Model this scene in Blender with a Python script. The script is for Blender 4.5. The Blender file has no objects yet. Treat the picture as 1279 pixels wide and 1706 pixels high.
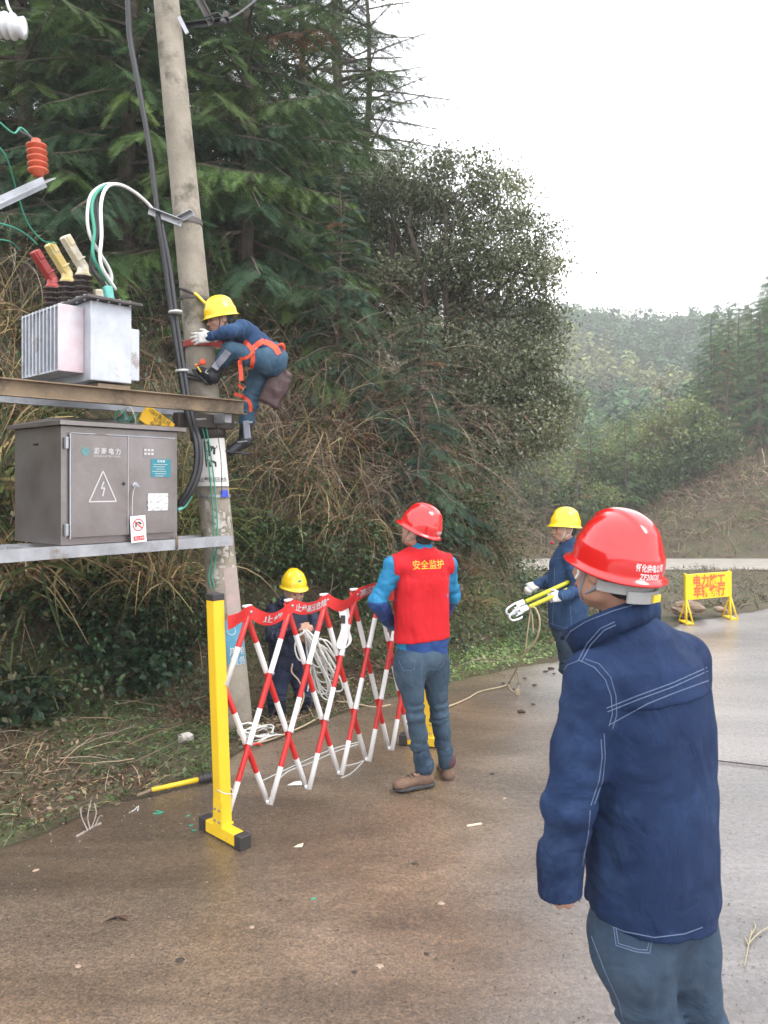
import bpy, math, random
import numpy as np
from mathutils import Vector, Matrix
from mathutils.bvhtree import BVHTree

# ------------------------------------------------------------------ camera, sky, sun, exposure
R = math.radians
scene = bpy.context.scene
COL = scene.collection
CX, HZ, F, CH = 639.5, 805.0, 1280.0, 1.85      # photo centre column, horizon row, focal length (px), eye height (m)

cam_data = bpy.data.cameras.new('camera')
cam = bpy.data.objects.new('camera', cam_data); COL.objects.link(cam)
cam.location = (0, 0, CH); cam.rotation_euler = (R(90), 0, 0)
cam_data.sensor_fit = 'VERTICAL'; cam_data.sensor_height = 36.0
cam_data.lens = 36.0 * F / 1706.0
cam_data.shift_y = -(853.0 - HZ) / 1706.0
cam_data.clip_start = 0.05; cam_data.clip_end = 2000
cam_data.dof.use_dof = True; cam_data.dof.focus_distance = 3.6; cam_data.dof.aperture_fstop = 6.0
scene.camera = cam

world = bpy.data.worlds.new('World'); scene.world = world; world.use_nodes = True
wn, wl = world.node_tree.nodes, world.node_tree.links
wn.clear()
w_out = wn.new('ShaderNodeOutputWorld'); w_bg = wn.new('ShaderNodeBackground')
w_sky = wn.new('ShaderNodeTexSky'); w_sky.sky_type = 'NISHITA'; w_sky.sun_disc = False
w_sky.sun_elevation = R(52); w_sky.sun_rotation = R(65)
w_hs = wn.new('ShaderNodeHueSaturation'); w_hs.inputs['Saturation'].default_value = 0.25
w_mix = wn.new('ShaderNodeMix'); w_mix.data_type = 'RGBA'
w_tc = wn.new('ShaderNodeTexCoord'); w_map = wn.new('ShaderNodeMapping'); w_map.inputs['Scale'].default_value = (1.0, 1.0, 2.2)
w_noise = wn.new('ShaderNodeTexNoise'); w_noise.inputs['Scale'].default_value = 1.6; w_noise.inputs['Detail'].default_value = 4
w_ramp = wn.new('ShaderNodeValToRGB')
w_ramp.color_ramp.elements[0].position = 0.30; w_ramp.color_ramp.elements[0].color = (0.80, 0.865, 0.98, 1)
w_ramp.color_ramp.elements[1].position = 0.62; w_ramp.color_ramp.elements[1].color = (0.99, 0.985, 1.0, 1)
w_mul = wn.new('ShaderNodeVectorMath'); w_mul.operation = 'SCALE'; w_mul.inputs['Scale'].default_value = 13.5
wl.new(w_tc.outputs['Generated'], w_map.inputs['Vector']); wl.new(w_map.outputs['Vector'], w_noise.inputs['Vector'])
wl.new(w_noise.outputs['Fac'], w_ramp.inputs['Fac']); wl.new(w_ramp.outputs['Color'], w_mul.inputs[0])
w_mix.inputs[0].default_value = 0.88                       # cloud cover over the clear sky
wl.new(w_sky.outputs['Color'], w_hs.inputs['Color']); wl.new(w_hs.outputs['Color'], w_mix.inputs[6])
wl.new(w_mul.outputs['Vector'], w_mix.inputs[7])
wl.new(w_mix.outputs[2], w_bg.inputs['Color']); w_bg.inputs['Strength'].default_value = 0.12
wl.new(w_bg.outputs['Background'], w_out.inputs['Surface'])

sun_data = bpy.data.lights.new('sun', 'SUN'); sun_data.energy = 0.9; sun_data.angle = R(22); sun_data.color = (1.0, 0.96, 0.91)
sun = bpy.data.objects.new('sun', sun_data); COL.objects.link(sun)
sun.rotation_euler = (R(38), 0, R(65 + 90 - 90))            # high, behind the clouds, from the right and behind the viewer
sun.location = (0, 0, 60)

scene.view_settings.view_transform = 'Standard'; scene.view_settings.look = 'None'
scene.view_settings.exposure = 1.1; scene.view_settings.gamma = 1.0
scene.view_settings.use_curve_mapping = False
scene.render.engine = 'CYCLES'
scene.cycles.max_bounces = 6; scene.cycles.transparent_max_bounces = 6; scene.cycles.volume_bounces = 1

# ------------------------------------------------------------------ helpers
rng = np.random.default_rng(7)
random.seed(7)

def at(px, py, Y):
    """world point seen at photo pixel (px, py) at distance Y"""
    return Vector(((px - CX) / F * Y, Y, CH - (py - HZ) / F * Y))
def gnd(px, py, z=0.0):
    return at(px, py, (CH - z) * F / (py - HZ))

_lat = np.random.default_rng(3).random((32, 32, 32)).astype(np.float32)
def vnoise(p):
    p = np.asarray(p, dtype=np.float32); i = np.floor(p).astype(np.int32); f = p - i; f = f * f * (3 - 2 * f)
    i0 = i & 31; i1 = (i + 1) & 31
    x0, y0, z0 = i0[..., 0], i0[..., 1], i0[..., 2]; x1, y1, z1 = i1[..., 0], i1[..., 1], i1[..., 2]
    fx, fy, fz = f[..., 0], f[..., 1], f[..., 2]
    a = _lat[x0, y0, z0] * (1 - fx) + _lat[x1, y0, z0] * fx
    b = _lat[x0, y1, z0] * (1 - fx) + _lat[x1, y1, z0] * fx
    c = _lat[x0, y0, z1] * (1 - fx) + _lat[x1, y0, z1] * fx
    d = _lat[x0, y1, z1] * (1 - fx) + _lat[x1, y1, z1] * fx
    return (a * (1 - fy) + b * fy) * (1 - fz) + (c * (1 - fy) + d * fy) * fz
def fbm(p, oct=3):
    p = np.asarray(p, dtype=np.float32); s = 0; a = 1; t = 0
    for _ in range(oct):
        s = s + a * vnoise(p); t += a; a *= .5; p = p * 2.03 + 7.1
    return s / t

ORG = {}
def _o(o):
    return ORG.get(o.name, Vector((0, 0, 0))) if o else Vector((0, 0, 0))
def tag(o, label=None, cat=None, group=None, kind=None):
    if label: o['label'] = label
    if cat: o['category'] = cat
    if group: o['group'] = group
    if kind: o['kind'] = kind
    return o
def thing(name, label, cat, loc, group=None):
    o = bpy.data.objects.new(name, None); o.empty_display_size = .1
    COL.objects.link(o); o.location = loc; ORG[o.name] = Vector(loc)
    return tag(o, label, cat, group)
def np_mesh(name, v, f, mats=(), mi=None, smooth=False, col=None):
    """v (n,3); f (m,3|4) array or list of such arrays; col (n,3) per vertex colour"""
    fl = f if isinstance(f, list) else [f]
    fl = [np.asarray(a, dtype=np.int32) for a in fl if len(a)]
    me = bpy.data.meshes.new(name)
    v = np.ascontiguousarray(v, dtype=np.float32)
    me.vertices.add(len(v)); me.vertices.foreach_set('co', v.ravel())
    idx = np.concatenate([a.ravel() for a in fl]); sz = np.concatenate([np.full(len(a), a.shape[1], np.int32) for a in fl])
    st = np.concatenate([[0], np.cumsum(sz)[:-1]]).astype(np.int32)
    me.loops.add(len(idx)); me.loops.foreach_set('vertex_index', idx)
    me.polygons.add(len(sz)); me.polygons.foreach_set('loop_start', st); me.polygons.foreach_set('loop_total', sz)
    for m in (mats if isinstance(mats, (list, tuple)) else (mats,)): me.materials.append(m)
    if mi is not None: me.polygons.foreach_set('material_index', np.asarray(mi, dtype=np.int32))
    me.polygons.foreach_set('use_smooth', np.full(len(sz), smooth, dtype=bool))
    if col is not None:
        a = me.color_attributes.new('Col', 'FLOAT_COLOR', 'POINT')
        c = np.ones((len(v), 4), np.float32); c[:, :3] = col
        a.data.foreach_set('color', c.ravel())
    me.update(calc_edges=True); me.validate()
    return me
def link(name, me, parent=None, loc=None):
    o = bpy.data.objects.new(name, me); COL.objects.link(o)
    if parent is not None: o.parent = parent
    if loc is not None: o.location = loc
    ORG[o.name] = _o(parent) if parent is not None else Vector(loc or (0, 0, 0))
    return o
def copy_tree(o, parent=None):
    c = o.copy(); COL.objects.link(c); c.parent = parent
    if parent is not None: c.matrix_parent_inverse.identity()
    for ch in o.children: copy_tree(ch, c)
    return c

class MB:
    """collects simple shapes in world coordinates and links them as ONE mesh object"""
    def __init__(s): s.v = []; s.f = []; s.m = []; s.sm = []
    def add(s, vs, fs, mi=0, smooth=False):
        b = len(s.v); s.v += [tuple(x) for x in vs]
        for k, f in enumerate(fs):
            s.f.append(tuple(b + i for i in f)); s.m.append(mi if not hasattr(mi, '__len__') else mi[k]); s.sm.append(smooth)
        return s
    def box(s, c, size, ax=None, mi=0):
        c = Vector(c); ux, uy, uz = ax or (Vector((1, 0, 0)), Vector((0, 1, 0)), Vector((0, 0, 1)))
        hx, hy, hz = [k / 2 for k in size]
        vs = [c + ux * hx * a + uy * hy * b + uz * hz * d for a in (-1, 1) for b in (-1, 1) for d in (-1, 1)]
        return s.add(vs, [(0, 1, 3, 2), (4, 6, 7, 5), (0, 4, 5, 1), (2, 3, 7, 6), (0, 2, 6, 4), (1, 5, 7, 3)], mi)
    def beam(s, a, b, w, h, up=(0, 0, 1), mi=0):
        a, b = Vector(a), Vector(b); d = b - a; L = d.length; d.normalize()
        side = d.cross(Vector(up)).normalized(); u = side.cross(d).normalized()
        return s.box((a + b) / 2, (L, w, h), (d, side, u), mi)
    def tube(s, pts, r, n=8, mi=0, caps=True, smooth=True, mfun=None):
        pts = [Vector(p) for p in pts]; m = len(pts)
        rr = r if hasattr(r, '__len__') else [r] * m
        t0 = (pts[1] - pts[0]).normalized()
        nrm = t0.orthogonal().normalized(); vs = []
        for i, p in enumerate(pts):
            t = (pts[min(i + 1, m - 1)] - pts[max(i - 1, 0)])
            t = t.normalized() if t.length > 1e-9 else t0
            nrm = (nrm - t * nrm.dot(t)); nrm = nrm.normalized() if nrm.length > 1e-6 else t.orthogonal().normalized()
            bn = t.cross(nrm)
            for k in range(n):
                a = 2 * math.pi * k / n
                vs.append(p + (nrm * math.cos(a) + bn * math.sin(a)) * rr[i])
        fs = []; ms = []
        for i in range(m - 1):
            for k in range(n):
                k2 = (k + 1) % n
                fs.append((i * n + k, i * n + k2, (i + 1) * n + k2, (i + 1) * n + k)); ms.append(mfun(i) if mfun else mi)
        if caps:
            fs.append(tuple(reversed(range(n)))); ms.append(mfun(0) if mfun else mi)
            fs.append(tuple((m - 1) * n + k for k in range(n))); ms.append(mfun(m - 2) if mfun else mi)
        return s.add(vs, fs, ms, smooth)
    def lathe(s, c, axis, prof, n=20, mi=0, smooth=True, mfun=None):
        """prof = [(r, h), ...] along axis from c"""
        c = Vector(c); ax = Vector(axis).normalized(); u = ax.orthogonal().normalized(); w = ax.cross(u); vs = []; fs = []; ms = []
        for r, h in prof:
            for k in range(n):
                a = 2 * math.pi * k / n
                vs.append(c + ax * h + (u * math.cos(a) + w * math.sin(a)) * r)
        for i in range(len(prof) - 1):
            for k in range(n):
                k2 = (k + 1) % n
                fs.append((i * n + k, i * n + k2, (i + 1) * n + k2, (i + 1) * n + k)); ms.append(mfun(i) if mfun else mi)
        fs.append(tuple(reversed(range(n)))); ms.append(ms[0])
        fs.append(tuple((len(prof) - 1) * n + k for k in range(n))); ms.append(ms[-2])
        return s.add(vs, fs, ms, smooth)
    def extrude(s, pts, d, mi=0):
        """planar polygon extruded by vector d"""
        n = len(pts); pts = [Vector(p) for p in pts]; d = Vector(d)
        vs = pts + [p + d for p in pts]
        fs = [tuple(reversed(range(n))), tuple(range(n, 2 * n))] + [(i, (i + 1) % n, n + (i + 1) % n, n + i) for i in range(n)]
        return s.add(vs, fs, mi)
    def build(s, name, mats, parent=None, loc=None, label=None, bevel=0, subd=0):
        off = _o(parent) if parent is not None else Vector(loc or (0, 0, 0))
        me = bpy.data.meshes.new(name)
        me.from_pydata([(x[0] - off[0], x[1] - off[1], x[2] - off[2]) for x in s.v], [], s.f)
        for m in (mats if isinstance(mats, (list, tuple)) else (mats,)): me.materials.append(m)
        me.polygons.foreach_set('material_index', s.m); me.polygons.foreach_set('use_smooth', s.sm)
        me.update()
        o = link(name, me, parent, None if parent is not None else off)
        if label: o['label'] = label
        if bevel:
            b = o.modifiers.new('bevel', 'BEVEL'); b.width = bevel; b.segments = 2; b.limit_method = 'ANGLE'; b.angle_limit = R(40)
        return o

def spline(pts, n=8):
    """Catmull-Rom through pts"""
    P = [Vector(p) for p in pts]; P = [P[0] * 2 - P[1]] + P + [P[-1] * 2 - P[-2]]; out = []
    for i in range(1, len(P) - 2):
        for k in range(n):
            t = k / n; a, b, c, d = P[i - 1], P[i], P[i + 1], P[i + 2]
            out.append(.5 * ((2 * b) + (c - a) * t + (2 * a - 5 * b + 4 * c - d) * t * t + (3 * b - a - 3 * c + d) * t ** 3))
    out.append(P[-2]); return out

def mat(name, color, rough=.6, metal=0.0, var=.0, vscale=6.0, bump=0.0, bscale=60.0, color2=None, spec=.5, coat=0, col_attr=False, transl=0, rvar=0, bump2=None, stain=None):
    m = bpy.data.materials.new(name); m.use_nodes = True
    n, l = m.node_tree.nodes, m.node_tree.links
    b = n['Principled BSDF']; b.inputs['Roughness'].default_value = rough; b.inputs['Metallic'].default_value = metal
    b.inputs['Specular IOR Level'].default_value = spec; b.inputs['Coat Weight'].default_value = coat; b.inputs['Coat Roughness'].default_value = .08
    tc = n.new('ShaderNodeTexCoord'); src = None
    if col_attr:
        a = n.new('ShaderNodeAttribute'); a.attribute_name = 'Col'; src = a.outputs['Color']
    if var or color2:
        nz = n.new('ShaderNodeTexNoise'); nz.inputs['Scale'].default_value = vscale; nz.inputs['Detail'].default_value = 6; nz.inputs['Roughness'].default_value = .62
        l.new(tc.outputs['Object'], nz.inputs['Vector'])
        cr = n.new('ShaderNodeValToRGB'); cr.color_ramp.elements[0].position = .32; cr.color_ramp.elements[1].position = .68
        c2 = color2 or tuple(min(1, c * (1 + var)) for c in color); c1 = color if color2 else tuple(c * (1 - var) for c in color)
        cr.color_ramp.elements[0].color = (*c1, 1); cr.color_ramp.elements[1].color = (*c2, 1)
        l.new(nz.outputs['Fac'], cr.inputs['Fac']); src = cr.outputs['Color']
        if rvar:
            mr = n.new('ShaderNodeMapRange'); mr.inputs['To Min'].default_value = rough - rvar; mr.inputs['To Max'].default_value = rough + rvar
            l.new(nz.outputs['Fac'], mr.inputs['Value']); l.new(mr.outputs['Result'], b.inputs['Roughness'])
    if stain:      # (colour, scale, threshold, softness)
        nz3 = n.new('ShaderNodeTexNoise'); nz3.inputs['Scale'].default_value = stain[1]; nz3.inputs['Detail'].default_value = 8; nz3.inputs['Roughness'].default_value = .7
        l.new(tc.outputs['Object'], nz3.inputs['Vector'])
        mr3 = n.new('ShaderNodeMapRange'); mr3.inputs['From Min'].default_value = stain[2]; mr3.inputs['From Max'].default_value = stain[2] + stain[3]
        l.new(nz3.outputs['Fac'], mr3.inputs['Value'])
        mx = n.new('ShaderNodeMix'); mx.data_type = 'RGBA'; l.new(mr3.outputs['Result'], mx.inputs[0])
        if src: l.new(src, mx.inputs[6])
        else: mx.inputs[6].default_value = (*color, 1)
        mx.inputs[7].default_value = (*stain[0], 1); src = mx.outputs[2]
    if src: l.new(src, b.inputs['Base Color'])
    else: b.inputs['Base Color'].default_value = (*color, 1)
    if bump:
        bz = n.new('ShaderNodeTexNoise'); bz.inputs['Scale'].default_value = bscale; bz.inputs['Detail'].default_value = 5
        l.new(tc.outputs['Object'], bz.inputs['Vector'])
        bp = n.new('ShaderNodeBump'); bp.inputs['Strength'].default_value = bump; bp.inputs['Distance'].default_value = .01
        l.new(bz.outputs['Fac'], bp.inputs['Height']); l.new(bp.outputs['Normal'], b.inputs['Normal'])
        if bump2:   # (strength, scale, distance) broad folds
            b2 = n.new('ShaderNodeTexNoise'); b2.inputs['Scale'].default_value = bump2[1]; b2.inputs['Detail'].default_value = 3; b2.inputs['Distortion'].default_value = 1.2
            l.new(tc.outputs['Object'], b2.inputs['Vector'])
            bq = n.new('ShaderNodeBump'); bq.inputs['Strength'].default_value = bump2[0]; bq.inputs['Distance'].default_value = bump2[2]
            l.new(b2.outputs['Fac'], bq.inputs['Height']); l.new(bp.outputs['Normal'], bq.inputs['Normal']); l.new(bq.outputs['Normal'], b.inputs['Normal'])
    if transl:
        tr = n.new('ShaderNodeBsdfTranslucent'); ms = n.new('ShaderNodeMixShader'); ms.inputs[0].default_value = transl
        if src: l.new(src, tr.inputs['Color'])
        else: tr.inputs['Color'].default_value = (*color, 1)
        out = n['Material Output']; l.new(b.outputs[0], ms.inputs[1]); l.new(tr.outputs[0], ms.inputs[2]); l.new(ms.outputs[0], out.inputs['Surface'])
    return m

# ---- lettering as flat geometry
def text2d(body, size=1.0, sx=1.0, bold=0.0, sub=0):
    cu = bpy.data.curves.new('lettering', 'FONT'); cu.body = body; cu.size = size; cu.align_x = 'CENTER'; cu.align_y = 'CENTER'
    cu.resolution_u = 3; cu.offset = bold; cu.space_line = 1.1
    ob = bpy.data.objects.new('lettering', cu); COL.objects.link(ob)
    me = ob.to_mesh(depsgraph=bpy.context.evaluated_depsgraph_get()) if False else bpy.data.meshes.new_from_object(ob)
    v = np.zeros(len(me.vertices) * 3, np.float32); me.vertices.foreach_get('co', v); v = v.reshape(-1, 3)
    fs = [tuple(p.vertices) for p in me.polygons]
    bpy.data.objects.remove(ob); bpy.data.curves.remove(cu); bpy.data.meshes.remove(me)
    if len(v):
        c = (v.max(0) + v.min(0)) / 2; v = v - c
    v[:, 0] *= sx
    return v, fs
def text_on(name, body, size, o, ux, uy, m, parent, lift=.002, sx=1.0, bold=0.0, width=None):
    v, fs = text2d(body, size, sx, bold)
    if width and len(v): v[:, 0] *= width / max(1e-6, np.ptp(v[:, 0]))
    o, ux, uy = Vector(o), Vector(ux).normalized(), Vector(uy).normalized(); nn = ux.cross(uy)
    mb = MB(); mb.add([o + ux * float(a[0]) + uy * float(a[1]) + nn * lift for a in v], fs)
    return mb.build(name, m, parent)
# ------------------------------------------------------------------ signed-distance modelling for bodies, clothes, boots
def _A(x): return np.array(tuple(x), dtype=np.float32)
def cap(a, b, ra, rb=None, k=.02, flat=None): return ('c', _A(a), _A(b), ra, ra if rb is None else rb, k, flat)
def ell(c, r, Rm=None, k=.02, sub=False): return ('s' if sub else 'e', _A(c), _A(r), Rm, k)
def rbox(c, half, rnd, Rm=None, k=.01, sub=False): return ('B' if sub else 'b', _A(c), _A(half), rnd, Rm, k)
def loft(o, Rm, rings, k=.02, p=2.3): return ('l', _A(o), Rm, np.array(rings, dtype=np.float32), k, p)

def _ev(pr, P):
    t = pr[0]
    if t == 'c':
        _, a, b, ra, rb, k, flat = pr
        d = b - a; L = float(d @ d) + 1e-12
        q = P - a; tt = np.clip((q @ d) / L, 0, 1)
        w = q - tt[..., None] * d
        if flat is not None:
            n, s = flat; n = _A(n); n = n / np.linalg.norm(n)
            w = w + ((1.0 / s) - 1) * (w @ n)[..., None] * n
        return np.sqrt((w * w).sum(-1)) - (ra + (rb - ra) * tt)
    if t in ('e', 's'):
        _, c, r, Rm, k = pr; q = P - c
        if Rm is not None: q = q @ Rm
        k0 = np.sqrt(((q / r) ** 2).sum(-1)); k1 = np.sqrt(((q / (r * r)) ** 2).sum(-1)) + 1e-6
        return k0 * (k0 - 1) / k1
    if t in ('b', 'B'):
        _, c, h, rnd, Rm, k = pr; q = P - c
        if Rm is not None: q = q @ Rm
        w = np.abs(q) - (h - rnd)
        return np.sqrt((np.maximum(w, 0) ** 2).sum(-1)) + np.minimum(w.max(-1), 0) - rnd
    if t == 'l':
        _, o, Rm, rg, k, p = pr; q = P - o
        if Rm is not None: q = q @ Rm
        z = q[..., 2]; zs = rg[:, 0]; zc = np.clip(z, zs[0], zs[-1])
        cx = np.interp(zc, zs, rg[:, 1]); cy = np.interp(zc, zs, rg[:, 2]); rx = np.interp(zc, zs, rg[:, 3]); ry = np.interp(zc, zs, rg[:, 4])
        u = (np.abs((q[..., 0] - cx) / rx) ** p + np.abs((q[..., 1] - cy) / ry) ** p) ** (1 / p)
        side = (u - 1) * np.minimum(rx, ry); capd = np.maximum(zs[0] - z, z - zs[-1])
        return np.where(capd > 0, np.sqrt(np.maximum(side, 0) ** 2 + capd ** 2), np.maximum(side, capd))
def _bb(pr, mg):
    t = pr[0]
    if t == 'c':
        r = max(pr[3], pr[4]) * (max(1, pr[6][1]) if pr[6] else 1); return np.minimum(pr[1], pr[2]) - r - mg, np.maximum(pr[1], pr[2]) + r + mg
    if t in ('e', 's', 'b', 'B'):
        r = pr[2]; Rm = pr[3] if t in ('e', 's') else pr[4]
        e = r if Rm is None else np.abs(Rm) @ r
        return pr[1] - e - mg, pr[1] + e + mg
    if t == 'l':
        _, o, Rm, rg, k, p = pr; c = []
        for sx in (-1, 1):
            for sy in (-1, 1):
                q = np.stack([rg[:, 1] + sx * rg[:, 3], rg[:, 2] + sy * rg[:, 4], rg[:, 0]], 1)
                c.append(q @ (Rm.T if Rm is not None else np.eye(3)) + o)
        c = np.concatenate(c); return c.min(0) - mg, c.max(0) + mg
def surfnet(V, lo, h):
    S = V < 0; shp = tuple(s - 1 for s in V.shape)
    acc = np.zeros(shp + (3,), np.float32); cnt = np.zeros(shp, np.int16); E = []
    for ax in range(3):
        s0 = [slice(None)] * 3; s1 = [slice(None)] * 3; s0[ax] = slice(0, -1); s1[ax] = slice(1, None)
        a, b = V[tuple(s0)], V[tuple(s1)]; cr = S[tuple(s0)] != S[tuple(s1)]
        E.append((cr, S[tuple(s0)]))
        ii = np.argwhere(cr); t = a[cr] / (a[cr] - b[cr])
        pos = ii.astype(np.float32); pos[:, ax] += t
        o1, o2 = [k for k in range(3) if k != ax]
        for d1 in (0, 1):
            for d2 in (0, 1):
                c = ii.copy(); c[:, o1] -= d1; c[:, o2] -= d2
                ok = (c >= 0).all(1) & (c[:, 0] < shp[0]) & (c[:, 1] < shp[1]) & (c[:, 2] < shp[2]); c = c[ok]
                fl = np.ravel_multi_index(c.T, shp)
                np.add.at(cnt.reshape(-1), fl, 1)
                for j in range(3): np.add.at(acc.reshape(-1, 3)[:, j], fl, pos[ok][:, j])
    m = cnt > 0; idx = np.full(shp, -1, np.int32); idx[m] = np.arange(m.sum())
    verts = acc[m] / cnt[m][:, None] * h + lo; quads = []
    for ax in range(3):
        cr, s0 = E[ax]; ii = np.argwhere(cr); o1, o2 = [(1, 2), (2, 0), (0, 1)][ax]
        ok = (ii[:, o1] > 0) & (ii[:, o2] > 0) & (ii[:, o1] < shp[o1]) & (ii[:, o2] < shp[o2]); ii = ii[ok]
        def cidx(d1, d2):
            c = ii.copy(); c[:, o1] -= d1; c[:, o2] -= d2; return idx[tuple(c.T)]
        q = np.stack([cidx(1, 1), cidx(0, 1), cidx(0, 0), cidx(1, 0)], 1)
        inside = s0[tuple(ii.T)]; q[~inside] = q[~inside][:, ::-1]; quads.append(q)
    q = np.concatenate(quads); return verts, q[(q >= 0).all(1)]
def sdf_mesh(prims, h=.01, disp=None, planes=(), smooth_it=1):
    """planes: (point, normal) keep the side the normal points away from"""
    los, his = zip(*[_bb(p, p[5] + 3 * h if p[0] == 'c' else (p[4] if p[0] in ('e', 's', 'l') else p[5]) + 3 * h) for p in prims])
    add = [i for i, p in enumerate(prims) if p[0] not in ('s', 'B')]
    lo = np.min([los[i] for i in add], 0) - h; hi = np.max([his[i] for i in add], 0) + h
    n = np.ceil((hi - lo) / h).astype(int) + 1
    ax = [lo[j] + h * np.arange(n[j], dtype=np.float32) for j in range(3)]
    V = np.full(tuple(n), .5, np.float32)
    def block(l, u):
        s = [slice(max(0, int((l[j] - lo[j]) / h)), min(n[j], int((u[j] - lo[j]) / h) + 2)) for j in range(3)]
        if any(t.stop <= t.start for t in s): return None, None
        P = np.stack(np.meshgrid(ax[0][s[0]], ax[1][s[1]], ax[2][s[2]], indexing='ij'), -1)
        return tuple(s), P
    for p, l, u in zip(prims, los, his):
        s, P = block(l, u)
        if s is None: continue
        d = _ev(p, P).astype(np.float32); k = p[5] if p[0] in ('c', 'b', 'B') else p[4]; D = V[s]
        if p[0] in ('s', 'B'):
            d = -d; hh = np.clip(.5 - .5 * (d - D) / k, 0, 1) if k > 0 else (D > d) * 1.0
            V[s] = d * (1 - hh) + D * hh + k * hh * (1 - hh)
        else:
            hh = np.clip(.5 + .5 * (D - d) / k, 0, 1)
            V[s] = D * (1 - hh) + d * hh - k * hh * (1 - hh)
    if disp is not None:
        m = np.abs(V) < .05; ii = np.argwhere(m); P = ii * h + lo
        V[m] += disp(P.astype(np.float32)).astype(np.float32)
    for pt, nn in planes:
        pt = _A(pt); nn = _A(nn); nn = nn / np.linalg.norm(nn)
        d = ((ax[0] - pt[0]) * nn[0])[:, None, None] + ((ax[1] - pt[1]) * nn[1])[None, :, None] + ((ax[2] - pt[2]) * nn[2])[None, None, :]
        V = np.maximum(V, d)
    v, q = surfnet(V, lo.astype(np.float32), h)
    return v, q
def add_sdf(name, prims, m, parent, h=.01, disp=None, planes=(), matfun=None, thick=False):
    v, q = sdf_mesh(prims, h, disp, planes)
    mi = None
    if matfun is not None: mi = matfun(v[q].mean(1))
    off = _o(parent); me = np_mesh(name, v - _A(off), q, m, mi, True)
    o = link(name, me, parent); o['_n'] = len(v); del o['_n']
    return o, BVHTree.FromPolygons([tuple(x) for x in v.tolist()], q.tolist())
def frame(fwd, up=(0, 0, 1)):
    """columns right, forward, up"""
    f = Vector(fwd).normalized(); r = f.cross(Vector(up)).normalized(); u = r.cross(f)
    return np.array([[r[i], f[i], u[i]] for i in range(3)], dtype=np.float32)
def folds(axis_pts, amp=.006, freq=60, r=.2, seed=0):
    """cloth folds across the limb between two points"""
    a, b = _A(axis_pts[0]), _A(axis_pts[1]); d = (b - a); L = np.linalg.norm(d); d /= L
    def fn(P):
        q = P - a; t = q @ d; rad = np.sqrt(np.maximum((q * q).sum(-1) - t * t, 0))
        w = np.exp(-np.maximum(0, rad - r * .6) ** 2 / (.03 ** 2)) * np.clip((t + .03) / .06, 0, 1) * np.clip((L + .01 - t) / .07, 0, 1)
        Q = (P - a) * 5.5 + (t * (freq * .36))[..., None] * d + seed * 3.7       # noise stretched round the limb
        n = vnoise(Q); n2 = vnoise(Q * 1.9 + 4)
        return amp * 1.5 * w * ((1 - 2.4 * np.abs(2 * n - 1)) + .5 * (1 - 2.4 * np.abs(2 * n2 - 1)))
    return fn
def rumple(amp=.004, sc=(10, 10, 6), seed=0):
    sc = np.array(sc, np.float32)
    def fn(P):
        n = vnoise(P * sc + seed); n2 = vnoise(P * sc * 2.3 + seed + 5)
        return amp * ((1 - np.abs(2 * n - 1) * 2) + .5 * (1 - np.abs(2 * n2 - 1) * 2))
    return fn
def addf(*fs): return lambda P: sum(f(P) for f in fs)
# ------------------------------------------------------------------ the ground: road, verge, hillside, valley, far hills
ROAD_L = [(-14, -12), (-4.75, .1), (-1.97, 3.95), (-1.14, 4.88), (-.93, 5.44), (-.45, 6.05), (0, 6.58), (.87, 7.4), (1.77, 8.08), (2.8, 9.15), (3.87, 10.1), (5.6, 11.3), (9, 13.2), (16, 16.5)]
ROAD = ROAD_L + [(30, 20), (30, -12)]
FOOT = [(-16, -9), (-6.6, 2.2), (-3.7, 4.9), (-2.5, 6.1), (-1.35, 7.0), (-.1, 7.7), (.8, 8.3), (1.5, 8.9), (2.0, 9.7), (2.15, 11), (1.9, 13), (1.2, 16), (.2, 20), (-2, 26), (-6, 36)]
HILL = FOOT + [(-60, 60), (-60, -9)]
def seg_dist(P, poly, closed=False):
    pts = poly + ([poly[0]] if closed else []); d = np.full(P.shape[:-1], 1e9, np.float32)
    for a, b in zip(pts[:-1], pts[1:]):
        a = np.array(a, np.float32); b = np.array(b, np.float32); v = b - a; q = P - a
        t = np.clip((q @ v) / (v @ v), 0, 1); w = q - t[..., None] * v
        d = np.minimum(d, (w * w).sum(-1))
    return np.sqrt(d)
def inside(P, poly):
    x, y = P[..., 0], P[..., 1]; c = np.zeros(x.shape, bool); n = len(poly)
    for i in range(n):
        (x1, y1), (x2, y2) = poly[i], poly[(i + 1) % n]
        if y1 == y2: continue
        m = ((y1 > y) != (y2 > y)) & (x < (x2 - x1) * (y - y1) / (y2 - y1) + x1); c ^= m
    return c
def sstep(a, b, x):
    t = np.clip((x - a) / (b - a), 0, 1); return t * t * (3 - 2 * t)
def hill_d(P): 
    d = seg_dist(P, FOOT); return np.where(inside(P, HILL), d, -d)
PROF = ([-1, 0, .35, 1.0, 1.8, 3.0, 6, 15, 40, 80], [0, .05, .45, 1.7, 3.0, 3.9, 5.2, 8.5, 16, 30])
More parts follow.
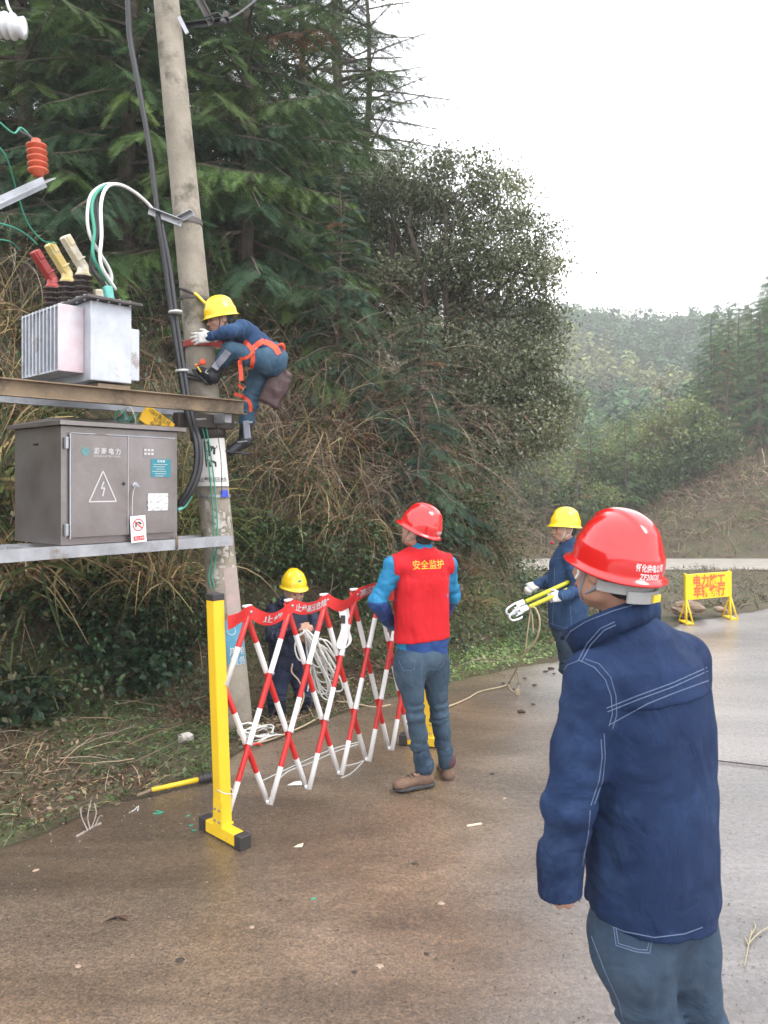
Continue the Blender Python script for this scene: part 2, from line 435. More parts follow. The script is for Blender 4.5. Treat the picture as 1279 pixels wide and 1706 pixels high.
def height(P):
    P = np.asarray(P, np.float32); x, y = P[..., 0], P[..., 1]
    P3 = np.concatenate([P, np.zeros(P.shape[:-1] + (1,), np.float32)], -1)
    inr = inside(P, ROAD); dr = np.where(inr, -1, 1) * seg_dist(P, ROAD_L); dh = hill_d(P)
    nz = fbm(P3 * .9, 3) - .5; nz2 = fbm(P3 * 5, 2) - .5
    z = np.where(dr < 0.0, -.06, -.012 + .05 * nz * np.clip(dr * 3, 0, 1) + .05 * nz2 * np.clip(dr * 4, 0, 1))
    # the roadside dips round the pole foot and the rope man
    z = z - .33 * np.exp(-(((x + 1.0) / .75) ** 2 + ((y - 6.75) / .62) ** 2)) * sstep(0, .7, dr)
    # the valley past the far edge of the road
    val = sstep(.3, 5, dr) * sstep(-3.5, .5, -dh - .2) * sstep(9.3, 12, y + .6 * x - 1.0)
    val = sstep(.2, 4.5, dr) * sstep(.3, 2.5, -dh) * sstep(8.8, 11.5, y)
    z = z - val * (1.25 + .5 * nz)
    z = z + np.where(dh > -1, np.interp(dh, *PROF) * (1 + .35 * nz), 0)
    # bank above the far road, wooded hill on the right, misty ridge
    far = np.clip(-dh, 0, 1)
    z = z + far * (sstep(32.2, 37, y + .05 * x) * (.9 + 2.3 * sstep(9, 17, x)) + .5 * nz * sstep(31.5, 34, y))
    z = z + far * np.clip(x - .36 * y, 0, 60) * .80 * sstep(34, 44, y) * (1 - .75 * sstep(62, 90, y))
    z = z + far * sstep(60, 100, y) * 3 + sstep(85, 172, y) * (27.5 + 3.5 * np.sin(x * .03 + 1.0) - .05 * x + 4 * nz)
    strip = far * sstep(27.6, 28.2, y) * sstep(32.0, 31.4, y)
    z = z * (1 - strip) + strip * (-1.33)
    return z
def h1(x, y): return float(height(np.array([[x, y]], np.float32))[0])

m_ground = mat('earth', (.045, .032, .020), rough=.95, color2=(.085, .068, .035), vscale=1.1, bump=.8, bscale=25, stain=((.055, .07, .025), .6, .5, .15))
def axis_vals(a, b, st, lo, hi, g=1.22):
    v = list(np.arange(a, b + 1e-6, st)); s = st; x = v[-1]
    while x < hi: s *= g; x += s; v.append(x)
    s = st; x = v[0]
    while x > lo: s *= g; x -= s; v.insert(0, x)
    return np.array(v, np.float32)
xs = axis_vals(-7.5, 7, .12, -420, 420); ys = axis_vals(2.5, 14, .12, -60, 420, 1.1)
GX, GY = np.meshgrid(xs, ys, indexing='ij'); GP = np.stack([GX, GY], -1)
GZ = height(GP)
gv = np.stack([GX, GY, GZ], -1).reshape(-1, 3)
nxg, nyg = len(xs), len(ys)
ii = np.arange(nxg * nyg).reshape(nxg, nyg)
gq = np.stack([ii[:-1, :-1], ii[1:, :-1], ii[1:, 1:], ii[:-1, 1:]], -1).reshape(-1, 4)
tag(link('ground', np_mesh('ground', gv, gq, m_ground, None, True)), kind='structure')

# wet concrete road, a slab whose grit and puddles are real relief
def road_material():
    m = bpy.data.materials.new('wet_concrete'); m.use_nodes = True; n, l = m.node_tree.nodes, m.node_tree.links; b = n['Principled BSDF']
    tc = n.new('ShaderNodeTexCoord'); mp = n.new('ShaderNodeMapping'); mp.inputs['Rotation'].default_value = (0, 0, R(-41)); mp.inputs['Scale'].default_value = (.45, 1.5, 1)
    l.new(tc.outputs['Object'], mp.inputs['Vector'])
    def noise(sc, det=8, ro=.6, vec=None, dist=0):
        z = n.new('ShaderNodeTexNoise'); z.inputs['Scale'].default_value = sc; z.inputs['Detail'].default_value = det; z.inputs['Roughness'].default_value = ro; z.inputs['Distortion'].default_value = dist
        l.new(vec or tc.outputs['Object'], z.inputs['Vector']); return z.outputs['Fac']
    def ramp(src, p0, c0, p1, c1):
        r = n.new('ShaderNodeValToRGB'); e = r.color_ramp.elements; e[0].position = p0; e[0].color = (*c0, 1); e[1].position = p1; e[1].color = (*c1, 1); l.new(src, r.inputs['Fac']); return r.outputs['Color']
    def rng_(src, a, b_, c, d):
        r = n.new('ShaderNodeMapRange'); r.inputs['From Min'].default_value = a; r.inputs['From Max'].default_value = b_; r.inputs['To Min'].default_value = c; r.inputs['To Max'].default_value = d; l.new(src, r.inputs['Value']); return r.outputs['Result']
    def mixc(f, a, b_, bt='MIX'):
        x = n.new('ShaderNodeMix'); x.data_type = 'RGBA'; x.blend_type = bt
        if isinstance(f, float): x.inputs[0].default_value = f
        else: l.new(f, x.inputs[0])
        l.new(a, x.inputs[6]); l.new(b_, x.inputs[7]); return x.outputs[2]
    patches = noise(.75, 6, .62, mp.outputs['Vector'], .6)
    base = ramp(patches, .36, (.125, .084, .050), .66, (.250, .185, .130))
    rust = ramp(noise(.45, 4, .6), .42, (1, 1, 1), .70, (1.25, .98, .72))
    base = mixc(.8, base, rust, 'MULTIPLY')
    grit = noise(95, 3, .7); grit2 = noise(260, 2, .6)
    base = mixc(.9, base, ramp(grit, .36, (.50, .50, .50), .66, (1.6, 1.56, 1.5)), 'MULTIPLY'); base = mixc(.6, base, ramp(noise(34, 6, .75), .38, (.60, .58, .56), .64, (1.45, 1.42, 1.4)), 'MULTIPLY')
    speck = n.new('ShaderNodeTexVoronoi'); speck.inputs['Scale'].default_value = 42; l.new(tc.outputs['Object'], speck.inputs['Vector'])
    base = mixc(rng_(speck.outputs['Distance'], .03, .09, .55, 0.0), base, ramp(noise(30, 1), .45, (.05, .04, .03), .55, (.30, .26, .21)))
    # the inner lane is stained with brown clay, sky reflection on the outer lane is painted in as grey
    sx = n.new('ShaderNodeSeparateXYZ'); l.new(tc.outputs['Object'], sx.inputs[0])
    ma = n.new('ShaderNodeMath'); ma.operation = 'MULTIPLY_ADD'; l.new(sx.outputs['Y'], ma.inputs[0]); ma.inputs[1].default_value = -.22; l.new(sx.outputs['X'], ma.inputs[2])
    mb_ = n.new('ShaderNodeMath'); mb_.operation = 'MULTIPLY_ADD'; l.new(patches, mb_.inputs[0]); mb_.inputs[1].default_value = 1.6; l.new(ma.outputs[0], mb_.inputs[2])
    sky_sheen = ramp(noise(34, 6, .75), .35, (.16, .148, .145), .65, (.31, .285, .285))
    base = mixc(rng_(mb_.outputs[0], .25, 1.5, 0.0, .85), base, sky_sheen)
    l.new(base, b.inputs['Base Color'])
    wet = noise(.55, 7, .68, mp.outputs['Vector'], .9)
    l.new(rng_(wet, .36, .62, .28, .55), b.inputs['Roughness'])
    b.inputs['Specular IOR Level'].default_value = .6; b.inputs['Coat Weight'].default_value = 1.0; b.inputs['Coat Roughness'].default_value = .20; b.inputs['Coat IOR'].default_value = 1.45
    bp = n.new('ShaderNodeBump'); bp.inputs['Distance'].default_value = .028; l.new(rng_(wet, .38, .60, .45, 1.0), bp.inputs['Strength']); 
    bc = n.new('ShaderNodeBump'); bc.inputs['Distance'].default_value = .010; bc.inputs['Strength'].default_value = .40; l.new(noise(30, 6, .72), bc.inputs['Height']); l.new(bc.outputs['Normal'], b.inputs['Coat Normal'])
    add = n.new('ShaderNodeMath'); add.operation = 'MULTIPLY_ADD'; l.new(noise(46, 8, .75), add.inputs[0]); add.inputs[1].default_value = 2.2; l.new(grit, add.inputs[2])
    l.new(add.outputs[0], bp.inputs['Height']); l.new(bp.outputs['Normal'], b.inputs['Normal'])
    return m
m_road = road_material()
def road_slab():
    # edge follows ROAD_L with a broken, uneven lip
    L = []
    for a, b in zip(ROAD_L[:-1], ROAD_L[1:]):
        a, b = Vector(a), Vector(b); n_ = max(1, int((b - a).length / .06))
        for k in range(n_): L.append(a.lerp(b, k / n_))
    L.append(Vector(ROAD_L[-1]))
    e = np.array(L, np.float32); w = fbm(np.concatenate([e * 3, np.zeros((len(e), 1))], 1), 3) - .5
    e = e + np.stack([w * .13, -w * .13], 1)
    across = np.array([0, .05, .15, .3, .5, .8, 1.2, 1.8, 2.6, 3.6, 5, 7, 10, 15, 22, 30.])
    nv = np.array((.66, -.75)); V = []
    V.append(np.concatenate([e, np.full((len(e), 1), -.09)], 1))
    for k, a in enumerate(across):
        p = e + a * nv; V.append(np.concatenate([p, np.full((len(e), 1), 0 if k else -.006)], 1))
    V = np.stack(V, 0); m_, n_ = V.shape[:2]; z = V[..., 2]
    nz = fbm(np.concatenate([V[..., :2] * .5, np.zeros(V.shape[:2] + (1,))], -1), 2) - .5
    V[1:, :, 2] += nz[1:] * .02
    i_ = np.arange(m_ * n_).reshape(m_, n_)
    q = np.stack([i_[:-1, :-1], i_[1:, :-1], i_[1:, 1:], i_[:-1, 1:]], -1).reshape(-1, 4)
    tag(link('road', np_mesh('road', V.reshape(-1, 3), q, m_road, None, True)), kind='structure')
road_slab()
# loose grit washed over the slab
def road_grit():
    rg = np.random.default_rng(19); n = 5200; Y = 2.2 + 6.5 * rg.random(n) ** 1.5; P = np.stack([rg.uniform(-.55, .55, n) * Y, Y], 1).astype(np.float32)
    ok = inside(P, ROAD); P = P[ok]; n = len(P); d = seg_dist(P, ROAD_L); s = rg.uniform(.0015, .0045, n) * (1 + 1.2 * np.exp(-d * 4))
    T = np.array([(-1, -.7, 0), (1, -.6, 0), (.2, 1, 0), (0, 0, .8)], float); Fc = np.array([(0, 1, 3), (1, 2, 3), (2, 0, 3)]); a = rg.uniform(0, 6.28, n)
    v = np.zeros((n, 4, 3)); c, t = np.cos(a)[:, None], np.sin(a)[:, None]; v[..., 0] = T[:, 0] * c - T[:, 1] * t; v[..., 1] = T[:, 0] * t + T[:, 1] * c; v[..., 2] = T[:, 2]
    v = v * s[:, None, None] * np.array([1.3, 1, 1]) + np.column_stack([P, np.full(n, .004)])[:, None]
    col = np.array([(.05, .04, .03), (.16, .13, .10), (.09, .07, .05), (.20, .17, .14)])[rg.integers(0, 4, n)]
    o = link('road_gravel', np_mesh('road_gravel', v.reshape(-1, 3), (Fc[None] + 4 * np.arange(n)[:, None, None]).reshape(-1, 3), mat('gravel', (.1, .1, .1), rough=.8, col_attr=True), None, False, np.repeat(col, 4, 0)))
    tag(o, 'fine loose grit scattered over the wet road', 'grit', kind='stuff')
road_grit()
# the sawn joint across the road on the right, and the pale far road across the valley
m_joint = mat('joint_dirt', (.03, .024, .018), rough=.9, var=.3)
MB().beam(gnd(1150, 1262, .012), gnd(1330, 1283, .012), .014, .004).build('road_joint', m_joint, loc=(1, 4, 0))['kind'] = 'structure'
m_far_road = mat('far_road_dust', (.26, .235, .20), rough=.9, var=.15, vscale=2)
fr = MB()
for k in range(30):
    x0 = -2 + k * 1.6; fr.add([(x0, 27.9, -1.29), (x0 + 1.6, 27.9, -1.29), (x0 + 1.6, 31.6, -1.25), (x0, 31.6, -1.25)], [(0, 1, 2, 3)])
fr.build('far_road', m_far_road, loc=(20, 30, -1.3))['kind'] = 'structure'

# air: thin winter mist that fades the far ridge
hz = MB().box((20, 150, 28), (520, 420, 66)).build('haze', [], loc=(20, 150, 0))
mh = bpy.data.materials.new('mist'); mh.use_nodes = True; mh.node_tree.nodes.clear()
pv = mh.node_tree.nodes.new('ShaderNodeVolumePrincipled'); mo = mh.node_tree.nodes.new('ShaderNodeOutputMaterial')
pv.inputs['Density'].default_value = HAZE = .0017; pv.inputs['Color'].default_value = (.97, .975, 1, 1); pv.inputs['Anisotropy'].default_value = .2
mh.node_tree.links.new(pv.outputs[0], mo.inputs['Volume']); hz.data.materials.append(mh); hz['kind'] = 'stuff'
# ------------------------------------------------------------------ vegetation
m_leaf = mat('leaf', (.05, .08, .02), rough=.38, col_attr=True, transl=.36, spec=.5)
m_needle = mat('needle', (.03, .06, .02), rough=.6, col_attr=True, transl=.22, spec=.3)
m_straw = mat('dry_stem', (.2, .15, .08), rough=.8, col_attr=True, spec=.2)
m_bark = mat('bark', (.045, .033, .024), rough=.9, color2=(.11, .085, .06), vscale=9, bump=.9, bscale=30)

def rot_from(dirs, roll=None, up=None):
    """(m,3,3) frames whose columns are dir, side, normal"""
    d = dirs / (np.linalg.norm(dirs, axis=1, keepdims=True) + 1e-9)
    a = np.tile(np.array([0, 0, 1.0]), (len(d), 1)) if up is None else up
    s = np.cross(a, d); ln = np.linalg.norm(s, axis=1, keepdims=True); s = np.where(ln < 1e-3, np.array([[1, 0, 0]]), s / (ln + 1e-9))
    n = np.cross(d, s)
    if roll is not None:
        c, t = np.cos(roll)[:, None], np.sin(roll)[:, None]; s, n = s * c + n * t, n * c - s * t
    return np.stack([d, s, n], 2)
def scatter(tv, tf, pos, frames, scale, col, colvar=None):
    """instances of template joined: returns v, f, c; col (m,3)"""
    m, n = len(pos), len(tv)
    v = np.einsum('mij,nj->mni', frames, tv) * np.asarray(scale).reshape(-1, 1, 1) + pos[:, None, :]
    f = tf[None] + (np.arange(m) * n)[:, None, None]
    c = np.repeat(col[:, None, :], n, 1)
    if colvar is not None: c = c * colvar[None, :, None]
    return v.reshape(-1, 3), f.reshape(-1, tf.shape[1]), c.reshape(-1, 3)
def merge(parts):
    V, Fs, Cs, b = [], [], [], 0
    for v, f, c in parts: V.append(v); Fs.append(f + b); Cs.append(c); b += len(v)
    return np.concatenate(V), Fs, np.concatenate(Cs)
def pal(cols, n, rg, jit=.22):
    c = np.array(cols)[rg.integers(0, len(cols), n)]
    return c * (1 + jit * rg.standard_normal((n, 1))).clip(.35, 2) * (1 + .06 * rg.standard_normal((n, 3)))
# templates
def twig_template(npair=8, L=1.0, nl=.34, w=.055):
    v = []; f = []
    for i in range(npair):
        x = L * (i + .3) / npair; l = nl * (1 - .45 * i / npair)
        for s in (-1, 1):
            b = len(v); v += [(x, 0, 0), (x + w, 0, 0), (x + l * .55, s * l, .04 - .12 * l)]; f.append((b, b + 1, b + 2))
    b = len(v); v += [(0, -.012, 0), (0, .012, 0), (L, 0, 0)]; f.append((b, b + 1, b + 2))
    return np.array(v), np.array(f)
TW_V, TW_F = twig_template()
LF_V = np.array([(0, 0, 0), (.45, .26, .05), (1, 0, -.04), (.45, -.26, .05)]); LF_F = np.array([(0, 1, 2), (0, 2, 3)])
BL_V = np.array([(0, 0, 0), (.22, .34, .05), (.62, .33, .03), (1, 0, -.10), (.62, -.33, .03), (.22, -.34, .05), (.5, 0, -.03)]); BL_F = np.array([(0, 6, 1), (1, 6, 2), (2, 6, 3), (3, 6, 4), (4, 6, 5), (5, 6, 0)])

def strips(starts, dirs, lens, widths, seg, droop, col, rg, curl=.15, kink=0., tri=True):
    """ribbons or three-sided stems that start at starts, head along dirs and bend down"""
    m = len(starts); p = starts.copy(); d = dirs / np.linalg.norm(dirs, axis=1, keepdims=True)
    P = [p.copy()]; st = (lens / seg)[:, None]
    wob = rg.standard_normal((m, 3)) * curl
    for k in range(seg):
        d = d + np.array([0, 0, -1.0]) * (droop / seg)[:, None] + wob / seg + rg.standard_normal((m, 3)) * kink
        d /= np.linalg.norm(d, axis=1, keepdims=True); p = p + d * st; P.append(p.copy())
    P = np.stack(P, 1)                                  # m, seg+1, 3
    T = np.gradient(P, axis=1); T /= np.linalg.norm(T, axis=2, keepdims=True) + 1e-9
    ref = rg.standard_normal((m, 1, 3)); S = np.cross(T, ref); S /= np.linalg.norm(S, axis=2, keepdims=True) + 1e-9
    tt = np.linspace(0, 1, seg + 1)[None, :, None]
    w = widths[:, None, None] * (1 - .85 * tt ** 1.6)
    if tri:
        N = np.cross(T, S); ring = [P + S * w, P - S * w * .5 + N * w * .87, P - S * w * .5 - N * w * .87]; k = 3
    else:
        ring = [P + S * w, P - S * w]; k = 2
    V = np.stack(ring, 2).reshape(m, -1, 3); fs = []
    for i in range(seg):
        for a in range(k if tri else 1):
            a2 = (a + 1) % k; fs.append((i * k + a, i * k + a2, (i + 1) * k + a2, (i + 1) * k + a))
    f = np.array(fs)[None] + (np.arange(m) * V.shape[1])[:, None, None]
    return V.reshape(-1, 3), f.reshape(-1, 4), np.repeat(col[:, None, :], V.shape[1], 1).reshape(-1, 3)

FIR = [(.034, .068, .022), (.048, .092, .026), (.070, .120, .032), (.028, .060, .028), (.095, .145, .038)]
FIRB = [(.024, .055, .034), (.034, .075, .045), (.05, .095, .045)]
def conifer_mesh(name, seed, H=8.0, Rr=1.9, z0=.12, nbr=95, cols=FIR, twl=.16, droop=.35, dead=.05, keep=1.0, step=.085):
    rg = np.random.default_rng(seed); pos = []; dr = []; sc = []; cl = []; up = []
    stems = []
    for i in range(nbr):
        u = (i + rg.random()) / nbr; z = H * (z0 + (1 - z0) * u ** .9); L = Rr * (1 - .93 * ((z / H - z0) / (1 - z0)) ** 1.1) * rg.uniform(.72, 1.12) + .12
        a = i * 2.399 + rg.normal(0, .3); el = .35 - .6 * (1 - u) + rg.normal(0, .1)
        d = np.array([math.cos(a) * math.cos(el), math.sin(a) * math.cos(el), math.sin(el)]); n = max(4, int(L / step))
        p = np.array([0, 0, z]); P = [p]; isdead = rg.random() < dead
        bc = np.array(cols[rg.integers(len(cols))]) * rg.uniform(.7, 1.3)
        if isdead: bc = np.array((.16, .075, .03)) * rg.uniform(.6, 1.1)
        for k in range(n):
            d2 = d + np.array([0, 0, -droop * (k / n) * 1.3 + (.55 * droop if k > .75 * n else 0)]); d2 /= np.linalg.norm(d2); p = p + d2 * L / n; P.append(p)
            if k < .12 * n: continue
            sd = np.cross(d2, [0, 0, 1]); sd /= np.linalg.norm(sd) + 1e-9; fr = k / n
            sl = L * .34 * (1 - .75 * abs(fr - .35)) * rg.uniform(.7, 1.1)
            for s in (-1, 1):
                m_ = max(1, int(sl / (twl * .62))); q = p.copy(); dd = d2 * .55 + sd * s * .85 + np.array([0, 0, -.25 - .15 * rg.random()])
                for j in range(m_):
                    if rg.random() > keep: continue
                    dd = dd + np.array([0, 0, -.16]) + rg.normal(0, .1, 3); dd /= np.linalg.norm(dd)
                    pos.append(q.copy()); dr.append(dd.copy()); sc.append(twl * rg.uniform(.8, 1.35)); up.append(rg.normal(0, .45))
                    tip = j / max(1, m_)
                    cl.append(bc * (1 + .55 * tip * fr) * rg.uniform(.75, 1.25)); q = q + dd * twl * .62
        stems.append((P, .012 + .018 * L / Rr))
    pos = np.array(pos); dr = np.array(dr)
    v, f, c = scatter(TW_V, TW_F, pos, rot_from(dr, np.array(up)), np.array(sc), np.array(cl).clip(0, 1))
    crown = np_mesh(name + '_crown', v, f, m_needle, None, False, c)
    mb = MB(); n = 10
    mb.tube([Vector((.04 * math.sin(k), .04 * math.cos(k * 1.7), -.4 + (H + .3) * k / n)) for k in range(n + 1)], [.11 * (H / 8) * (1 - .93 * k / n) + .006 for k in range(n + 1)], 8, smooth=True)
    for P, r in stems: mb.tube([Vector(p) for p in P[::2]] + ([Vector(P[-1])] if len(P) % 2 == 0 else []), [r * (1 - .8 * k / (len(P) / 2 + 1)) for k in range(len(P[::2]) + (1 if len(P) % 2 == 0 else 0))], 4)
    trunk = bpy.data.meshes.new(name + '_trunk'); trunk.from_pydata(mb.v, [], mb.f); trunk.materials.append(m_bark)
    return trunk, crown
def branch_pts(a, b, rg, bend=.12, n=6):
    a, b = np.array(a, float), np.array(b, float); L = np.linalg.norm(b - a); off = rg.normal(0, bend * L, 3); P = []
    for k in range(n + 1):
        t = k / n; P.append(Vector(a + (b - a) * t + off * math.sin(math.pi * t) + rg.normal(0, .012 * L, 3) * (0 < k < n)))
    return P
def broadleaf_mesh(name, seed, base, fork, blobs, leaf=.045, per=26, dens=16, cols=None, spread=.2, trunk_r=.12, bend=.1, white=0.04):
    """blobs: (centre, radii) of the crown's leaf masses, relative to the tree's base"""
    rg = np.random.default_rng(seed); mb = MB(); cols = cols or [(.035, .055, .018), (.05, .075, .024), (.07, .095, .035), (.028, .045, .016)]
    tp = branch_pts(base, fork, rg, .04, 8); mb.tube(tp, [trunk_r * (1 - .45 * k / 8) for k in range(9)], 10)
    CP, CC = [], []
    for c, r in blobs:
        c, r = np.array(c, float), np.array(r, float)
        s = np.array(tp[rg.integers(5, 9)]); bp = branch_pts(s, c - np.array([0, 0, r[2] * .2]), rg, bend, 6)
        mb.tube(bp, [trunk_r * .5 * (1 - .75 * k / 6) * min(1, r.mean()) + .01 for k in range(7)], 6)
        n = int(dens * (r[0] * r[1] + r[1] * r[2] + r[0] * r[2]) * 4.2)
        d = rg.standard_normal((n, 3)); d /= np.linalg.norm(d, axis=1, keepdims=True)
        rad = .55 + .5 * rg.random((n, 1)) ** .6; p = c + d * r * rad
        bc = np.array(cols[rg.integers(len(cols))])
        CP.append(p); CC.append(np.tile(bc, (n, 1)) * (.8 + .45 * rg.random((n, 1))))
        for q in p[:: max(1, n // 9)]:
            k = rg.integers(2, 7); mb.tube(branch_pts(bp[k], q, rg, .12, 3), [.016, .011, .007, .003], 4)
    CP = np.concatenate(CP); CC = np.concatenate(CC); m = len(CP)
    pos = np.repeat(CP, per, 0) + rg.normal(0, spread, (m * per, 3)) * np.array([1, 1, .65]); col = np.repeat(CC, per, 0) * (1 + .25 * rg.standard_normal((m * per, 1))).clip(.4, 1.9)
    wh = rg.random(m * per) < white; col[wh] = np.array((.30, .30, .24)) * rg.uniform(.6, 1.1, (wh.sum(), 1))
    d = rg.standard_normal((m * per, 3)); d[:, 2] -= .35
    v, f, c = scatter(LF_V, LF_F, pos, rot_from(d, rg.uniform(-1.2, 1.2, m * per)), leaf * rg.uniform(.7, 1.3, m * per), col.clip(0, 1))
    crown = np_mesh(name + '_crown', v, f, m_leaf, None, False, c)
    trunk = bpy.data.meshes.new(name + '_trunk'); trunk.from_pydata(mb.v, [], mb.f); trunk.materials.append(m_bark)
    return trunk, crown
def tree(name, label, meshes, loc, rz=0, sc=1.0, group=None, cat='tree', tilt=0, sz=1.0):
    t = thing(name, label, cat, loc, group); t.rotation_euler = (tilt, 0, rz); t.scale = (sc, sc, sc * sz)
    ORG[t.name] = Vector((0, 0, 0))
    link('trunk', meshes[0], t); link('crown', meshes[1], t); return t

con_a = conifer_mesh('conifer_a', 11, 8.5, 2.1, .03, 140, FIR, dead=.02, step=.075, twl=.18)
con_b = conifer_mesh('conifer_b', 12, 7.0, 2.0, .03, 150, FIR, dead=.02, step=.075, twl=.18)
con_c = conifer_mesh('conifer_c', 13, 5.0, 1.5, .04, 100, FIRB, droop=.6, dead=.03, twl=.19, step=.075)
pine_a = conifer_mesh('pine_a', 14, 11, 2.9, .30, 62, [(.035, .05, .03), (.045, .055, .035)], droop=.12, twl=.22, keep=.8, dead=.03, step=.13)
lite = conifer_mesh('lite_conifer', 15, 8, 2.0, .03, 84, [(.055, .12, .036), (.085, .15, .045)], twl=.42, droop=.3, dead=.02, step=.24)
lite2 = conifer_mesh('lite_cedar', 16, 9, 2.3, .05, 44, [(.10, .11, .03), (.13, .10, .045)], twl=.45, droop=.2, dead=.2, step=.34)

def put(mesh, name, label, px, Y, sink=0, **k):
    X = (px - CX) / F * Y; return tree(name, label, mesh, (X, Y, h1(X, Y) - sink), **k)
EVG = 'tall dark conifers on the bank'
put(con_a, 'fir_tree', 'tall dark fir behind the white insulator at the upper left corner', 40, 9.6, rz=.3, sc=1.0, group=EVG)
put(con_b, 'fir_tree', 'dark fir directly behind the red insulator', 130, 10.6, rz=2.3, sc=1.15, group=EVG)
put(con_a, 'fir_tree', 'shaded fir between the hanging black cable and the red insulator', 215, 9.4, rz=4.1, sc=.98, group=EVG)
put(con_b, 'fir_tree', 'dark fir directly behind the upper part of the concrete pole', 300, 10.4, rz=1.0, sc=1.25, group=EVG)
put(con_a, 'fir_tree', 'bright green fir just right of the pole top', 412, 9.9, rz=5.2, sc=1.0, group=EVG)
put(con_b, 'fir_tree', 'full fir on the slope above the climbing worker', 505, 12.2, rz=3.4, sc=1.05, group=EVG)
put(con_c, 'fir_tree', 'blue green fir with drooping boughs above the red vest worker', 700, 8.9, rz=1.3, sc=.58, group='low blue green firs')
put(con_c, 'fir_tree', 'low blue green fir left of the red vest worker helmet', 565, 9.3, rz=.2, sc=.62, group='low blue green firs')
put(con_a, 'fir_tree', 'fir far back on the hill behind the transformer', -40, 13, rz=2.0, sc=1.3, group=EVG)
put(con_b, 'fir_tree', 'fir further up the slope behind the hanging black cable', 175, 14, rz=2.9, sc=1.35, group=EVG)
put(con_a, 'fir_tree', 'fir high on the slope behind the pole top', 345, 14, rz=.9, sc=1.25, group=EVG)
put(con_b, 'fir_tree', 'hazy fir filling the skyline right of the pole top', 560, 15.5, rz=1.7, sc=1.55, group=EVG)
put(pine_a, 'pine_tree', 'dense pine top between the firs and the round tree', 612, 17, rz=5.1, sc=1.1, group='thin pines on the skyline')
put(pine_a, 'pine_tree', 'tall thin pine against the white sky', 565, 18, rz=.9, sc=1.15, group='thin pines on the skyline')
put(pine_a, 'pine_tree', 'smaller thin pine at the skyline left of the tall one', 480, 19, rz=2.9, sc=1.05, group='thin pines on the skyline')
put(pine_a, 'pine_tree', 'faint pine top rising behind the round broadleaf tree', 800, 21, rz=4.4, sc=.92, group='thin pines on the skyline')
put(pine_a, 'pine_tree', 'faint pine top behind the left edge of the broadleaf tree', 690, 22, rz=3.1, sc=.98, group='thin pines on the skyline')

# the big round evergreen broadleaf tree: crown measured off the skyline
def blob(px, py, Y, rpx, rz=.85, ry=.9, base=(0, 0, 0)):
    p = at(px, py, Y); r = rpx / F * Y; return ((p.x - base[0], p.y - base[1], p.z - base[2]), (r, r * ry, r * rz))
BT = Vector(((740 - CX) / F * 11.2, 11.2, 0)); BT.z = h1(BT.x, BT.y) - .1
bl = [(690, 300, 11.3, 60), (760, 310, 11.0, 66), (830, 335, 11.3, 58), (880, 395, 11.2, 45), (905, 455, 11.0, 36), (820, 410, 10.9, 60), (740, 390, 11.6, 60), (660, 360, 11.8, 50),
      (870, 520, 11.2, 48), (800, 500, 11.5, 45), (905, 600, 11.0, 42), (840, 590, 10.8, 60), (760, 560, 11.2, 55), (880, 670, 10.9, 62), (800, 680, 10.7, 60), (925, 690, 11.0, 34), (925, 740, 10.9, 30), (720, 640, 10.6, 55), (860, 735, 10.9, 40), (665, 470, 11.4, 52), (640, 310, 12.0, 46), (600, 365, 12.2, 48), (615, 470, 12.0, 48), (560, 400, 12.6, 40), (905, 530, 11.1, 40), (860, 450, 10.8, 50), (760, 430, 10.9, 50), (940, 660, 11.0, 24), (830, 740, 10.5, 50), (900, 715, 10.7, 48), (780, 620, 10.4, 55), (700, 560, 10.8, 45), (730, 470, 11.9, 50), (610, 420, 11.9, 45)]
bt_mesh = broadleaf_mesh('round_tree', 21, (0, 0, 0), (.15, .1, 2.6), [blob(*b, base=BT) for b in bl], leaf=.058, per=42, dens=25, trunk_r=.15, spread=.125, cols=[(.14, .165, .08), (.17, .19, .095), (.21, .225, .12), (.11, .13, .065)], white=.12)
tree('broadleaf_tree', 'big round small leaved evergreen tree leaning out over the road bend', bt_mesh, BT, group=None)

# leafy shrubs (templates shared by many)
def shrub_mesh(name, seed, r=.6, h=.9, leaf=.07, n=1400, cols=None, tmpl=(BL_V, BL_F), stems=16):
    rg = np.random.default_rng(seed); d = rg.standard_normal((n, 3)); d /= np.linalg.norm(d, axis=1, keepdims=True); rad = .35 + .65 * rg.random((n, 1)) ** .5
    lump = .8 + .5 * (fbm(d * 2.2 + seed, 2)[:, None]); p = d * rad * lump * np.array([r, r, h * .5]) + np.array([0, 0, h * .5]); p = p[p[:, 2] > -.1]
    n = len(p); dd = p - np.array([0, 0, h * .3]) + rg.normal(0, .35, (n, 3)); dd[:, 2] -= .25
    cols = cols or [(.022, .05, .018), (.035, .07, .022), (.055, .09, .028)]
    v, f, c = scatter(tmpl[0], tmpl[1], p, rot_from(dd, rg.uniform(-.8, .8, n)), leaf * rg.uniform(.6, 1.3, n), pal(cols, n, rg).clip(0, 1))
    crown = np_mesh(name + '_leaves', v, f, m_leaf, None, False, c)
    e = p[rg.integers(0, n, stems)]; s = np.zeros((stems, 3)); s[:, :2] = e[:, :2] * .15
    v, f, c = strips(s, e - s, np.linalg.norm(e - s, axis=1), np.full(stems, .008), 5, np.full(stems, .1), np.tile((.07, .05, .03), (stems, 1)), rg)
    return np_mesh(name + '_stems', v, f, m_straw, None, False, c), crown
sh_ivy = shrub_mesh('ivy_shrub', 31, .6, .8, .055, 1900)
sh_broad = shrub_mesh('broad_shrub', 32, .4, .5, .11, 420, [(.03, .065, .03), (.045, .085, .04), (.02, .045, .02)])
sh_small = shrub_mesh('small_shrub', 33, .6, .9, .035, 2600, [(.04, .05, .018), (.06, .07, .025), (.09, .075, .03)], (LF_V, LF_F))
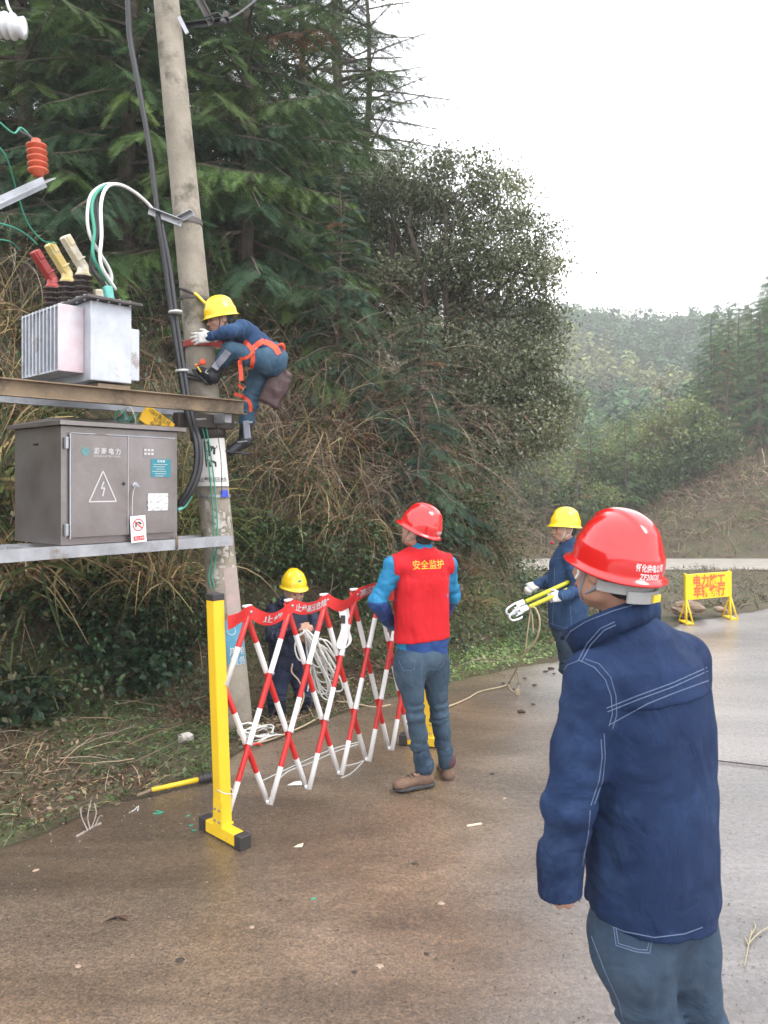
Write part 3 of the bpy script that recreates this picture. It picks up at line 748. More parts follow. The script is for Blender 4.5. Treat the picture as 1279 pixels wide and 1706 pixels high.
sh_red = shrub_mesh('rust_shrub', 34, .6, .8, .04, 1500, [(.12, .05, .02), (.16, .08, .035), (.07, .06, .02)], (LF_V, LF_F))

# arching grass clumps
def grass_mesh(name, seed, n=170, L=1.1, w=.008, cols=None, droop=2.0, spread=.12, up=1.2, plume=0):
    rg = np.random.default_rng(seed); s = rg.normal(0, spread, (n, 3)); s[:, 2] = 0; d = rg.normal(0, .5, (n, 3)); d[:, 2] = up * rg.uniform(.6, 1.2, n)
    cols = cols or [(.08, .11, .03), (.13, .14, .05), (.05, .08, .02), (.26, .20, .09)]
    v, f, c = strips(s, d, L * rg.uniform(.5, 1.15, n), np.full(n, w), 8, droop * rg.uniform(.5, 1.4, n), pal(cols, n, rg).clip(0, 1), rg, .3, tri=False)
    return np_mesh(name, v, f, m_straw, None, False, c)
STR = [(.30, .22, .11), (.22, .15, .075), (.36, .27, .14), (.16, .11, .05)]
gr_green = grass_mesh('green_blades', 41); gr_dry = grass_mesh('dry_blades', 42, 190, 1.2, .007, STR, 2.6); gr_long = grass_mesh('long_green', 43, 110, 1.5, .013, [(.09, .12, .04), (.13, .15, .06), (.06, .09, .03), (.24, .18, .08)], 2.4)
def clump(name, label, me, pt, sc=1.0, rz=0, group=None, cat='grass clump', rx=0):
    o = link(name, me, None, pt); o.scale = (sc,) * 3; o.rotation_euler = (rx, 0, rz); return tag(o, label, cat, group)
def shrub(name, label, meshes, pt, sc=1.0, rz=0, group=None, cat='shrub'):
    t = thing(name, label, cat, pt, group); t.scale = (sc,) * 3; t.rotation_euler = (0, 0, rz); ORG[t.name] = Vector((0, 0, 0))
    link('stem', meshes[0], t); link('leaves', meshes[1], t); return t
def on_bank(px, py, y0=4.0, y1=34.0):
    """first hit of the sight line through (px, py) with the ground"""
    Y = np.arange(y0, y1, .04); X = (px - CX) / F * Y; Z = CH - (py - HZ) / F * Y
    hgt = height(np.stack([X, Y], 1)); k = np.argmax(hgt > Z)
    if not (hgt > Z).any(): return None
    return Vector((X[k], Y[k], float(hgt[k])))
k = 0
for lab, me, px, py, sc in [
    ('grass clump with long arching green blades left of the steel cabinet', gr_long, 5, 860, 1.0), ('green grass clump hanging just below the cabinet shelf', gr_long, 150, 985, .9),
    ('arching grass clump in the gap between the cabinet and the pole', gr_green, 305, 900, .8), ('tall straw coloured grass clump left of the transformer', gr_dry, 12, 560, 1.1),
    ('dry grass clump behind the transformer platform at the left', gr_dry, 20, 700, 1.0), ('green tuft on top of the bank over the cabinet roof', gr_green, 95, 720, .9),
    ('thick fine green grass tuft at the foot of the bank on the left', gr_green, 60, 1150, .5), ('brown dead grass hanging under the shelf at the left', gr_dry, 60, 990, .8),
    ('brown dead grass hanging between shelf end and pole', gr_dry, 265, 985, .8), ('long grass curving out right of the pole below the no climbing sign', gr_long, 425, 900, .7),
    ('straw grass clump hanging below the worker on the pole', gr_dry, 470, 800, 1.0), ('dry grass clump on the bank above the yellow helmeted rope worker', gr_dry, 560, 890, .9),
    ('drooping straw grass right of the worker on the pole', gr_dry, 540, 740, 1.1), ('olive grass clump at the bend behind the grounding clamps', gr_green, 880, 985, .8),
    ('tan grass clump at the bend beside the far yellow helmet', gr_dry, 850, 960, .8), ('dark green grass clump below the grounding clamps', gr_long, 900, 1040, .45),
    ('reddish dry grass low on the bank right of the red vest', gr_dry, 785, 1010, .5), ('olive grass clump on the bank right of the red vest', gr_green, 820, 930, .7)]:
    p = on_bank(px, py)
    if p and px < 330 and py > 830 and py < 1100: p = p + Vector((.10, -.45, .12)); sc *= 1.15      # rooted at the lip, hanging clear of the ivy
    if p: clump('grass_clump', lab, me, p - Vector((0, 0, .05)), sc, px * .7, 'grass clumps on the bank', rx=.5 if py < 1000 else .1)
for lab, me, px, py, sc in [
    ('broad leaved plant at the left foot of the bank', sh_broad, 30, 1190, .8), ('pale broad leaved plant in the dark hollow below the cabinet', sh_broad, 150, 1080, .8),
    ('broad leaved plant with rounded leaves left of the yellow post', sh_broad, 215, 1130, .8), ('leafy plant in the hollow close to the yellow post', sh_broad, 262, 1110, .7),
    ('ivy covered bush under the cabinet shelf at the left', sh_ivy, 40, 1020, .9), ('dark ivy bush below the middle of the shelf', sh_ivy, 190, 1030, .8),
    ('dark ivy bush just left of the yellow post', sh_ivy, 300, 1060, .8), ('glossy bush right behind the rope worker head', sh_ivy, 440, 960, .8),
    ('glossy bush right of the rope worker helmet', sh_ivy, 560, 960, .9), ('glossy bush between rope worker and red vest worker', sh_ivy, 600, 1020, .6),
    ('small leaved bush hanging beside the pole below the climber', sh_small, 420, 830, .9), ('olive small leaved bush right of the transformer', sh_small, 245, 500, 1.0),
    ('olive small leaved bush above the transformer bushings', sh_small, 130, 400, 1.0), ('rust tinted bush under the round tree', sh_red, 800, 820, .9),
    ('rust tinted bush above the red vest worker', sh_red, 700, 560, .9), ('olive bush at the lower edge of the round tree', sh_small, 830, 880, .9),
    ('dark bush at the base of the bank behind the red vest', sh_ivy, 770, 900, .8), ('red brown scrub to the right of the pole bracket', sh_red, 420, 380, .9),
    ('small leaved bush on the bank top right of the climber', sh_small, 600, 600, 1.1), ('small leaved bush at the middle of the bank', sh_small, 680, 640, 1.0)]:
    p = on_bank(px, py)
    if p: shrub('leafy_shrub', lab, me, p - Vector((0, 0, .1)), sc, px * .3, 'shrubs on the bank')

# big dry arching bushes: the brown tangle right of the pole
def dry_bush(name, seed, n=150, L=1.7):
    rg = np.random.default_rng(seed); s = rg.normal(0, .10, (n, 3)); s[:, 2] = 0; d = rg.normal(0, .6, (n, 3)); d[:, 2] = rg.uniform(.3, 1.3, n)
    cols = [(.19, .14, .10), (.27, .21, .15), (.13, .09, .07), (.22, .13, .10), (.34, .28, .20)]; lens = L * rg.uniform(.5, 1.2, n); dr = rg.uniform(.8, 3.0, n)
    A = strips(s, d, lens, rg.uniform(.0025, .005, n), 9, dr, pal(cols, n, rg, .25).clip(0, 1), rg, .5, .07)
    V = A[0].reshape(n, 10, 3, 3).mean(2); m = n * 5; k = rg.integers(2, 9, m); i = rg.integers(0, n, m); p = V[i, k]; dd = (V[i, k] - V[i, k - 1]); dd /= np.linalg.norm(dd, axis=1, keepdims=True) + 1e-9; dd = dd + rg.normal(0, .5, (m, 3))
    B = strips(p, dd, rg.uniform(.15, .6, m), rg.uniform(.0016, .003, m), 5, rg.uniform(.2, 1.6, m), pal(cols, m, rg, .25).clip(0, 1), rg, .5, .10)
    v, f, c = merge([A, B]); me = np_mesh(name + '_stems', v, f, m_straw, None, False, c)
    q = p[rg.random(m) < .9]; w = len(q); v, f, c = scatter(LF_V, LF_F, q + rg.normal(0, .03, (w, 3)), rot_from(rg.standard_normal((w, 3)), rg.uniform(-1, 1, w)), rg.uniform(.03, .06, w), pal([(.10, .10, .04), (.17, .11, .05), (.06, .08, .03)], w, rg).clip(0, 1))
    return me, np_mesh(name + '_leaves', v, f, m_leaf, None, False, c)
db1, db2 = dry_bush('dry_bush_a', 81), dry_bush('dry_bush_b', 82, 130, 2.0)
for lab, me, px, py, sc in [
    ('dry arching bush just right of the climber back', db1, 500, 640, 1.0), ('tangled dry bush above the climber helmet', db2, 420, 560, .9), ('wide reddish dry bush right of the pole bracket', db2, 470, 520, 1.0),
    ('dry bush reaching towards the round tree', db2, 600, 680, 1.0), ('dry bush in the middle of the bank above the barrier', db1, 560, 780, .9), ('dry bush left of the red vest worker helmet', db1, 620, 850, .8),
    ('dry bush above the red vest worker helmet', db2, 690, 740, .9), ('low dry bush right of the red vest worker shoulder', db1, 790, 900, .7), ('dry bush hanging below the climber bag', db1, 450, 740, .9),
    ('dry bush between the transformer and the pole', db2, 255, 560, .8), ('dry bush behind the transformer fins', db1, 20, 480, 1.0), ('dry bush under the low limb of the round tree', db2, 800, 800, .8), ('dry brown bush at the bend behind the rods', db1, 865, 930, .7)]:
    p = on_bank(px, py)
    if p: shrub('dry_bush', lab, me, p - Vector((0, 0, .1)), sc, px * .37, 'dry arching bushes on the bank', 'bush')

# uncountable undergrowth on the bank: leaves, stems, hanging grass joined as stuff
def bank_points(n, rg, dmin=0, dmax=4.5, s0=.12, s1=.80):
    pts = np.array(FOOT); seg = np.linalg.norm(np.diff(pts, axis=0), axis=1); cum = np.concatenate([[0], np.cumsum(seg)]); out = []
    while len(out) < n:
        s = rg.uniform(s0, s1) * cum[-1]; i = min(len(seg) - 1, np.searchsorted(cum, s) - 1); t = (s - cum[i]) / seg[i]; p = pts[i] * (1 - t) + pts[i + 1] * t
        tg = (pts[i + 1] - pts[i]) / seg[i]; nv = np.array([-tg[1], tg[0]]); d = dmin + (dmax - dmin) * rg.random() ** 1.2; q = p + nv * d
        if q[1] > 3.5 and -8 < q[0] < 5: out.append((q[0], q[1], nv[0], nv[1], d))
    a = np.array(out); z = height(a[:, :2].astype(np.float32)); return np.column_stack([a[:, :2], z]), np.column_stack([-a[:, 2:4], np.zeros(len(a))]), a[:, 4]
def undergrowth():
    rg = np.random.default_rng(51)
    # leaf masses
    c, out, d = bank_points(4500, rg, .05, 4.4); per = 34
    kind = fbm(c * .8 + 3, 2); m = len(c)
    gre = np.array([(.024, .052, .018), (.040, .075, .024), (.060, .085, .028), (.085, .075, .035), (.022, .042, .016)])
    base = gre[(kind * 60).astype(int) % 5] * rg.uniform(.8, 1.7, (m, 1))
    pos = np.repeat(c + out * rg.uniform(.05, .55, (m, 1)), per, 0) + rg.normal(0, .13, (m * per, 3)); col = np.repeat(base, per, 0) * (1 + .25 * rg.standard_normal((m * per, 1))).clip(.4, 1.8)
    dd = rg.standard_normal((m * per, 3)) * .8 + np.repeat(out, per, 0); dd[:, 2] -= .4
    v, f, cc = scatter(LF_V, LF_F, pos, rot_from(dd, rg.uniform(-1, 1, m * per)), rg.uniform(.03, .075, m * per), col.clip(0, 1))
    tag(link('undergrowth', np_mesh('undergrowth', v, f, m_leaf, None, False, cc)), 'dense mixed green undergrowth covering the bank', 'undergrowth', kind='stuff')
    # dry arching stems
    c, out, d = bank_points(4600, rg, .5, 4.6); m = len(c)
    dirs = out * rg.uniform(.2, 1.3, (m, 1)) + rg.normal(0, .55, (m, 3)); dirs[:, 2] = rg.uniform(-.1, 1.3, m)
    cols = pal([(.17, .12, .085), (.25, .19, .13), (.12, .08, .06), (.32, .26, .18), (.17, .10, .08)], m, rg)
    v, f, cc = strips(c, dirs, rg.uniform(.4, 1.6, m), rg.uniform(.0015, .0045, m), 8, rg.uniform(.4, 2.8, m), cols.clip(0, 1), rg, .5, .10)
    tag(link('dry_stems', np_mesh('dry_stems', v, f, m_straw, None, False, cc)), 'tangle of dry brown stems arching out of the bank', 'dry stems', kind='stuff')
    # hanging dead grass in curtains
    c, out, d = bank_points(150, rg, .9, 2.6, .2, .7); m = len(c); per = 46
    pos = np.repeat(c, per, 0) + rg.normal(0, .09, (m * per, 3)); o2 = np.repeat(out, per, 0)
    dirs = o2 * rg.uniform(.3, 1.2, (m * per, 1)) + rg.normal(0, .35, (m * per, 3)); dirs[:, 2] = rg.uniform(-.4, .7, m * per)
    cols = np.repeat(pal(STR, m, rg), per, 0) * rg.uniform(.6, 1.3, (m * per, 1))
    v, f, cc = strips(pos, dirs, rg.uniform(.35, 1.05, m * per), rg.uniform(.002, .005, m * per), 6, rg.uniform(1.5, 4, m * per), cols.clip(0, 1), rg, .25, tri=False)
    tag(link('hanging_grass', np_mesh('hanging_grass', v, f, m_straw, None, False, cc)), 'curtains of dead straw grass hanging down the bank', 'dead grass', kind='stuff')
    # verge: low green cover, litter, blades
    n = 110000; P = np.stack([rg.uniform(-5.5, 3.4, n), rg.uniform(3.0, 11.5, n)], 1).astype(np.float32)
    dr = np.where(inside(P, ROAD), -1, 1) * seg_dist(P, ROAD_L); dh = hill_d(P)
    P3 = np.column_stack([P, np.zeros(n)]); nz = fbm(P3 * 1.3, 3)
    ok = (dr > -.03 - .1 * (nz - .5)) & (dh < .9) & (dr < 3.2); P, P3, dr, dh, nz = P[ok], P3[ok], dr[ok], dh[ok], nz[ok]; n = len(P)
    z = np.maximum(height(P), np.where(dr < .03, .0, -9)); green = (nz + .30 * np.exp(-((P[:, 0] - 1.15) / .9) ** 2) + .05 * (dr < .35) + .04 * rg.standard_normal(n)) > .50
    pos = np.column_stack([P, z + rg.uniform(0, .05, n)]); dirs = rg.standard_normal((n, 3)); dirs[:, 2] = np.abs(dirs[:, 2]) * .5
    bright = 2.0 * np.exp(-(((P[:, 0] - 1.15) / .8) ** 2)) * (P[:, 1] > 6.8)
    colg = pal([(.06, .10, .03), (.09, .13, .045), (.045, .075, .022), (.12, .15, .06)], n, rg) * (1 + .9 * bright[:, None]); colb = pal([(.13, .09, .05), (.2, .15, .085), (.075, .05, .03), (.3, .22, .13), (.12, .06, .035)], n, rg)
    col = np.where(green[:, None], colg, colb)
    v, f, cc = scatter(LF_V, LF_F, pos, rot_from(dirs, rg.uniform(-1, 1, n)), rg.uniform(.012, .05, n), col.clip(0, 1))
    tag(link('leaf_litter', np_mesh('leaf_litter', v, f, m_leaf, None, False, cc)), 'low green weeds and dead leaf litter along the road edge', 'ground cover', kind='stuff')
    k = rg.random(n) < .35; pb = pos[k]; m = len(pb); dirs = rg.normal(0, .8, (m, 3)); dirs[:, 2] = rg.uniform(.1, 1, m)
    v, f, cc = strips(pb, dirs, rg.uniform(.05, .2, m), rg.uniform(.001, .003, m), 4, rg.uniform(.5, 2.5, m), (col[k] * 1.15).clip(0, 1), rg, .4, .05, tri=False)
    tag(link('verge_grass', np_mesh('verge_grass', v, f, m_straw, None, False, cc)), 'short mixed green and straw grass on the verge', 'grass', kind='stuff')
    # long twigs lying on the verge
    P = rg.uniform((-4.6, 4.0), (1.2, 8.3), (900, 2)).astype(np.float32); dr = np.where(inside(P, ROAD), -1, 1) * seg_dist(P, ROAD_L); dh = hill_d(P); P = P[(dr > .1) & (dh < .6)]; m = len(P)
    pos = np.column_stack([P, height(P) + .03]); dirs = rg.normal(0, 1, (m, 3)); dirs[:, 2] = rg.uniform(0, .25, m)
    v, f, cc = strips(pos, dirs, rg.uniform(.15, .7, m), rg.uniform(.002, .005, m), 5, rg.uniform(.1, .6, m), pal([(.2, .15, .1), (.12, .08, .055), (.3, .24, .17)], m, rg).clip(0, 1), rg, .3, .08)
    tag(link('fallen_twigs', np_mesh('fallen_twigs', v, f, m_straw, None, False, cc)), 'dry twigs lying loose on the verge', 'twigs', kind='stuff')
undergrowth()

# across the valley: rough grass, scrub bank, wooded hill, misty ridge
def valley():
    rg = np.random.default_rng(61)
    n = 44000; P = np.stack([rg.uniform(1.5, 26, n), 11 + 30 * rg.random(n) ** .8], 1).astype(np.float32)
    dr = np.where(inside(P, ROAD), -1, 1) * seg_dist(P, ROAD_L); dh = hill_d(P); ok = (dr > .05) & (dh < -.2) & ~((P[:, 1] > 27.7) & (P[:, 1] < 31.8)); P = P[ok]; n = len(P)
    nz = fbm(np.column_stack([P * .5, np.zeros(n)]), 3); sz = .2 + .9 * (P[:, 1] > 31.8) * rg.random(n)
    dirs = rg.normal(0, .6, (n, 3)); dirs[:, 2] = 1
    g = np.array([(.075, .085, .035), (.16, .125, .07), (.20, .15, .095), (.10, .085, .045)]); col = g[(nz * 37).astype(int) % 4] * rg.uniform(.7, 1.35, (n, 1))
    rd = P[:, 1] > 31.8; col[rd] = pal([(.24, .17, .11), (.19, .125, .085), (.13, .14, .06), (.30, .22, .15)], rd.sum(), rg)
    v, f, cc = strips(np.column_stack([P, height(P)]), dirs, sz * rg.uniform(.5, 1.3, n), np.where(rd, .015, .010) * rg.uniform(.6, 1.4, n), 3, rg.uniform(.4, 2, n), col.clip(0, 1), rg, .3, tri=False)
    tag(link('valley_grass', np_mesh('valley_grass', v, f, m_straw, None, False, cc)), 'rough brown grass and scrub across the little valley', 'rough grass', kind='stuff')
    # misty ridge forest
    n = 3600; P = np.stack([rg.uniform(10, 125, n), rg.uniform(70, 185, n)], 1).astype(np.float32); P = P[(P[:, 0] / P[:, 1] > .1) & (P[:, 0] / P[:, 1] < .62)]; n = len(P)
    z = height(P); per = 85; H = rg.uniform(4.5, 8.5, n); t = rg.random((n, per)) ** .8; a = rg.uniform(0, 6.28, (n, per)); rad = (1 - t) * (H * .24)[:, None] * rg.uniform(.5, 1.1, (n, per)) + .15
    pos = np.stack([P[:, :1] + rad * np.cos(a), P[:, 1:2] + rad * np.sin(a), z[:, None] + t * H[:, None]], -1).reshape(-1, 3)
    nz = fbm(np.column_stack([P * .04, np.zeros(n)]), 2); base = np.where((nz > .50)[:, None], np.array([[.18, .20, .07]]), np.array([[.06, .12, .045]])) * rg.uniform(.6, 1.5, (n, 1))
    col = np.repeat(base, per, 0) * rg.uniform(.7, 1.4, (n * per, 1)); d = np.stack([np.cos(a).ravel(), np.sin(a).ravel(), np.full(n * per, -.4)], 1)
    TV = np.array([(0, .35, 0), (0, -.35, 0), (1.2, 0, -.1)]); TF = np.array([(0, 1, 2)])
    v, f, cc = scatter(TV, TF, pos, rot_from(d, rg.uniform(-.6, .6, n * per)), rg.uniform(.4, .85, n * per), col.clip(0, 1))
    tag(link('ridge_forest', np_mesh('ridge_forest', v, f, m_needle, None, False, cc)), 'misty forest covering the far ridge', 'forest', kind='stuff')
valley()
fb = broadleaf_mesh('far_broadleaf', 71, (0, 0, 0), (0, 0, 1.8), [((0, 0, 3.2), (1.6, 1.6, 1.3)), ((1.1, .3, 2.3), (1.2, 1.2, 1)), ((-1.1, -.2, 2.2), (1.2, 1.1, 1)), ((.2, -.8, 1.6), (1.4, 1.2, 1))], leaf=.22, per=12, dens=5, cols=[(.10, .15, .045), (.14, .17, .05), (.075, .12, .04), (.15, .135, .06)], spread=.28, white=0)
rg = np.random.default_rng(77); hill_trees = []
for row, (Y0, x0, x1, n) in enumerate([(39, 3.5, 21, 15), (43, 6, 25, 15), (48, 10, 29, 14), (54, 14, 34, 13)]):
    for i in range(n):
        X = x0 + (x1 - x0) * (i + rg.uniform(.1, .9)) / n; Y = Y0 + rg.uniform(-1.8, 1.8); hill_trees.append((X, Y))
for i in range(16): hill_trees.append((rg.uniform(.42, .53) * (40 + i), 40 + i * .9))
for X, Y in [(4.2, 33.6), (6.0, 34.4), (8.6, 34.2), (7.0, 33.2), (9.8, 35.2), (11.3, 36), (5.2, 36.5), (12.5, 37.5), (3.0, 32.9), (2.3, 33.5), (4.6, 35), (7.5, 36), (3.3, 38), (5.8, 40), (8.4, 41), (10.2, 38), (6.5, 45), (9.0, 47), (11, 45)]: hill_trees.append((X, Y))
for i, (X, Y) in enumerate(hill_trees):
    px = CX + X / Y * F; k = rg.random() * (.6 if px > 1150 else 1)
    if px > 1340 or px < 790: continue
    me, sp, sc = (lite, 'dark pointed conifer', rg.uniform(.45, .75)) if k < .45 else (lite2, 'yellow brown conifer', rg.uniform(.4, .62)) if k < .62 else (fb, 'rounded olive broadleaf tree', rg.uniform(.6, 1.1))
    if px > 1180 and me is not fb: sc *= 1.35
    band = ('at the foot of the slope' if Y < 37 else 'part way up' if Y < 44 else 'near the hill top'); where = band + (' behind the far yellow helmet' if px < 960 else ' above the nearest red helmet' if px < 1120 else ' above the road sign')
    t = tree('hill_tree', f'{sp} {where}', me, (X, Y, h1(X, Y) - .2), rz=rg.uniform(0, 6.28), sc=sc, group=f'{sp}s on the hill {where}', sz=rg.uniform(.85, 1.15))
# ------------------------------------------------------------------ pole, platform, transformer, cabinet
m_conc = mat('pole_concrete', (.20, .175, .135), rough=.9, color2=(.34, .30, .24), vscale=3.5, bump=.5, bscale=70, stain=((.10, .09, .065), 2.2, .52, .12))
m_galv = mat('galvanised', (.36, .37, .39), rough=.5, metal=.6, var=.18, vscale=7, bump=.15, bscale=40, stain=((.22, .19, .16), 3, .58, .1))
m_rust = mat('weathered_steel', (.17, .12, .075), rough=.6, metal=.25, color2=(.26, .19, .12), vscale=5, bump=.3, bscale=60, stain=((.055, .038, .025), 2.0, .5, .12))
m_box = mat('stainless_brown', (.165, .145, .135), rough=.34, metal=.6, color2=(.26, .238, .232), vscale=2.5, bump=.06, bscale=20, stain=((.17, .13, .105), 1.7, .55, .15), rvar=.08)
m_boxdark = mat('cabinet_seam', (.05, .04, .035), rough=.6, metal=.3)
m_tank = mat('silver_paint', (.38, .40, .44), rough=.45, metal=.3, color2=(.54, .56, .60), vscale=4, bump=.15, bscale=25, stain=((.26, .20, .17), 4.5, .56, .10))
m_tankpink = mat('faded_red_wash', (.50, .36, .38), rough=.5, metal=.15, color2=(.56, .55, .58), vscale=5)
m_lid = mat('lid_dark', (.09, .08, .075), rough=.5, metal=.4, var=.3)
m_black = mat('black_rubber', (.010, .010, .012), rough=.42, var=.2)
m_porc = mat('brown_porcelain', (.035, .022, .020), rough=.2)
m_redc = mat('red_silicone', (.32, .035, .03), rough=.5, var=.25, vscale=20, bump=.2)
m_yelc = mat('yellow_silicone', (.58, .42, .10), rough=.5, color2=(.62, .52, .30), vscale=18, bump=.2)
m_palec = mat('pale_silicone', (.52, .42, .22), rough=.5, color2=(.66, .62, .55), vscale=18, bump=.2)
m_teal = mat('teal_silicone', (.12, .42, .36), rough=.45, var=.15, vscale=20)
m_insred = mat('orange_red_polymer', (.50, .085, .035), rough=.4, var=.15)
m_inswhite = mat('white_porcelain', (.66, .68, .70), rough=.15)
m_white = mat('white_paint', (.74, .73, .72), rough=.4, var=.05)
m_greenw = mat('green_wire', (.03, .26, .17), rough=.5)
m_palew = mat('pale_wire', (.50, .50, .47), rough=.5)
m_signw = mat('sign_white', (.66, .64, .60), rough=.5, var=.08, vscale=4, stain=((.40, .36, .30), 3, .62, .1))
m_print = mat('black_print', (.03, .03, .03), rough=.6)
m_redp = mat('red_print', (.62, .03, .03), rough=.5)
m_bluep = mat('blue_tag', (.03, .06, .45), rough=.4)
m_faint = mat('faded_white_print', (.52, .50, .50), rough=.5)
m_ysign = mat('sign_yellow', (.72, .42, .015), rough=.45, var=.08)
m_label = mat('teal_label', (.02, .20, .25), rough=.35, var=.1)
m_paper = mat('torn_paper', (.52, .50, .47), rough=.9, color2=(.33, .29, .25), vscale=9)

POLE_TOP, POLE_BOT = at(271, -60, 6.0), at(397, 1252, 6.0)
def pole_c(py):
    t = (py - 1252) / (-60 - 1252); return POLE_BOT.lerp(POLE_TOP, t)
def pole_r(p): return .132 - (p.z - POLE_BOT.z) * .0060
pole = thing('utility_pole', 'weathered round concrete utility pole the worker is climbing', 'utility pole', POLE_BOT)
pts = [POLE_BOT + Vector((.03, 0, -.4))] + [POLE_BOT.lerp(POLE_TOP, k / 14) for k in range(15)]
MB().tube(pts, [pole_r(p) for p in pts], 40).build('shaft', m_conc, pole)
PAX = (POLE_TOP - POLE_BOT).normalized()
def around_pole(py, a0, a1, h, m, name, parent, dr=.004, n=20, label=None, thick=.004):
    """curved sheet round the pole between angles a0..a1 (0 = facing the camera, + = right), centred at row py"""
    c = pole_c(py); r0 = pole_r(c) + dr; front = Vector((-c.x, -c.y, 0)).normalized(); side = Vector((-front.y, front.x, 0)); mb = MB(); vs = []
    for i in range(n + 1):
        a = a0 + (a1 - a0) * i / n; d = front * math.cos(a) + side * math.sin(a)
        for rr in (r0, r0 + thick):
            for s in (-.5, .5): vs.append(c + PAX * h * s + d * rr)
    fs = []
    for i in range(n):
        b = i * 4; fs += [(b + 2, b + 6, b + 7, b + 3), (b, b + 1, b + 5, b + 4), (b + 1, b + 3, b + 7, b + 5), (b, b + 4, b + 6, b + 2)]
    fs += [(0, 2, 3, 1), (n * 4, n * 4 + 1, n * 4 + 3, n * 4 + 2)]
    mb.add(vs, fs, 0, False); return mb.build(name, m, parent, label=label, loc=c)
for py, nm in ((372, 'clamp_band'), (499, 'clamp_band'), (826, 'clamp_band')):
    around_pole(py, -3.1, 3.1, .022 if py != 372 else .04, m_galv if py == 826 else m_lid, nm, pole, n=40)
# remains of paper notices pasted on the lower pole
def flakes(name, py0, py1, m, n, seed, amin=-1.1, amax=1.1):
    rg = np.random.default_rng(seed); mb = MB()
    for _ in range(n):
        py = rg.uniform(py0, py1); a = rg.uniform(amin, amax); c = pole_c(py); front = Vector((-c.x, -c.y, 0)).normalized(); side = Vector((-front.y, front.x, 0)); k = rg.integers(5, 9)
        w, h = rg.uniform(.01, .035), rg.uniform(.008, .04); vs = []
        for j in range(k):
            b = 2 * math.pi * j / k; q = rg.uniform(.6, 1.1); aa = a + math.cos(b) * w * q / .13; d = front * math.cos(aa) + side * math.sin(aa); p = c + PAX * math.sin(b) * h * q
            vs.append(p + d * (pole_r(p) + .0012))
        mb.add(vs, [tuple(range(k))])
    o = mb.build(name, m, pole); o['kind'] = 'stuff'; return o
flakes('paper_scraps', 838, 985, m_paper, 70, 5, -.5, 1.2)
m_pinkn = mat('pink_notice', (.42, .30, .27), rough=.9, color2=(.30, .27, .24), vscale=14)
around_pole(990, .15, 1.25, .44, m_pinkn, 'pink_notice', pole, .0015, thick=.001)
poster = around_pole(1066, -.10, 1.15, .34, mat('blue_poster', (.06, .20, .30), rough=.5, color2=(.09, .30, .42), vscale=7), 'poster', None, .004, label='blue poster pasted low on the concrete pole', thick=.001); tag(poster, cat='poster')
pc = pole_c(1045)
def on_pole_text(name, body, py, ang, size, m, parent, sx=1.0, width=None, dr=.007):
    v, fs = text2d(body, size, sx, .004 * size)
    if width: v[:, 0] *= width / np.ptp(v[:, 0])
    c = pole_c(py); front = Vector((-c.x, -c.y, 0)).normalized(); side = Vector((-front.y, front.x, 0)); r0 = pole_r(c) + dr; vs = []
    for q in v:
        a = ang + float(q[0]) / r0; d = front * math.cos(a) + side * math.sin(a); vs.append(c + PAX * float(q[1]) + d * r0)
    return MB().add(vs, fs).build(name, m, parent)
ORG[poster.name] = pole_c(1066)
on_pole_text('print', '●', 1046, .30, .09, m_faint, poster, dr=.0065); on_pole_text('print', '用电\n服务', 1088, .55, .07, m_faint, poster, dr=.0065)
# no climbing sign
sg = thing('no_climbing_sign', 'white curved warning plate strapped round the pole with a climbing figure', 'warning sign', pole_c(770))
around_pole(770, -1.15, 1.15, .375, m_signw, 'plate', sg, .012, 24, thick=.003)
on_pole_text('lettering', '禁止攀登高压危险', 799, 0, .040, m_print, sg, width=.25, dr=.017)
def fig_strokes():
    r0 = pole_r(pole_c(757)) + .017; c = pole_c(757); front = Vector((-c.x, -c.y, 0)).normalized(); side = Vector((-front.y, front.x, 0))
    def pt(x, y): a = x / r0; return c + PAX * y + (front * math.cos(a) + side * math.sin(a)) * r0
    mb = MB()
    for (x1, y1, x2, y2, w) in [(-.035, -.10, -.035, .10, .010), (-.005, -.02, -.005, .10, .010), (-.04, .085, 0, .085, .007), (-.04, .02, 0, .02, .007), (-.04, -.05, -.005, -.05, .007), (.0, .055, .045, .035, .022), (.035, .03, .03, -.005, .018), (0, -.05, .035, -.07, .016), (.035, -.06, .035, -.10, .014), (.055, .055, .06, .055, .018), (.01, .02, .03, .06, .012), (-.01, -.06, -.005, -.10, .014)]:
        mb.beam(pt(x1, y1), pt(x2, y2), w, .0015, up=tuple(front))
    mb.build('climbing_figure', m_print, sg)
fig_strokes()
tg = around_pole(822, .42, .86, .055, m_bluep, 'pole_tag', None, .018, 6, label='small blue tag hanging just under the white pole sign'); tag(tg, cat='tag')

# brackets on the pole
def angle_iron(mb, a, b, w=.06, t=.006, up=(0, 0, 1)):
    a, b = Vector(a), Vector(b); d = (b - a).normalized(); s = d.cross(Vector(up)).normalized(); u = s.cross(d)
    mb.beam(a, b, t, w, up=up); mb.beam(a + s * w / 2 + u * (w / 2 - t / 2), b + s * w / 2 + u * (w / 2 - t / 2), w - .001, t, up=up); return mb
br = thing('cable_bracket', 'galvanised cable bracket strapped to the pole above the climber', 'bracket', at(290, 365, 5.9))
angle_iron(MB(), at(247, 352, 5.72), at(302, 373, 5.86), .045).build('arm', m_galv, br)
angle_iron(MB(), at(290, 371, 5.85), at(322, 355, 5.80), .04).build('arm', m_galv, br)
ca = thing('crossarm', 'dark steel crossarm with stay at the top right of the pole', 'crossarm', at(330, 30, 6.0))
angle_iron(MB(), at(285, 48, 6.1), at(382, 35, 5.9), .035).build('arm', m_black, ca)
angle_iron(MB(), at(316, -30, 5.9), at(352, 42, 5.95), .045).build('stay', m_lid, ca)
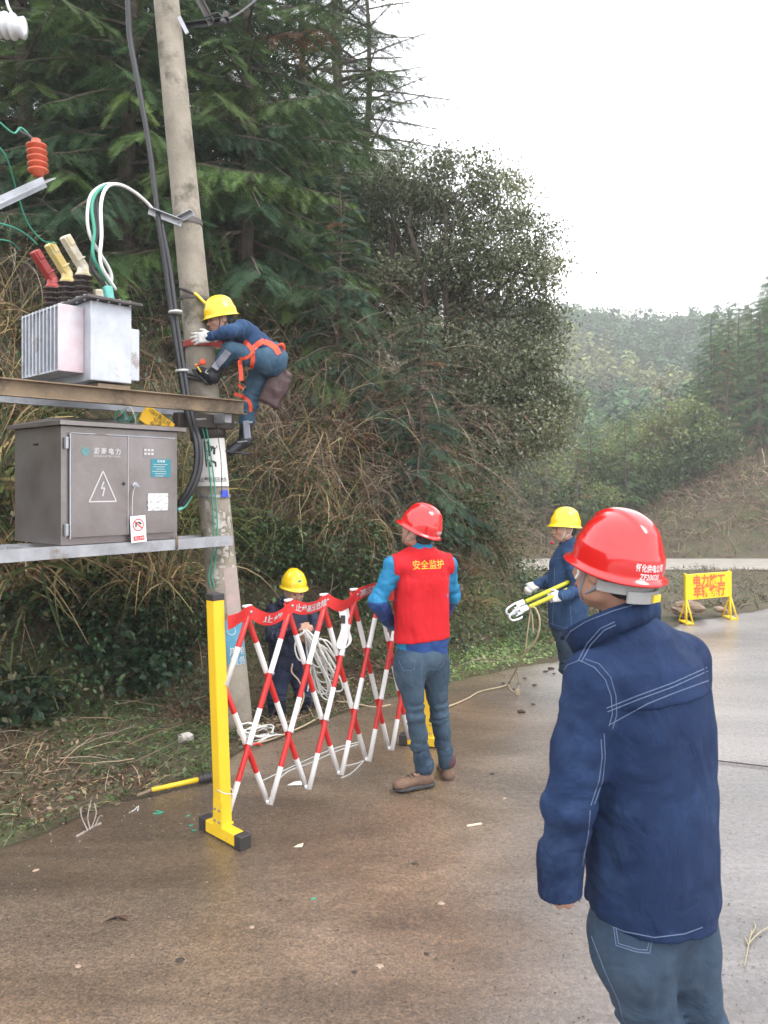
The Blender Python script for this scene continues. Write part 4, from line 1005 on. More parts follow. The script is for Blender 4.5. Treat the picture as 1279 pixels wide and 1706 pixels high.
MB().beam(at(298, 28, 5.87), at(312, 56, 5.87), .012, .03).build('bracket_plate', m_galv, ca)
MB().lathe(at(374, 30, 5.9), (.3, 0, 1), [(.02, -.05), (.03, -.03), (.018, -.01), (.03, .01), (.018, .03), (.025, .045)], 12).build('insulator', m_lid, ca)
wi = MB().tube(spline([at(340, 30, 5.9), at(362, 22, 5.92), at(375, 32, 5.95), at(400, 20, 6.2), at(440, -12, 6.6)]), .008, 6).build('overhead_wire', m_black, loc=at(400, 20, 6.2)); tag(wi, 'black wire leaving the crossarm to the upper right', 'wire')

# ---- the two-pole platform
UB0, UB1 = Vector((-2.60, 4.19, 2.42)), Vector((-1.068, 5.83, 2.42))      # upper beam: runs off frame to the left
u_ = (UB1 - UB0).normalized(); n_ = Vector((u_.y, -u_.x, 0)); UP = Vector((0, 0, 1))  # along, toward the viewer
def channel(a, b, hgt, fl, t, facing):
    """C channel with its web toward `facing`"""
    mb = MB(); d = (b - a).normalized(); mb.beam(a, b, t, hgt)
    for s in (-1, 1): mb.beam(a - facing * (fl / 2) + UP * s * (hgt / 2 - t / 2), b - facing * (fl / 2) + UP * s * (hgt / 2 - t / 2), fl, t)
    return mb
plat = thing('platform_beam', 'long rusty steel channel beam in front of the pole under the transformer', 'steel beam', UB1, 'steel channels of the transformer platform')
PB = -n_ * 0
def chan_out(a, b, hgt, fl, t):
    mb = MB(); mb.beam(a, b, t, hgt)
    for s in (-1, 1): mb.beam(a + n_ * (fl / 2) + UP * s * (hgt / 2 - t / 2), b + n_ * (fl / 2) + UP * s * (hgt / 2 - t / 2), fl, t)
    return mb
chan_out(UB0 + n_ * 0, UB1, .105, .05, .008).build('channel', m_rust, plat)
pb = thing('platform_beam', 'second grey steel channel beam behind the pole under the transformer', 'steel beam', UB1, 'steel channels of the transformer platform')
q0, q1 = UB0 - n_ * .42 - u_ * .3, UB1 - n_ * .42 - u_ * .02
chan_out(q0, q1, .105, .05, .008).build('channel', m_galv, pb)
cr_ = thing('pole_cleat', 'dark steel cleat clamping the platform beams to the pole', 'cleat', UB1)
c_ = pole_c(700)
MB().box(c_ + Vector((.02, -.15, -.02)), (.50, .07, .10), (u_, n_, UP)).build('cleat_plate', m_boxdark, cr_)
MB().box(c_ + Vector((.10, -.10, .0)), (.30, .06, .07), (n_, u_, UP)).build('side_plate', m_galv, cr_)
for k in (-1, 1): MB().tube([c_ + u_ * k * .21 + n_ * .30 - UP * .02, c_ + u_ * k * .21 - n_ * .42 - UP * .02], .008, 8).build('threaded_rod', m_galv, cr_)
MB().lathe(pole_c(722), PAX, [(.13, -.05), (.138, -.05), (.138, .05), (.13, .05)], 30).build('clamp_ring', m_boxdark, cr_)
LB0, LB1 = Vector((-2.60, 4.17, 1.415)), Vector((-1.16, 5.84, 1.415))
ul = (LB1 - LB0).normalized(); nl = Vector((ul.y, -ul.x, 0))
sh = thing('cabinet_shelf', 'pale galvanised angle shelf carrying the steel cabinet', 'shelf', LB1)
mb = MB(); mb.beam(LB0 + nl * .012, LB1 + nl * .012, .006, .075); mb.beam(LB0 - nl * .02 + UP * .034, LB1 - nl * .02 + UP * .034, .058, .006); mb.build('front_angle', m_galv, sh)
b0, b1 = LB0 - nl * .62, LB1 - nl * .30; MB().beam(b0, b1, .05, .06).build('rear_angle', m_galv, sh)
for t in (.35, .62, .80): p = LB0.lerp(LB1, t); MB().beam(p - UP * .0, p - nl * .60 - UP * .0, .05, .05).build('cross_angle', m_galv, sh)
p = LB0.lerp(LB1, .775); MB().beam(p + nl * .019 - UP * .045, p + nl * .019 + UP * .06, .004, .018, up=tuple(ul)).build('hold_down_strap', m_rust, sh)

# ---- steel cabinet
def on_line(px, a, d, extra=0):
    """point of the line a + s d in plan at photo column px"""
    k = (px - CX) / F; s = (k * a.y - a.x) / (d.x - k * d.y); return a + d * s
cb0 = on_line(103, LB0, ul); cb1 = on_line(297, LB0, ul); cz0 = 1.455; cz1 = 2.215
W = (cb1 - cb0).length; D = .66; ccen = (cb0 + cb1) / 2
cab = thing('steel_cabinet', 'brown stainless steel electrical cabinet with two doors on the shelf', 'electrical cabinet', (cb0.x, cb0.y, cz0))
def cp(s, z, d=0): return Vector((cb0.x, cb0.y, 0)) + ul * s + nl * d + UP * z       # s along the front, d towards the viewer
MB().box(cp(W / 2, (cz0 + cz1) / 2, -D / 2 - .012), (W, D, cz1 - cz0), (ul, nl, UP)).build('body', m_box, cab, bevel=.004)
rf = MB(); a = [cp(-.035, cz1 + .002, .05), cp(W + .03, cz1 + .002, .05), cp(W + .03, cz1 + .002, -D - .05), cp(-.035, cz1 + .002, -D - .05)]
h = [.024, .024, .055, .055]; ctr = cp(W / 2, cz1 + .085, -D / 2)
vs = a + [p + UP * k for p, k in zip(a, [.026] * 4)] + [cp(.10, cz1 + .075, -D / 2), cp(W - .1, cz1 + .075, -D / 2)]
rf.add(vs, [(3, 2, 1, 0), (0, 1, 5, 4), (1, 2, 6, 5), (2, 3, 7, 6), (3, 0, 4, 7), (4, 5, 9, 8), (6, 7, 8, 9), (5, 6, 9), (7, 4, 8)]).build('roof', m_box, cab)
x0, xm, x1 = .055, .055 + (W - .09) * .515, W - .035
for k, (s0, s1) in enumerate(((x0, xm), (xm + .005, x1))):
    dr = MB().box(cp((s0 + s1) / 2, (cz0 + cz1) / 2 - .003, .002), (s1 - s0, .018, cz1 - cz0 - .10), (ul, nl, UP)).build('door', m_box, cab, bevel=.003)
    if k == 0:
        e = MB(); e.beam(cp(s0 - .004, cz0 + .04, .006), cp(s0 - .004, cz1 - .045, .006), .006, .006, up=tuple(nl)); e.beam(cp(s0, cz1 - .045, .009), cp(x1, cz1 - .047, .009), .005, .005); e.beam(cp(xm + .002, cz0 + .05, .012), cp(xm + .002, cz1 - .05, .012), .004, .006, up=tuple(nl)); e.build('door_edging', m_tank, dr)
        text_on('lettering', '湖 南 电 力', .045, cp(s0 + .245, cz1 - .155, .013), ul, UP, m_faint, dr, bold=.001, width=.19)
        text_on('lettering', 'HUNAN ELECTRIC POWER', .017, cp(s0 + .245, cz1 - .188, .013), ul, UP, m_faint, dr, width=.19)
        m_logo = mat('teal_logo', (.05, .22, .22), rough=.5, color2=(.14, .22, .22), vscale=60)
        g = MB(); g.lathe(cp(s0 + .095, cz1 - .16, .0115), nl, [(.028, 0), (.028, .002)], 20, smooth=False).build('emblem', m_logo, dr)
        g = MB(); c = cp(s0 + .215, cz0 + .36, .0135); A, B_, C_ = c + UP * .115, c - ul * .095 - UP * .085, c + ul * .095 - UP * .085
        for p, q in ((A, B_), (B_, C_), (C_, A)): g.beam(p, q, .008, .0012, up=tuple(nl))
        for p, q in (((.006, .045), (-.012, .0)), ((-.012, .0), (.012, .005)), ((.012, .005), (-.002, -.05))): g.beam(c + ul * p[0] + UP * p[1], c + ul * q[0] + UP * q[1], .008, .001, up=tuple(nl))
        g.build('hazard_triangle', m_faint, dr)
        for z in (cz1 - .11, cz0 + .10): MB().box(cp(.025, z, .008), (.018, .026, .075), (ul, nl, UP)).build('hinge', m_galv, cab, bevel=.003)
        MB().box(cp(xm - .03, (cz0 + cz1) / 2 + .01, .012), (.022, .003, .022), (ul * .7 + UP * .7, nl, UP * .7 - ul * .7)).build('lock_slot', m_black, dr)
    else:
        MB().lathe(cp(xm + .055, cz0 + .38, .012), nl, [(.022, 0), (.022, .004), (.010, .006), (.010, .03), (.006, .03)], 16, smooth=False).build('handle', m_galv, dr)
        f = MB(); f.box(cp(xm + .16, cz1 - .15, .0125), (.085, .002, .062), (ul, nl, UP)); f.build('faded_sticker', m_box, dr)
        f = MB()
        for r_ in range(2):
            for q in range(3): f.box(cp(xm + .133 + q * .027, cz1 - .137 - r_ * .026, .0145), (.017, .001, .014), (ul, nl, UP))
        f.build('sticker_print', m_faint, dr)
        lb = MB().box(cp(xm + .255, cz0 + .50, .0135), (.155, .003, .125), (ul, nl, UP)).build('teal_label', m_label, dr)
        f = MB(); text_on('lettering', '安全警示', .026, cp(xm + .255, cz0 + .545, .016), ul, UP, m_white, lb, width=.075) if False else None
        for r_ in range(6): f.box(cp(xm + .25 - .01 * (r_ % 2), cz0 + .525 - .016 * r_, .0165), (.11 - .02 * (r_ % 3), .001, .0035), (ul, nl, UP))
        f.build('label_lines', m_faint, lb); 
        text_on('lettering', '配电箱', .02, cp(xm + .255, cz0 + .548, .015), ul, UP, m_white, lb, width=.06)
        pn = MB(); rg0 = np.random.default_rng(2); nx, nz = 12, 10; V = []
        for i in range(nx):
            for j in range(nz): V.append(cp(xm + .15 + .16 * i / (nx - 1), cz0 + .205 + .12 * j / (nz - 1), .014 + .005 * rg0.random()))
        pn.add(V, [(i * nz + j, (i + 1) * nz + j, (i + 1) * nz + j + 1, i * nz + j + 1) for i in range(nx - 1) for j in range(nz - 1)])
        pn.build('crumpled_notice', mat('silver_notice', (.50, .50, .50), rough=.4, color2=(.68, .68, .68), vscale=30, metal=.2), dr)
MB().box(cp(-.004, cz1 - .11, -.35), (.01, .06, .012), (ul, nl, UP)).build('vent_slot', m_black, cab)
# prohibition card hung from the handle
card = thing('prohibition_card', 'small white card with red ring hung by string from the cabinet handle', 'warning card', cp(xm + .02, cz0 + .1, .04))
cu = (ul * .995 + UP * .06).normalized(); cv = (UP - cu * UP.dot(cu)).normalized()
cc = cp(xm + .065, cz0 + .085, .036)
MB().box(cc, (.115, .003, .18), (cu, nl, cv)).build('card', m_white, card)
g = MB(); R0 = .042; cr = cc + cv * .028 + nl * .003; N = 28
for i in range(N):
    a0, a1 = 2 * math.pi * i / N, 2 * math.pi * (i + 1) / N
    g.add([cr + (cu * math.cos(a) + cv * math.sin(a)) * r_ for a in (a0, a1) for r_ in (R0 - .007, R0)], [(0, 1, 3, 2)])
g.add([cr + cu * x + cv * y for x, y in ((-.032, .022), (-.027, .029), (.032, -.022), (.027, -.029))], [(0, 1, 2, 3)])
g.build('red_ring', m_redp, card)
g = MB(); g.box(cr - cu * .018 + nl * .001, (.009, .001, .03), (cu, nl, cv)); g.box(cr + cu * .012 + cv * .012 + nl * .001, (.026, .001, .012), ((cu * .8 - cv * .6), nl, (cv * .8 + cu * .6))); g.box(cr - cu * .005 + cv * .018 + nl * .001, (.02, .001, .005), (cu, nl, cv)); g.build('switch_symbol', m_print, card)
MB().box(cc - cv * .062 + nl * .0025, (.082, .001, .030), (cu, nl, cv)).build('red_panel', m_redp, card)
text_on('lettering', '禁止合闸有人工作', .02, cc - cv * .062, cu, cv, m_white, card, lift=.0045, width=.072) if False else None
v_, f_ = text2d('禁止合闸', .02); v_[:, 0] *= .066 / np.ptp(v_[:, 0]); MB().add([cc - cv * .062 + nl * .0045 + cu * float(a[0]) + cv * float(a[1]) for a in v_], [tuple(reversed(f)) for f in f_]).build('lettering', m_white, card)
MB().tube(spline([cc + cv * .088 - cu * .04, cc + cv * .16 - cu * .035, cp(xm + .03, cz0 + .33, .03), cp(xm + .05, cz0 + .385, .035), cp(xm + .075, cz0 + .37, .03)]), .0025, 5).build('string', m_palew, card)

# things behind and above the cabinet
ys = thing('yellow_plate_sign', 'yellow feeder number plate folded on the beam above the cabinet', 'number plate', at(255, 700, 5.8))
ya = (at(287, 712, 5.62) - at(246, 682, 5.45)).normalized(); yn = Vector((.55, -.8, .1)).normalized(); yv = ya.cross(yn).normalized(); yv = -yv if yv.z < 0 else yv
yn = ya.cross(yv); yn = -yn if yn.y > 0 else yn
pcn = at(262, 703, 5.53); MB().box(pcn, (.27, .004, .13), (ya, yn, yv)).build('plate', m_ysign, ys)
MB().box(at(232, 697, 5.52), (.06, .004, .13), ((ya * .5 - yn * .8).normalized(), (yn * .5 + ya * .8).normalized(), yv)).build('side_plate', m_ysign, ys)
for body, dy, w in (('10kV某某线', .04, .2), ('分支', .0, .08), ('908', -.04, .10)):
    if body.startswith('10'): body = '10kV高压线'
    v_, f_ = text2d(body, .045); v_[:, 0] *= w / np.ptp(v_[:, 0]); MB().add([pcn + yn * .004 + ya * float(a[0]) + yv * (float(a[1]) + dy) for a in v_], f_).build('lettering', m_print, ys)
gj = thing('surge_counter', 'small dark green round fitting with wires on the cabinet roof', 'cable fitting', at(207, 700, 5.5))
MB().lathe(at(207, 712, 5.5), (0, 0, 1), [(.02, 0), (.05, .01), (.062, .04), (.05, .07), (.02, .085), (.012, .13)], 16).build('housing', mat('dark_green', (.03, .09, .07), rough=.35), gj)
for k, pts in enumerate(([(200, 690), (215, 678), (226, 700), (222, 712)], [(205, 690), (196, 684), (190, 700)], [(212, 705), (225, 690), (228, 712)])): MB().tube(spline([at(a, b, 5.45) for a, b in pts]), .006, 5).build('wire', m_greenw if k else m_palew, gj)
rl = MB().tube(spline([at(128, 706, 5.35), at(160, 708, 5.42), at(200, 706, 5.5)]), .045, 12).build('pipe_roll', m_lid, loc=at(160, 708, 5.4)); tag(rl, 'dark grey pipe lying on the cabinet roof under the beam', 'pipe')

# ---- transformer
TC = Vector((-1.885, 4.94, 0)); tu, tn = u_, n_
def tp(a, b, z): return Vector((TC.x, TC.y, 0)) + tu * a - tn * b + UP * z      # a right along the end face, b back
TZ0, TZ1 = 2.495, 3.03; TW, TL = .285, .95
tr = thing('transformer', 'silver grey oil transformer with cooling fins on the platform beams', 'transformer', tp(0, 0, TZ0))
MB().box(tp(TW / 2, TL / 2, (TZ0 + TZ1) / 2 + .01), (TW, TL, TZ1 - TZ0 - .02), (tu, -tn, UP)).build('tank', m_tank, tr, bevel=.006)
MB().box(tp(TW / 2, TL / 2, TZ1 + .012), (TW + .10, TL + .12, .018), (tu, -tn, UP)).build('lid', m_lid, tr, bevel=.002)
for k in range(9): MB().lathe(tp(-.03 + .0 * k, .02 + .11 * k, TZ1 - .008), UP, [(.009, 0), (.009, .04)], 6).build('lid_bolt', m_galv, tr)
for k in range(4): MB().lathe(tp(.03 + .075 * k, -.035, TZ1 - .012), UP, [(.009, 0), (.009, .04)], 6).build('lid_bolt', m_galv, tr)
MB().box(tp(TW / 2 + .03, .10, TZ0 - .006), (TW * .8, .16, .026), (tu, -tn, UP)).build('foot_rail', m_rust, tr)
MB().box(tp(TW / 2, .70, TZ0 - .006), (TW * .8, .12, .026), (tu, -tn, UP)).build('foot_rail', m_rust, tr)
for side, z0, z1, dep, nb, b0_ in ((-1, TZ0 + .07, TZ1 - .035, .17, 11, .10), (1, TZ0 + .06, TZ1 - .12, .12, 9, .12)):
    a_in = 0 if side < 0 else TW; L = .56; st = L / (nb - 1)
    for k in range(nb):
        ctr = tp(a_in + side * dep / 2, b0_ + st * k, (z0 + z1) / 2)
        MB().box(ctr, (dep, .012 if k else .016, z1 - z0), (tu, -tn, UP)).build('cooling_fin', m_tankpink if k == 0 and side < 0 else m_tank, tr, bevel=.005)
    for z in (z0 + .008, z1 - .008): MB().box(tp(a_in + side * (dep / 2), b0_ + L / 2, z), (dep - .01, L, .012), (tu, -tn, UP)).build('fin_rail', m_tank, tr)
for b, m_, tilt in ((.36, m_palec, 0), (.60, m_yelc, 0), (.84, m_redc, 0)):
    base = tp(.12, b, TZ1 + .02); MB().lathe(base, UP, [(.05, 0), (.045, .075)], 16).build('bushing_flange', m_tank, tr); base = base + UP * .07; prof = [(.045, 0)]
    for k in range(4): prof += [(.035, .012 + .038 * k), (.066, .026 + .038 * k), (.066, .032 + .038 * k), (.035, .040 + .038 * k)]
    bs = MB().lathe(base, UP, prof + [(.03, .175)], 18).build('bushing', m_porc, tr)
    top = base + UP * .155; d1 = (UP * .9 - tu * .15).normalized(); d2 = (-tu * .62 + UP * .78 + tn * .1).normalized(); k1 = top + UP * .065; k2 = k1 + d2 * .215
    c_v = MB(); c_v.lathe(top - UP * .01, UP, [(.05, 0), (.052, .02), (.040, .03), (.036, .075), (.02, .095)], 14); sd = d2.cross(UP).normalized(); c_v.box((k1 + k2) / 2 - UP * .01, (.235, .062, .056), (d2, sd, d2.cross(sd)))
    c_v.box(k2 - d2 * .03, (.07, .078, .040), (d2, sd, d2.cross(sd))); c_v.box(k1 + d2 * .05, (.012, .076, .066), (d2, sd, d2.cross(sd)))
    c_v.build('bushing_cover', m_, tr, bevel=.010)
lv = [(.235, .20, m_teal), (.235, .34, m_palec)]
for a, b, m_ in lv:
    base = tp(a, b, TZ1 + .02); MB().lathe(base, UP, [(.028, 0), (.034, .02), (.028, .04), (.03, .055)], 14).build('low_voltage_bushing', m_porc, tr)
    MB().box(base + UP * .085 - tu * .01, (.06, .05, .12), ((tu + UP * .2).normalized(), -tn, (UP - tu * .2).normalized())).build('terminal_cover', m_, tr, bevel=.012)
MB().box(tp(.285, .32, TZ1 + .15), (.05, .012, .26), (tu, -tn, UP)).build('upright_plate', mat('brown_plate', (.30, .20, .15), rough=.6, color2=(.40, .30, .25), vscale=12), tr, bevel=.004)

# ---- wires and cables
def wire(name, pts, r, m, label, cat='cable', group=None):
    return tag(MB().tube(spline(pts), r, 8).build(name, m, loc=pts[0]), label, cat, group)
T0 = tp(.235, .20, TZ1 + .15)
G = 'low voltage leads looping from the transformer to the pole bracket'
wire('cable', [T0, T0 + UP * .12, at(149, 390, 5.15), at(148, 335, 5.2), at(165, 312, 5.3), at(190, 307, 5.4), at(222, 318, 5.6), at(250, 346, 5.75), at(268, 380, 5.8)], .012, m_palew, 'pale lead looping from transformer to bracket, leftmost where it bends', group=G)
wire('cable', [T0 + tu * .02, at(156, 430, 5.12), at(157, 385, 5.15), at(153, 340, 5.2), at(168, 314, 5.3), at(195, 308, 5.42), at(226, 322, 5.6), at(254, 350, 5.76), at(270, 390, 5.82)], .012, m_greenw, 'green lead looping from transformer to bracket', group=G)
wire('cable', [T0 + tu * .04, at(168, 440, 5.12), at(169, 390, 5.15), at(168, 340, 5.2), at(178, 312, 5.3), at(200, 308, 5.42), at(230, 325, 5.6), at(256, 352, 5.76), at(272, 392, 5.82)], .012, m_white, 'white lead looping from transformer to bracket', group=G)
wire('cable', [T0 - tu * .03, at(152, 440, 5.2), at(163, 380, 5.25), at(160, 330, 5.3), at(180, 309, 5.35), at(210, 311, 5.5), at(240, 336, 5.7), at(258, 366, 5.8)], .014, m_black, 'black lead looping from transformer to bracket', group=G)
CB = [(212, -20), (216, 60), (232, 150), (248, 240), (257, 310), (264, 370), (276, 450), (288, 540), (300, 620), (312, 690), (326, 740), (326, 780), (314, 815), (296, 842)]
dep = [5.85, 5.84, 5.82, 5.8, 5.78, 5.76, 5.76, 5.74, 5.70, 5.66, 5.60, 5.58, 5.56, 5.56]
for k, (dx, m_, lab) in enumerate(((0, m_black, 'thick black cable hanging down the left side of the pole'), (7, mat('grey_sheath', (.025, .025, .030), rough=.45), 'second grey black cable hanging beside the thick one'))):
    pts = [at(a + dx * (1 if b > 380 else .6), b, d + .02 * k) for (a, b), d in zip(CB, dep)][(0 if k == 0 else 5):]
    wire('hanging_cable', pts, .021 if k == 0 else .019, m_, lab, group='black cables hanging down the pole')
for py in (520, 618): 
    c = at(292 if py == 520 else 303, py, 5.72); tag(MB().lathe(c, PAX, [(.05, -.008), (.05, .008)], 12).build('cable_tie', m_palew, loc=c), 'pale tie round the hanging cables ' + ('beside the climber glove' if py > 600 else 'above the climber helmet'), 'cable tie')
GW = 'green earth wires running down the pole'
for k, dx in enumerate((0, 6)):
    pts = [pole_c(py) + Vector((0, -.155, 0)) + Vector((x / F * 5.85, 0, 0)) for py, x in ((705, -2), (740, 2), (790, 4), (840, 4), (880, 2), (930, -6), (955, -14), (975, -12))]
    wire('earth_wire', [p + Vector((dx / F * 5.85, 0, 0)) for p in pts], .0052, m_greenw, ('left' if k == 0 else 'right') + ' one of two green earth wires over the white pole sign', 'wire', GW)
wire('thin_wire', [pole_c(712) + Vector((.10, -.14, 0)), pole_c(760) + Vector((.115, -.155, 0)), pole_c(800) + Vector((.105, -.155, 0)), pole_c(822) + Vector((.095, -.15, 0))], .003, m_black, 'thin black wire down the right edge of the white pole sign', 'wire')
wire('cable', [at(296, 850, 5.55), at(308, 842, 5.6), at(318, 826, 5.6)], .013, m_teal, 'short teal cable end at the cabinet corner')
# insulators on their arms at the upper left, nearer than the pole
im = thing('post_insulator', 'orange red ribbed insulator standing on a steel arm', 'insulator', at(64, 293, 4.6))
prof = [(.03, -.01)]
for k in range(5): prof += [(.034, .012 + .037 * k), (.060, .024 + .037 * k), (.058, .032 + .037 * k), (.034, .040 + .037 * k)]
MB().lathe(at(64, 292, 4.6), (-.07, 0, 1), prof + [(.026, .20), (.026, .215)], 20).build('sheds', m_insred, im)
MB().tube(spline([at(60, 238, 4.6), at(48, 226, 4.6), at(38, 222, 4.6), at(30, 214, 4.6)]), .009, 6).build('terminal_clamp', m_lid, im)
ar = thing('insulator_arm', 'galvanised steel arm holding the orange red insulator', 'steel arm', at(40, 310, 4.6))
e0, e1 = at(74, 303, 4.6), at(-60, 365, 4.1); MB().beam(e0, e1, .006, .062).build('flange', m_galv, ar); MB().beam(e0 + Vector((.03, .03, .03)), e1 + Vector((.03, .03, .03)), .06, .006).build('web', m_galv, ar)
for t in (.24, .40, .54): p = e0.lerp(e1, t); MB().lathe(p - Vector((.002, .006, 0)), (0, -1, 0), [(.007, 0), (.007, .0012)], 10).build('bolt_hole', m_black, ar)
iw = thing('line_insulator', 'glossy white ribbed insulator at the upper left edge', 'insulator', at(0, 42, 3.6))
prof = [(.02, -.2)]
for k in range(7): prof += [(.042, -.17 + .034 * k), (.060, -.160 + .034 * k), (.058, -.150 + .034 * k), (.042, -.142 + .034 * k)]
MB().lathe(at(5, 42, 3.6), (1, .05, -.12), prof + [(.045, .08), (.05, .095), (.02, .1)], 24).build('sheds', m_inswhite, iw)
wire('thin_wire', [at(-20, 185, 4.4), at(8, 212, 4.5), at(24, 222, 4.55), at(34, 213, 4.58), at(46, 222, 4.6)], .006, m_greenw, 'green wire reaching the orange red insulator from the left', 'wire', 'thin green wires at the upper left')
wire('thin_wire', [at(-20, 225, 4.5), at(10, 262, 4.6), at(28, 320, 4.8), at(45, 370, 4.95), at(70, 400, 5.1), at(93, 405, 5.3)], .005, m_greenw, 'green wire falling behind the steel arm to the bushings', 'wire', 'thin green wires at the upper left')
wire('thin_wire', [at(-20, 368, 4.8), at(20, 378, 5.0), at(45, 392, 5.2), at(62, 408, 5.3)], .006, m_greenw, 'green wire running in low from the left to the bushings', 'wire', 'thin green wires at the upper left')
wire('thin_wire', [at(8, -10, 3.6), at(14, 12, 3.6), at(22, 26, 3.6)], .007, m_palew, 'pale wire rising from the white insulator', 'wire')
wire('thin_wire', [at(-20, 398, 5.2), at(15, 402, 5.3), at(33, 417, 5.5)], .004, m_greenw, 'green wire ending at the red bushing cover', 'wire', 'thin green wires at the upper left')
# ------------------------------------------------------------------ folding barrier, road sign, tools, rope, litter
m_ypost = mat('yellow_frp', (.72, .46, .02), rough=.38, var=.05, vscale=5, bump=.05, bscale=30, stain=((.50, .33, .04), 6, .62, .08))
m_bred = mat('barrier_red', (.50, .02, .018), rough=.35, var=.10, vscale=12, stain=((.28, .06, .045), 22, .62, .05))
m_bwhite = mat('barrier_white', (.72, .70, .68), rough=.35, var=.05, stain=((.45, .42, .38), 14, .64, .06))
m_strap = mat('red_webbing', (.60, .022, .02), rough=.6, var=.08, bump=.2, bscale=200)
m_darkcap = mat('dark_plastic', (.03, .026, .026), rough=.5)
m_bolt = mat('bolt', (.35, .34, .33), rough=.4, metal=.8)
zb, zt = .093, 1.16
Bp = [Vector((-.836, 4.03, zb)), Vector((-.635, 4.243, zb)), Vector((-.4436, 4.453, zb)), Vector((-.2685, 4.676, zb)), Vector((-.105, 4.90, zb)), Vector((.042, 5.105, zb)), Vector((.185, 5.30, zb)), Vector((.315, 5.50, zb))]
def bar_pt(s, lv):
    s = max(-.6, min(6.9, s)); 
    if s < 0: p = Bp[0] + (Bp[1] - Bp[0]) * s
    else: i = min(6, int(s)); p = Bp[i].lerp(Bp[i + 1], s - i)
    return Vector((p.x, p.y, zb + (zt - zb) * lv))
bar = thing('folding_barrier', 'red and white lattice safety barrier between two yellow posts', 'safety barrier', (-.838, 4.01, 0))
bn = Vector((.70, -.70, 0))
def lattice(s0, l0, s1, l1, off):
    a, b = bar_pt(s0, l0) + bn * off, bar_pt(s1, l1) + bn * off; pts = [a.lerp(b, 0)]; ks = []
    # colour bands by level: six equal bands over the full height, red at the top
    levels = sorted({l0, l1} | {k / 6 for k in range(7) if min(l0, l1) < k / 6 < max(l0, l1)}, reverse=True); pts = []
    for lv in levels: t = (lv - l0) / (l1 - l0); pts.append(a.lerp(b, t))
    cols = [0 if int(((levels[i] + levels[i + 1]) / 2) * 6 - 1e-6) % 2 == 1 else 1 for i in range(len(levels) - 1)]
    d = (pts[-1] - pts[0]).normalized(); pts[0] = pts[0] - d * .012; pts[-1] = pts[-1] + d * .012
    MB().tube(pts, .0155, 12, mfun=lambda i: cols[min(i, len(cols) - 1)]).build('lattice_bar', [m_bred, m_bwhite], bar)
for i in range(0, 7): 
    if i + 1.5 <= 6.9: lattice(i + 1.5, 1, i, 0, .019)         # leans one way
for i in range(0, 7):
    if i + 2 <= 6.9: lattice(i + .5, 1, i + 2, 0, -.019)
lattice(.5, 1, 0.0, 2 / 3, .019); lattice(0, 2 / 3, 1, 0, -.019)
lattice(5.5, 1, 6.75, 1 / 6, -.019); lattice(6.75, .93, 5.75 + .1, .2, .019)
for i in range(6):
    for s, lv in ((i + 1, 2 / 3), (i + .5, 1 / 3), (i + .5, 1)):
        p = bar_pt(s, lv) ; MB().lathe(p + bn * .034, bn, [(.011, 0), (.011, .004), (.006, .008)], 8).build('pivot_bolt', m_bolt, bar)
for i in range(6): MB().lathe(bar_pt(i, 0) + Vector((0, 0, -.012)), (0, 0, 1), [(.018, 0), (.018, .02)], 10).build('bar_cap', m_bwhite, bar)
for i in range(6): MB().box(bar_pt(i + .5, 1) + Vector((0, 0, .028)), (.05, .03, .014), (Vector((.7, .7, 0)), bn, UP)).build('top_cap', m_bwhite, bar, bevel=.004)
# end posts on cross feet
def end_post(base, lean, label_, foot_a, foot_b, h):
    top = base + Vector((lean, 0, h)); ft = (foot_b - foot_a).normalized(); sd = Vector((-ft.y, ft.x, 0))
    MB().box((base + top) / 2 + UP * .03, (.068, .068, h - .06), (ft, sd, (top - base).normalized())).build('post', m_ypost, bar, bevel=.006)
    MB().box(top + UP * .008, (.073, .073, .035), (ft, sd, (top - base).normalized())).build('post_cap', m_darkcap, bar, bevel=.004)
    MB().box((foot_a + foot_b) / 2 + UP * .042, ((foot_b - foot_a).length - .06, .062, .062), (ft, sd, UP)).build('cross_foot', m_ypost, bar, bevel=.005)
    for e in (foot_a, foot_b): MB().box(e + UP * .040, (.055, .070, .072), (ft, sd, UP)).build('foot_cap', m_darkcap, bar, bevel=.006)
    g = MB(); g.box(base + UP * .13 - sd * .037, (.078, .004, .16), (ft, sd, UP)); g.box(base + UP * .078, (.078, .075, .012), (ft, sd, UP)); g.build('post_bracket', m_ypost, bar, bevel=.002)
    for dx in (-.02, .02):
        for dz in (.10, .16): MB().lathe(base + ft * dx + UP * dz - sd * .039, -sd, [(.007, 0), (.007, .005)], 6).build('screw', m_bolt, bar)
end_post(Vector((-.838, 4.01, 0)), -.045, '', Vector((-.945, 4.10, 0)), Vector((-.715, 3.885, 0)), 1.25)
end_post(Vector((.315, 5.42, 0)), -.02, '', Vector((.14, 5.44, 0)), Vector((.43, 5.36, 0)), 1.20)
MB().tube(spline([at(361, 1316, 3.98), at(375, 1322, 3.94), at(389, 1322, 3.97), at(383, 1313, 4.02), at(366, 1309, 4.03)]), .003, 5).build('tie_wire', m_palew, bar)
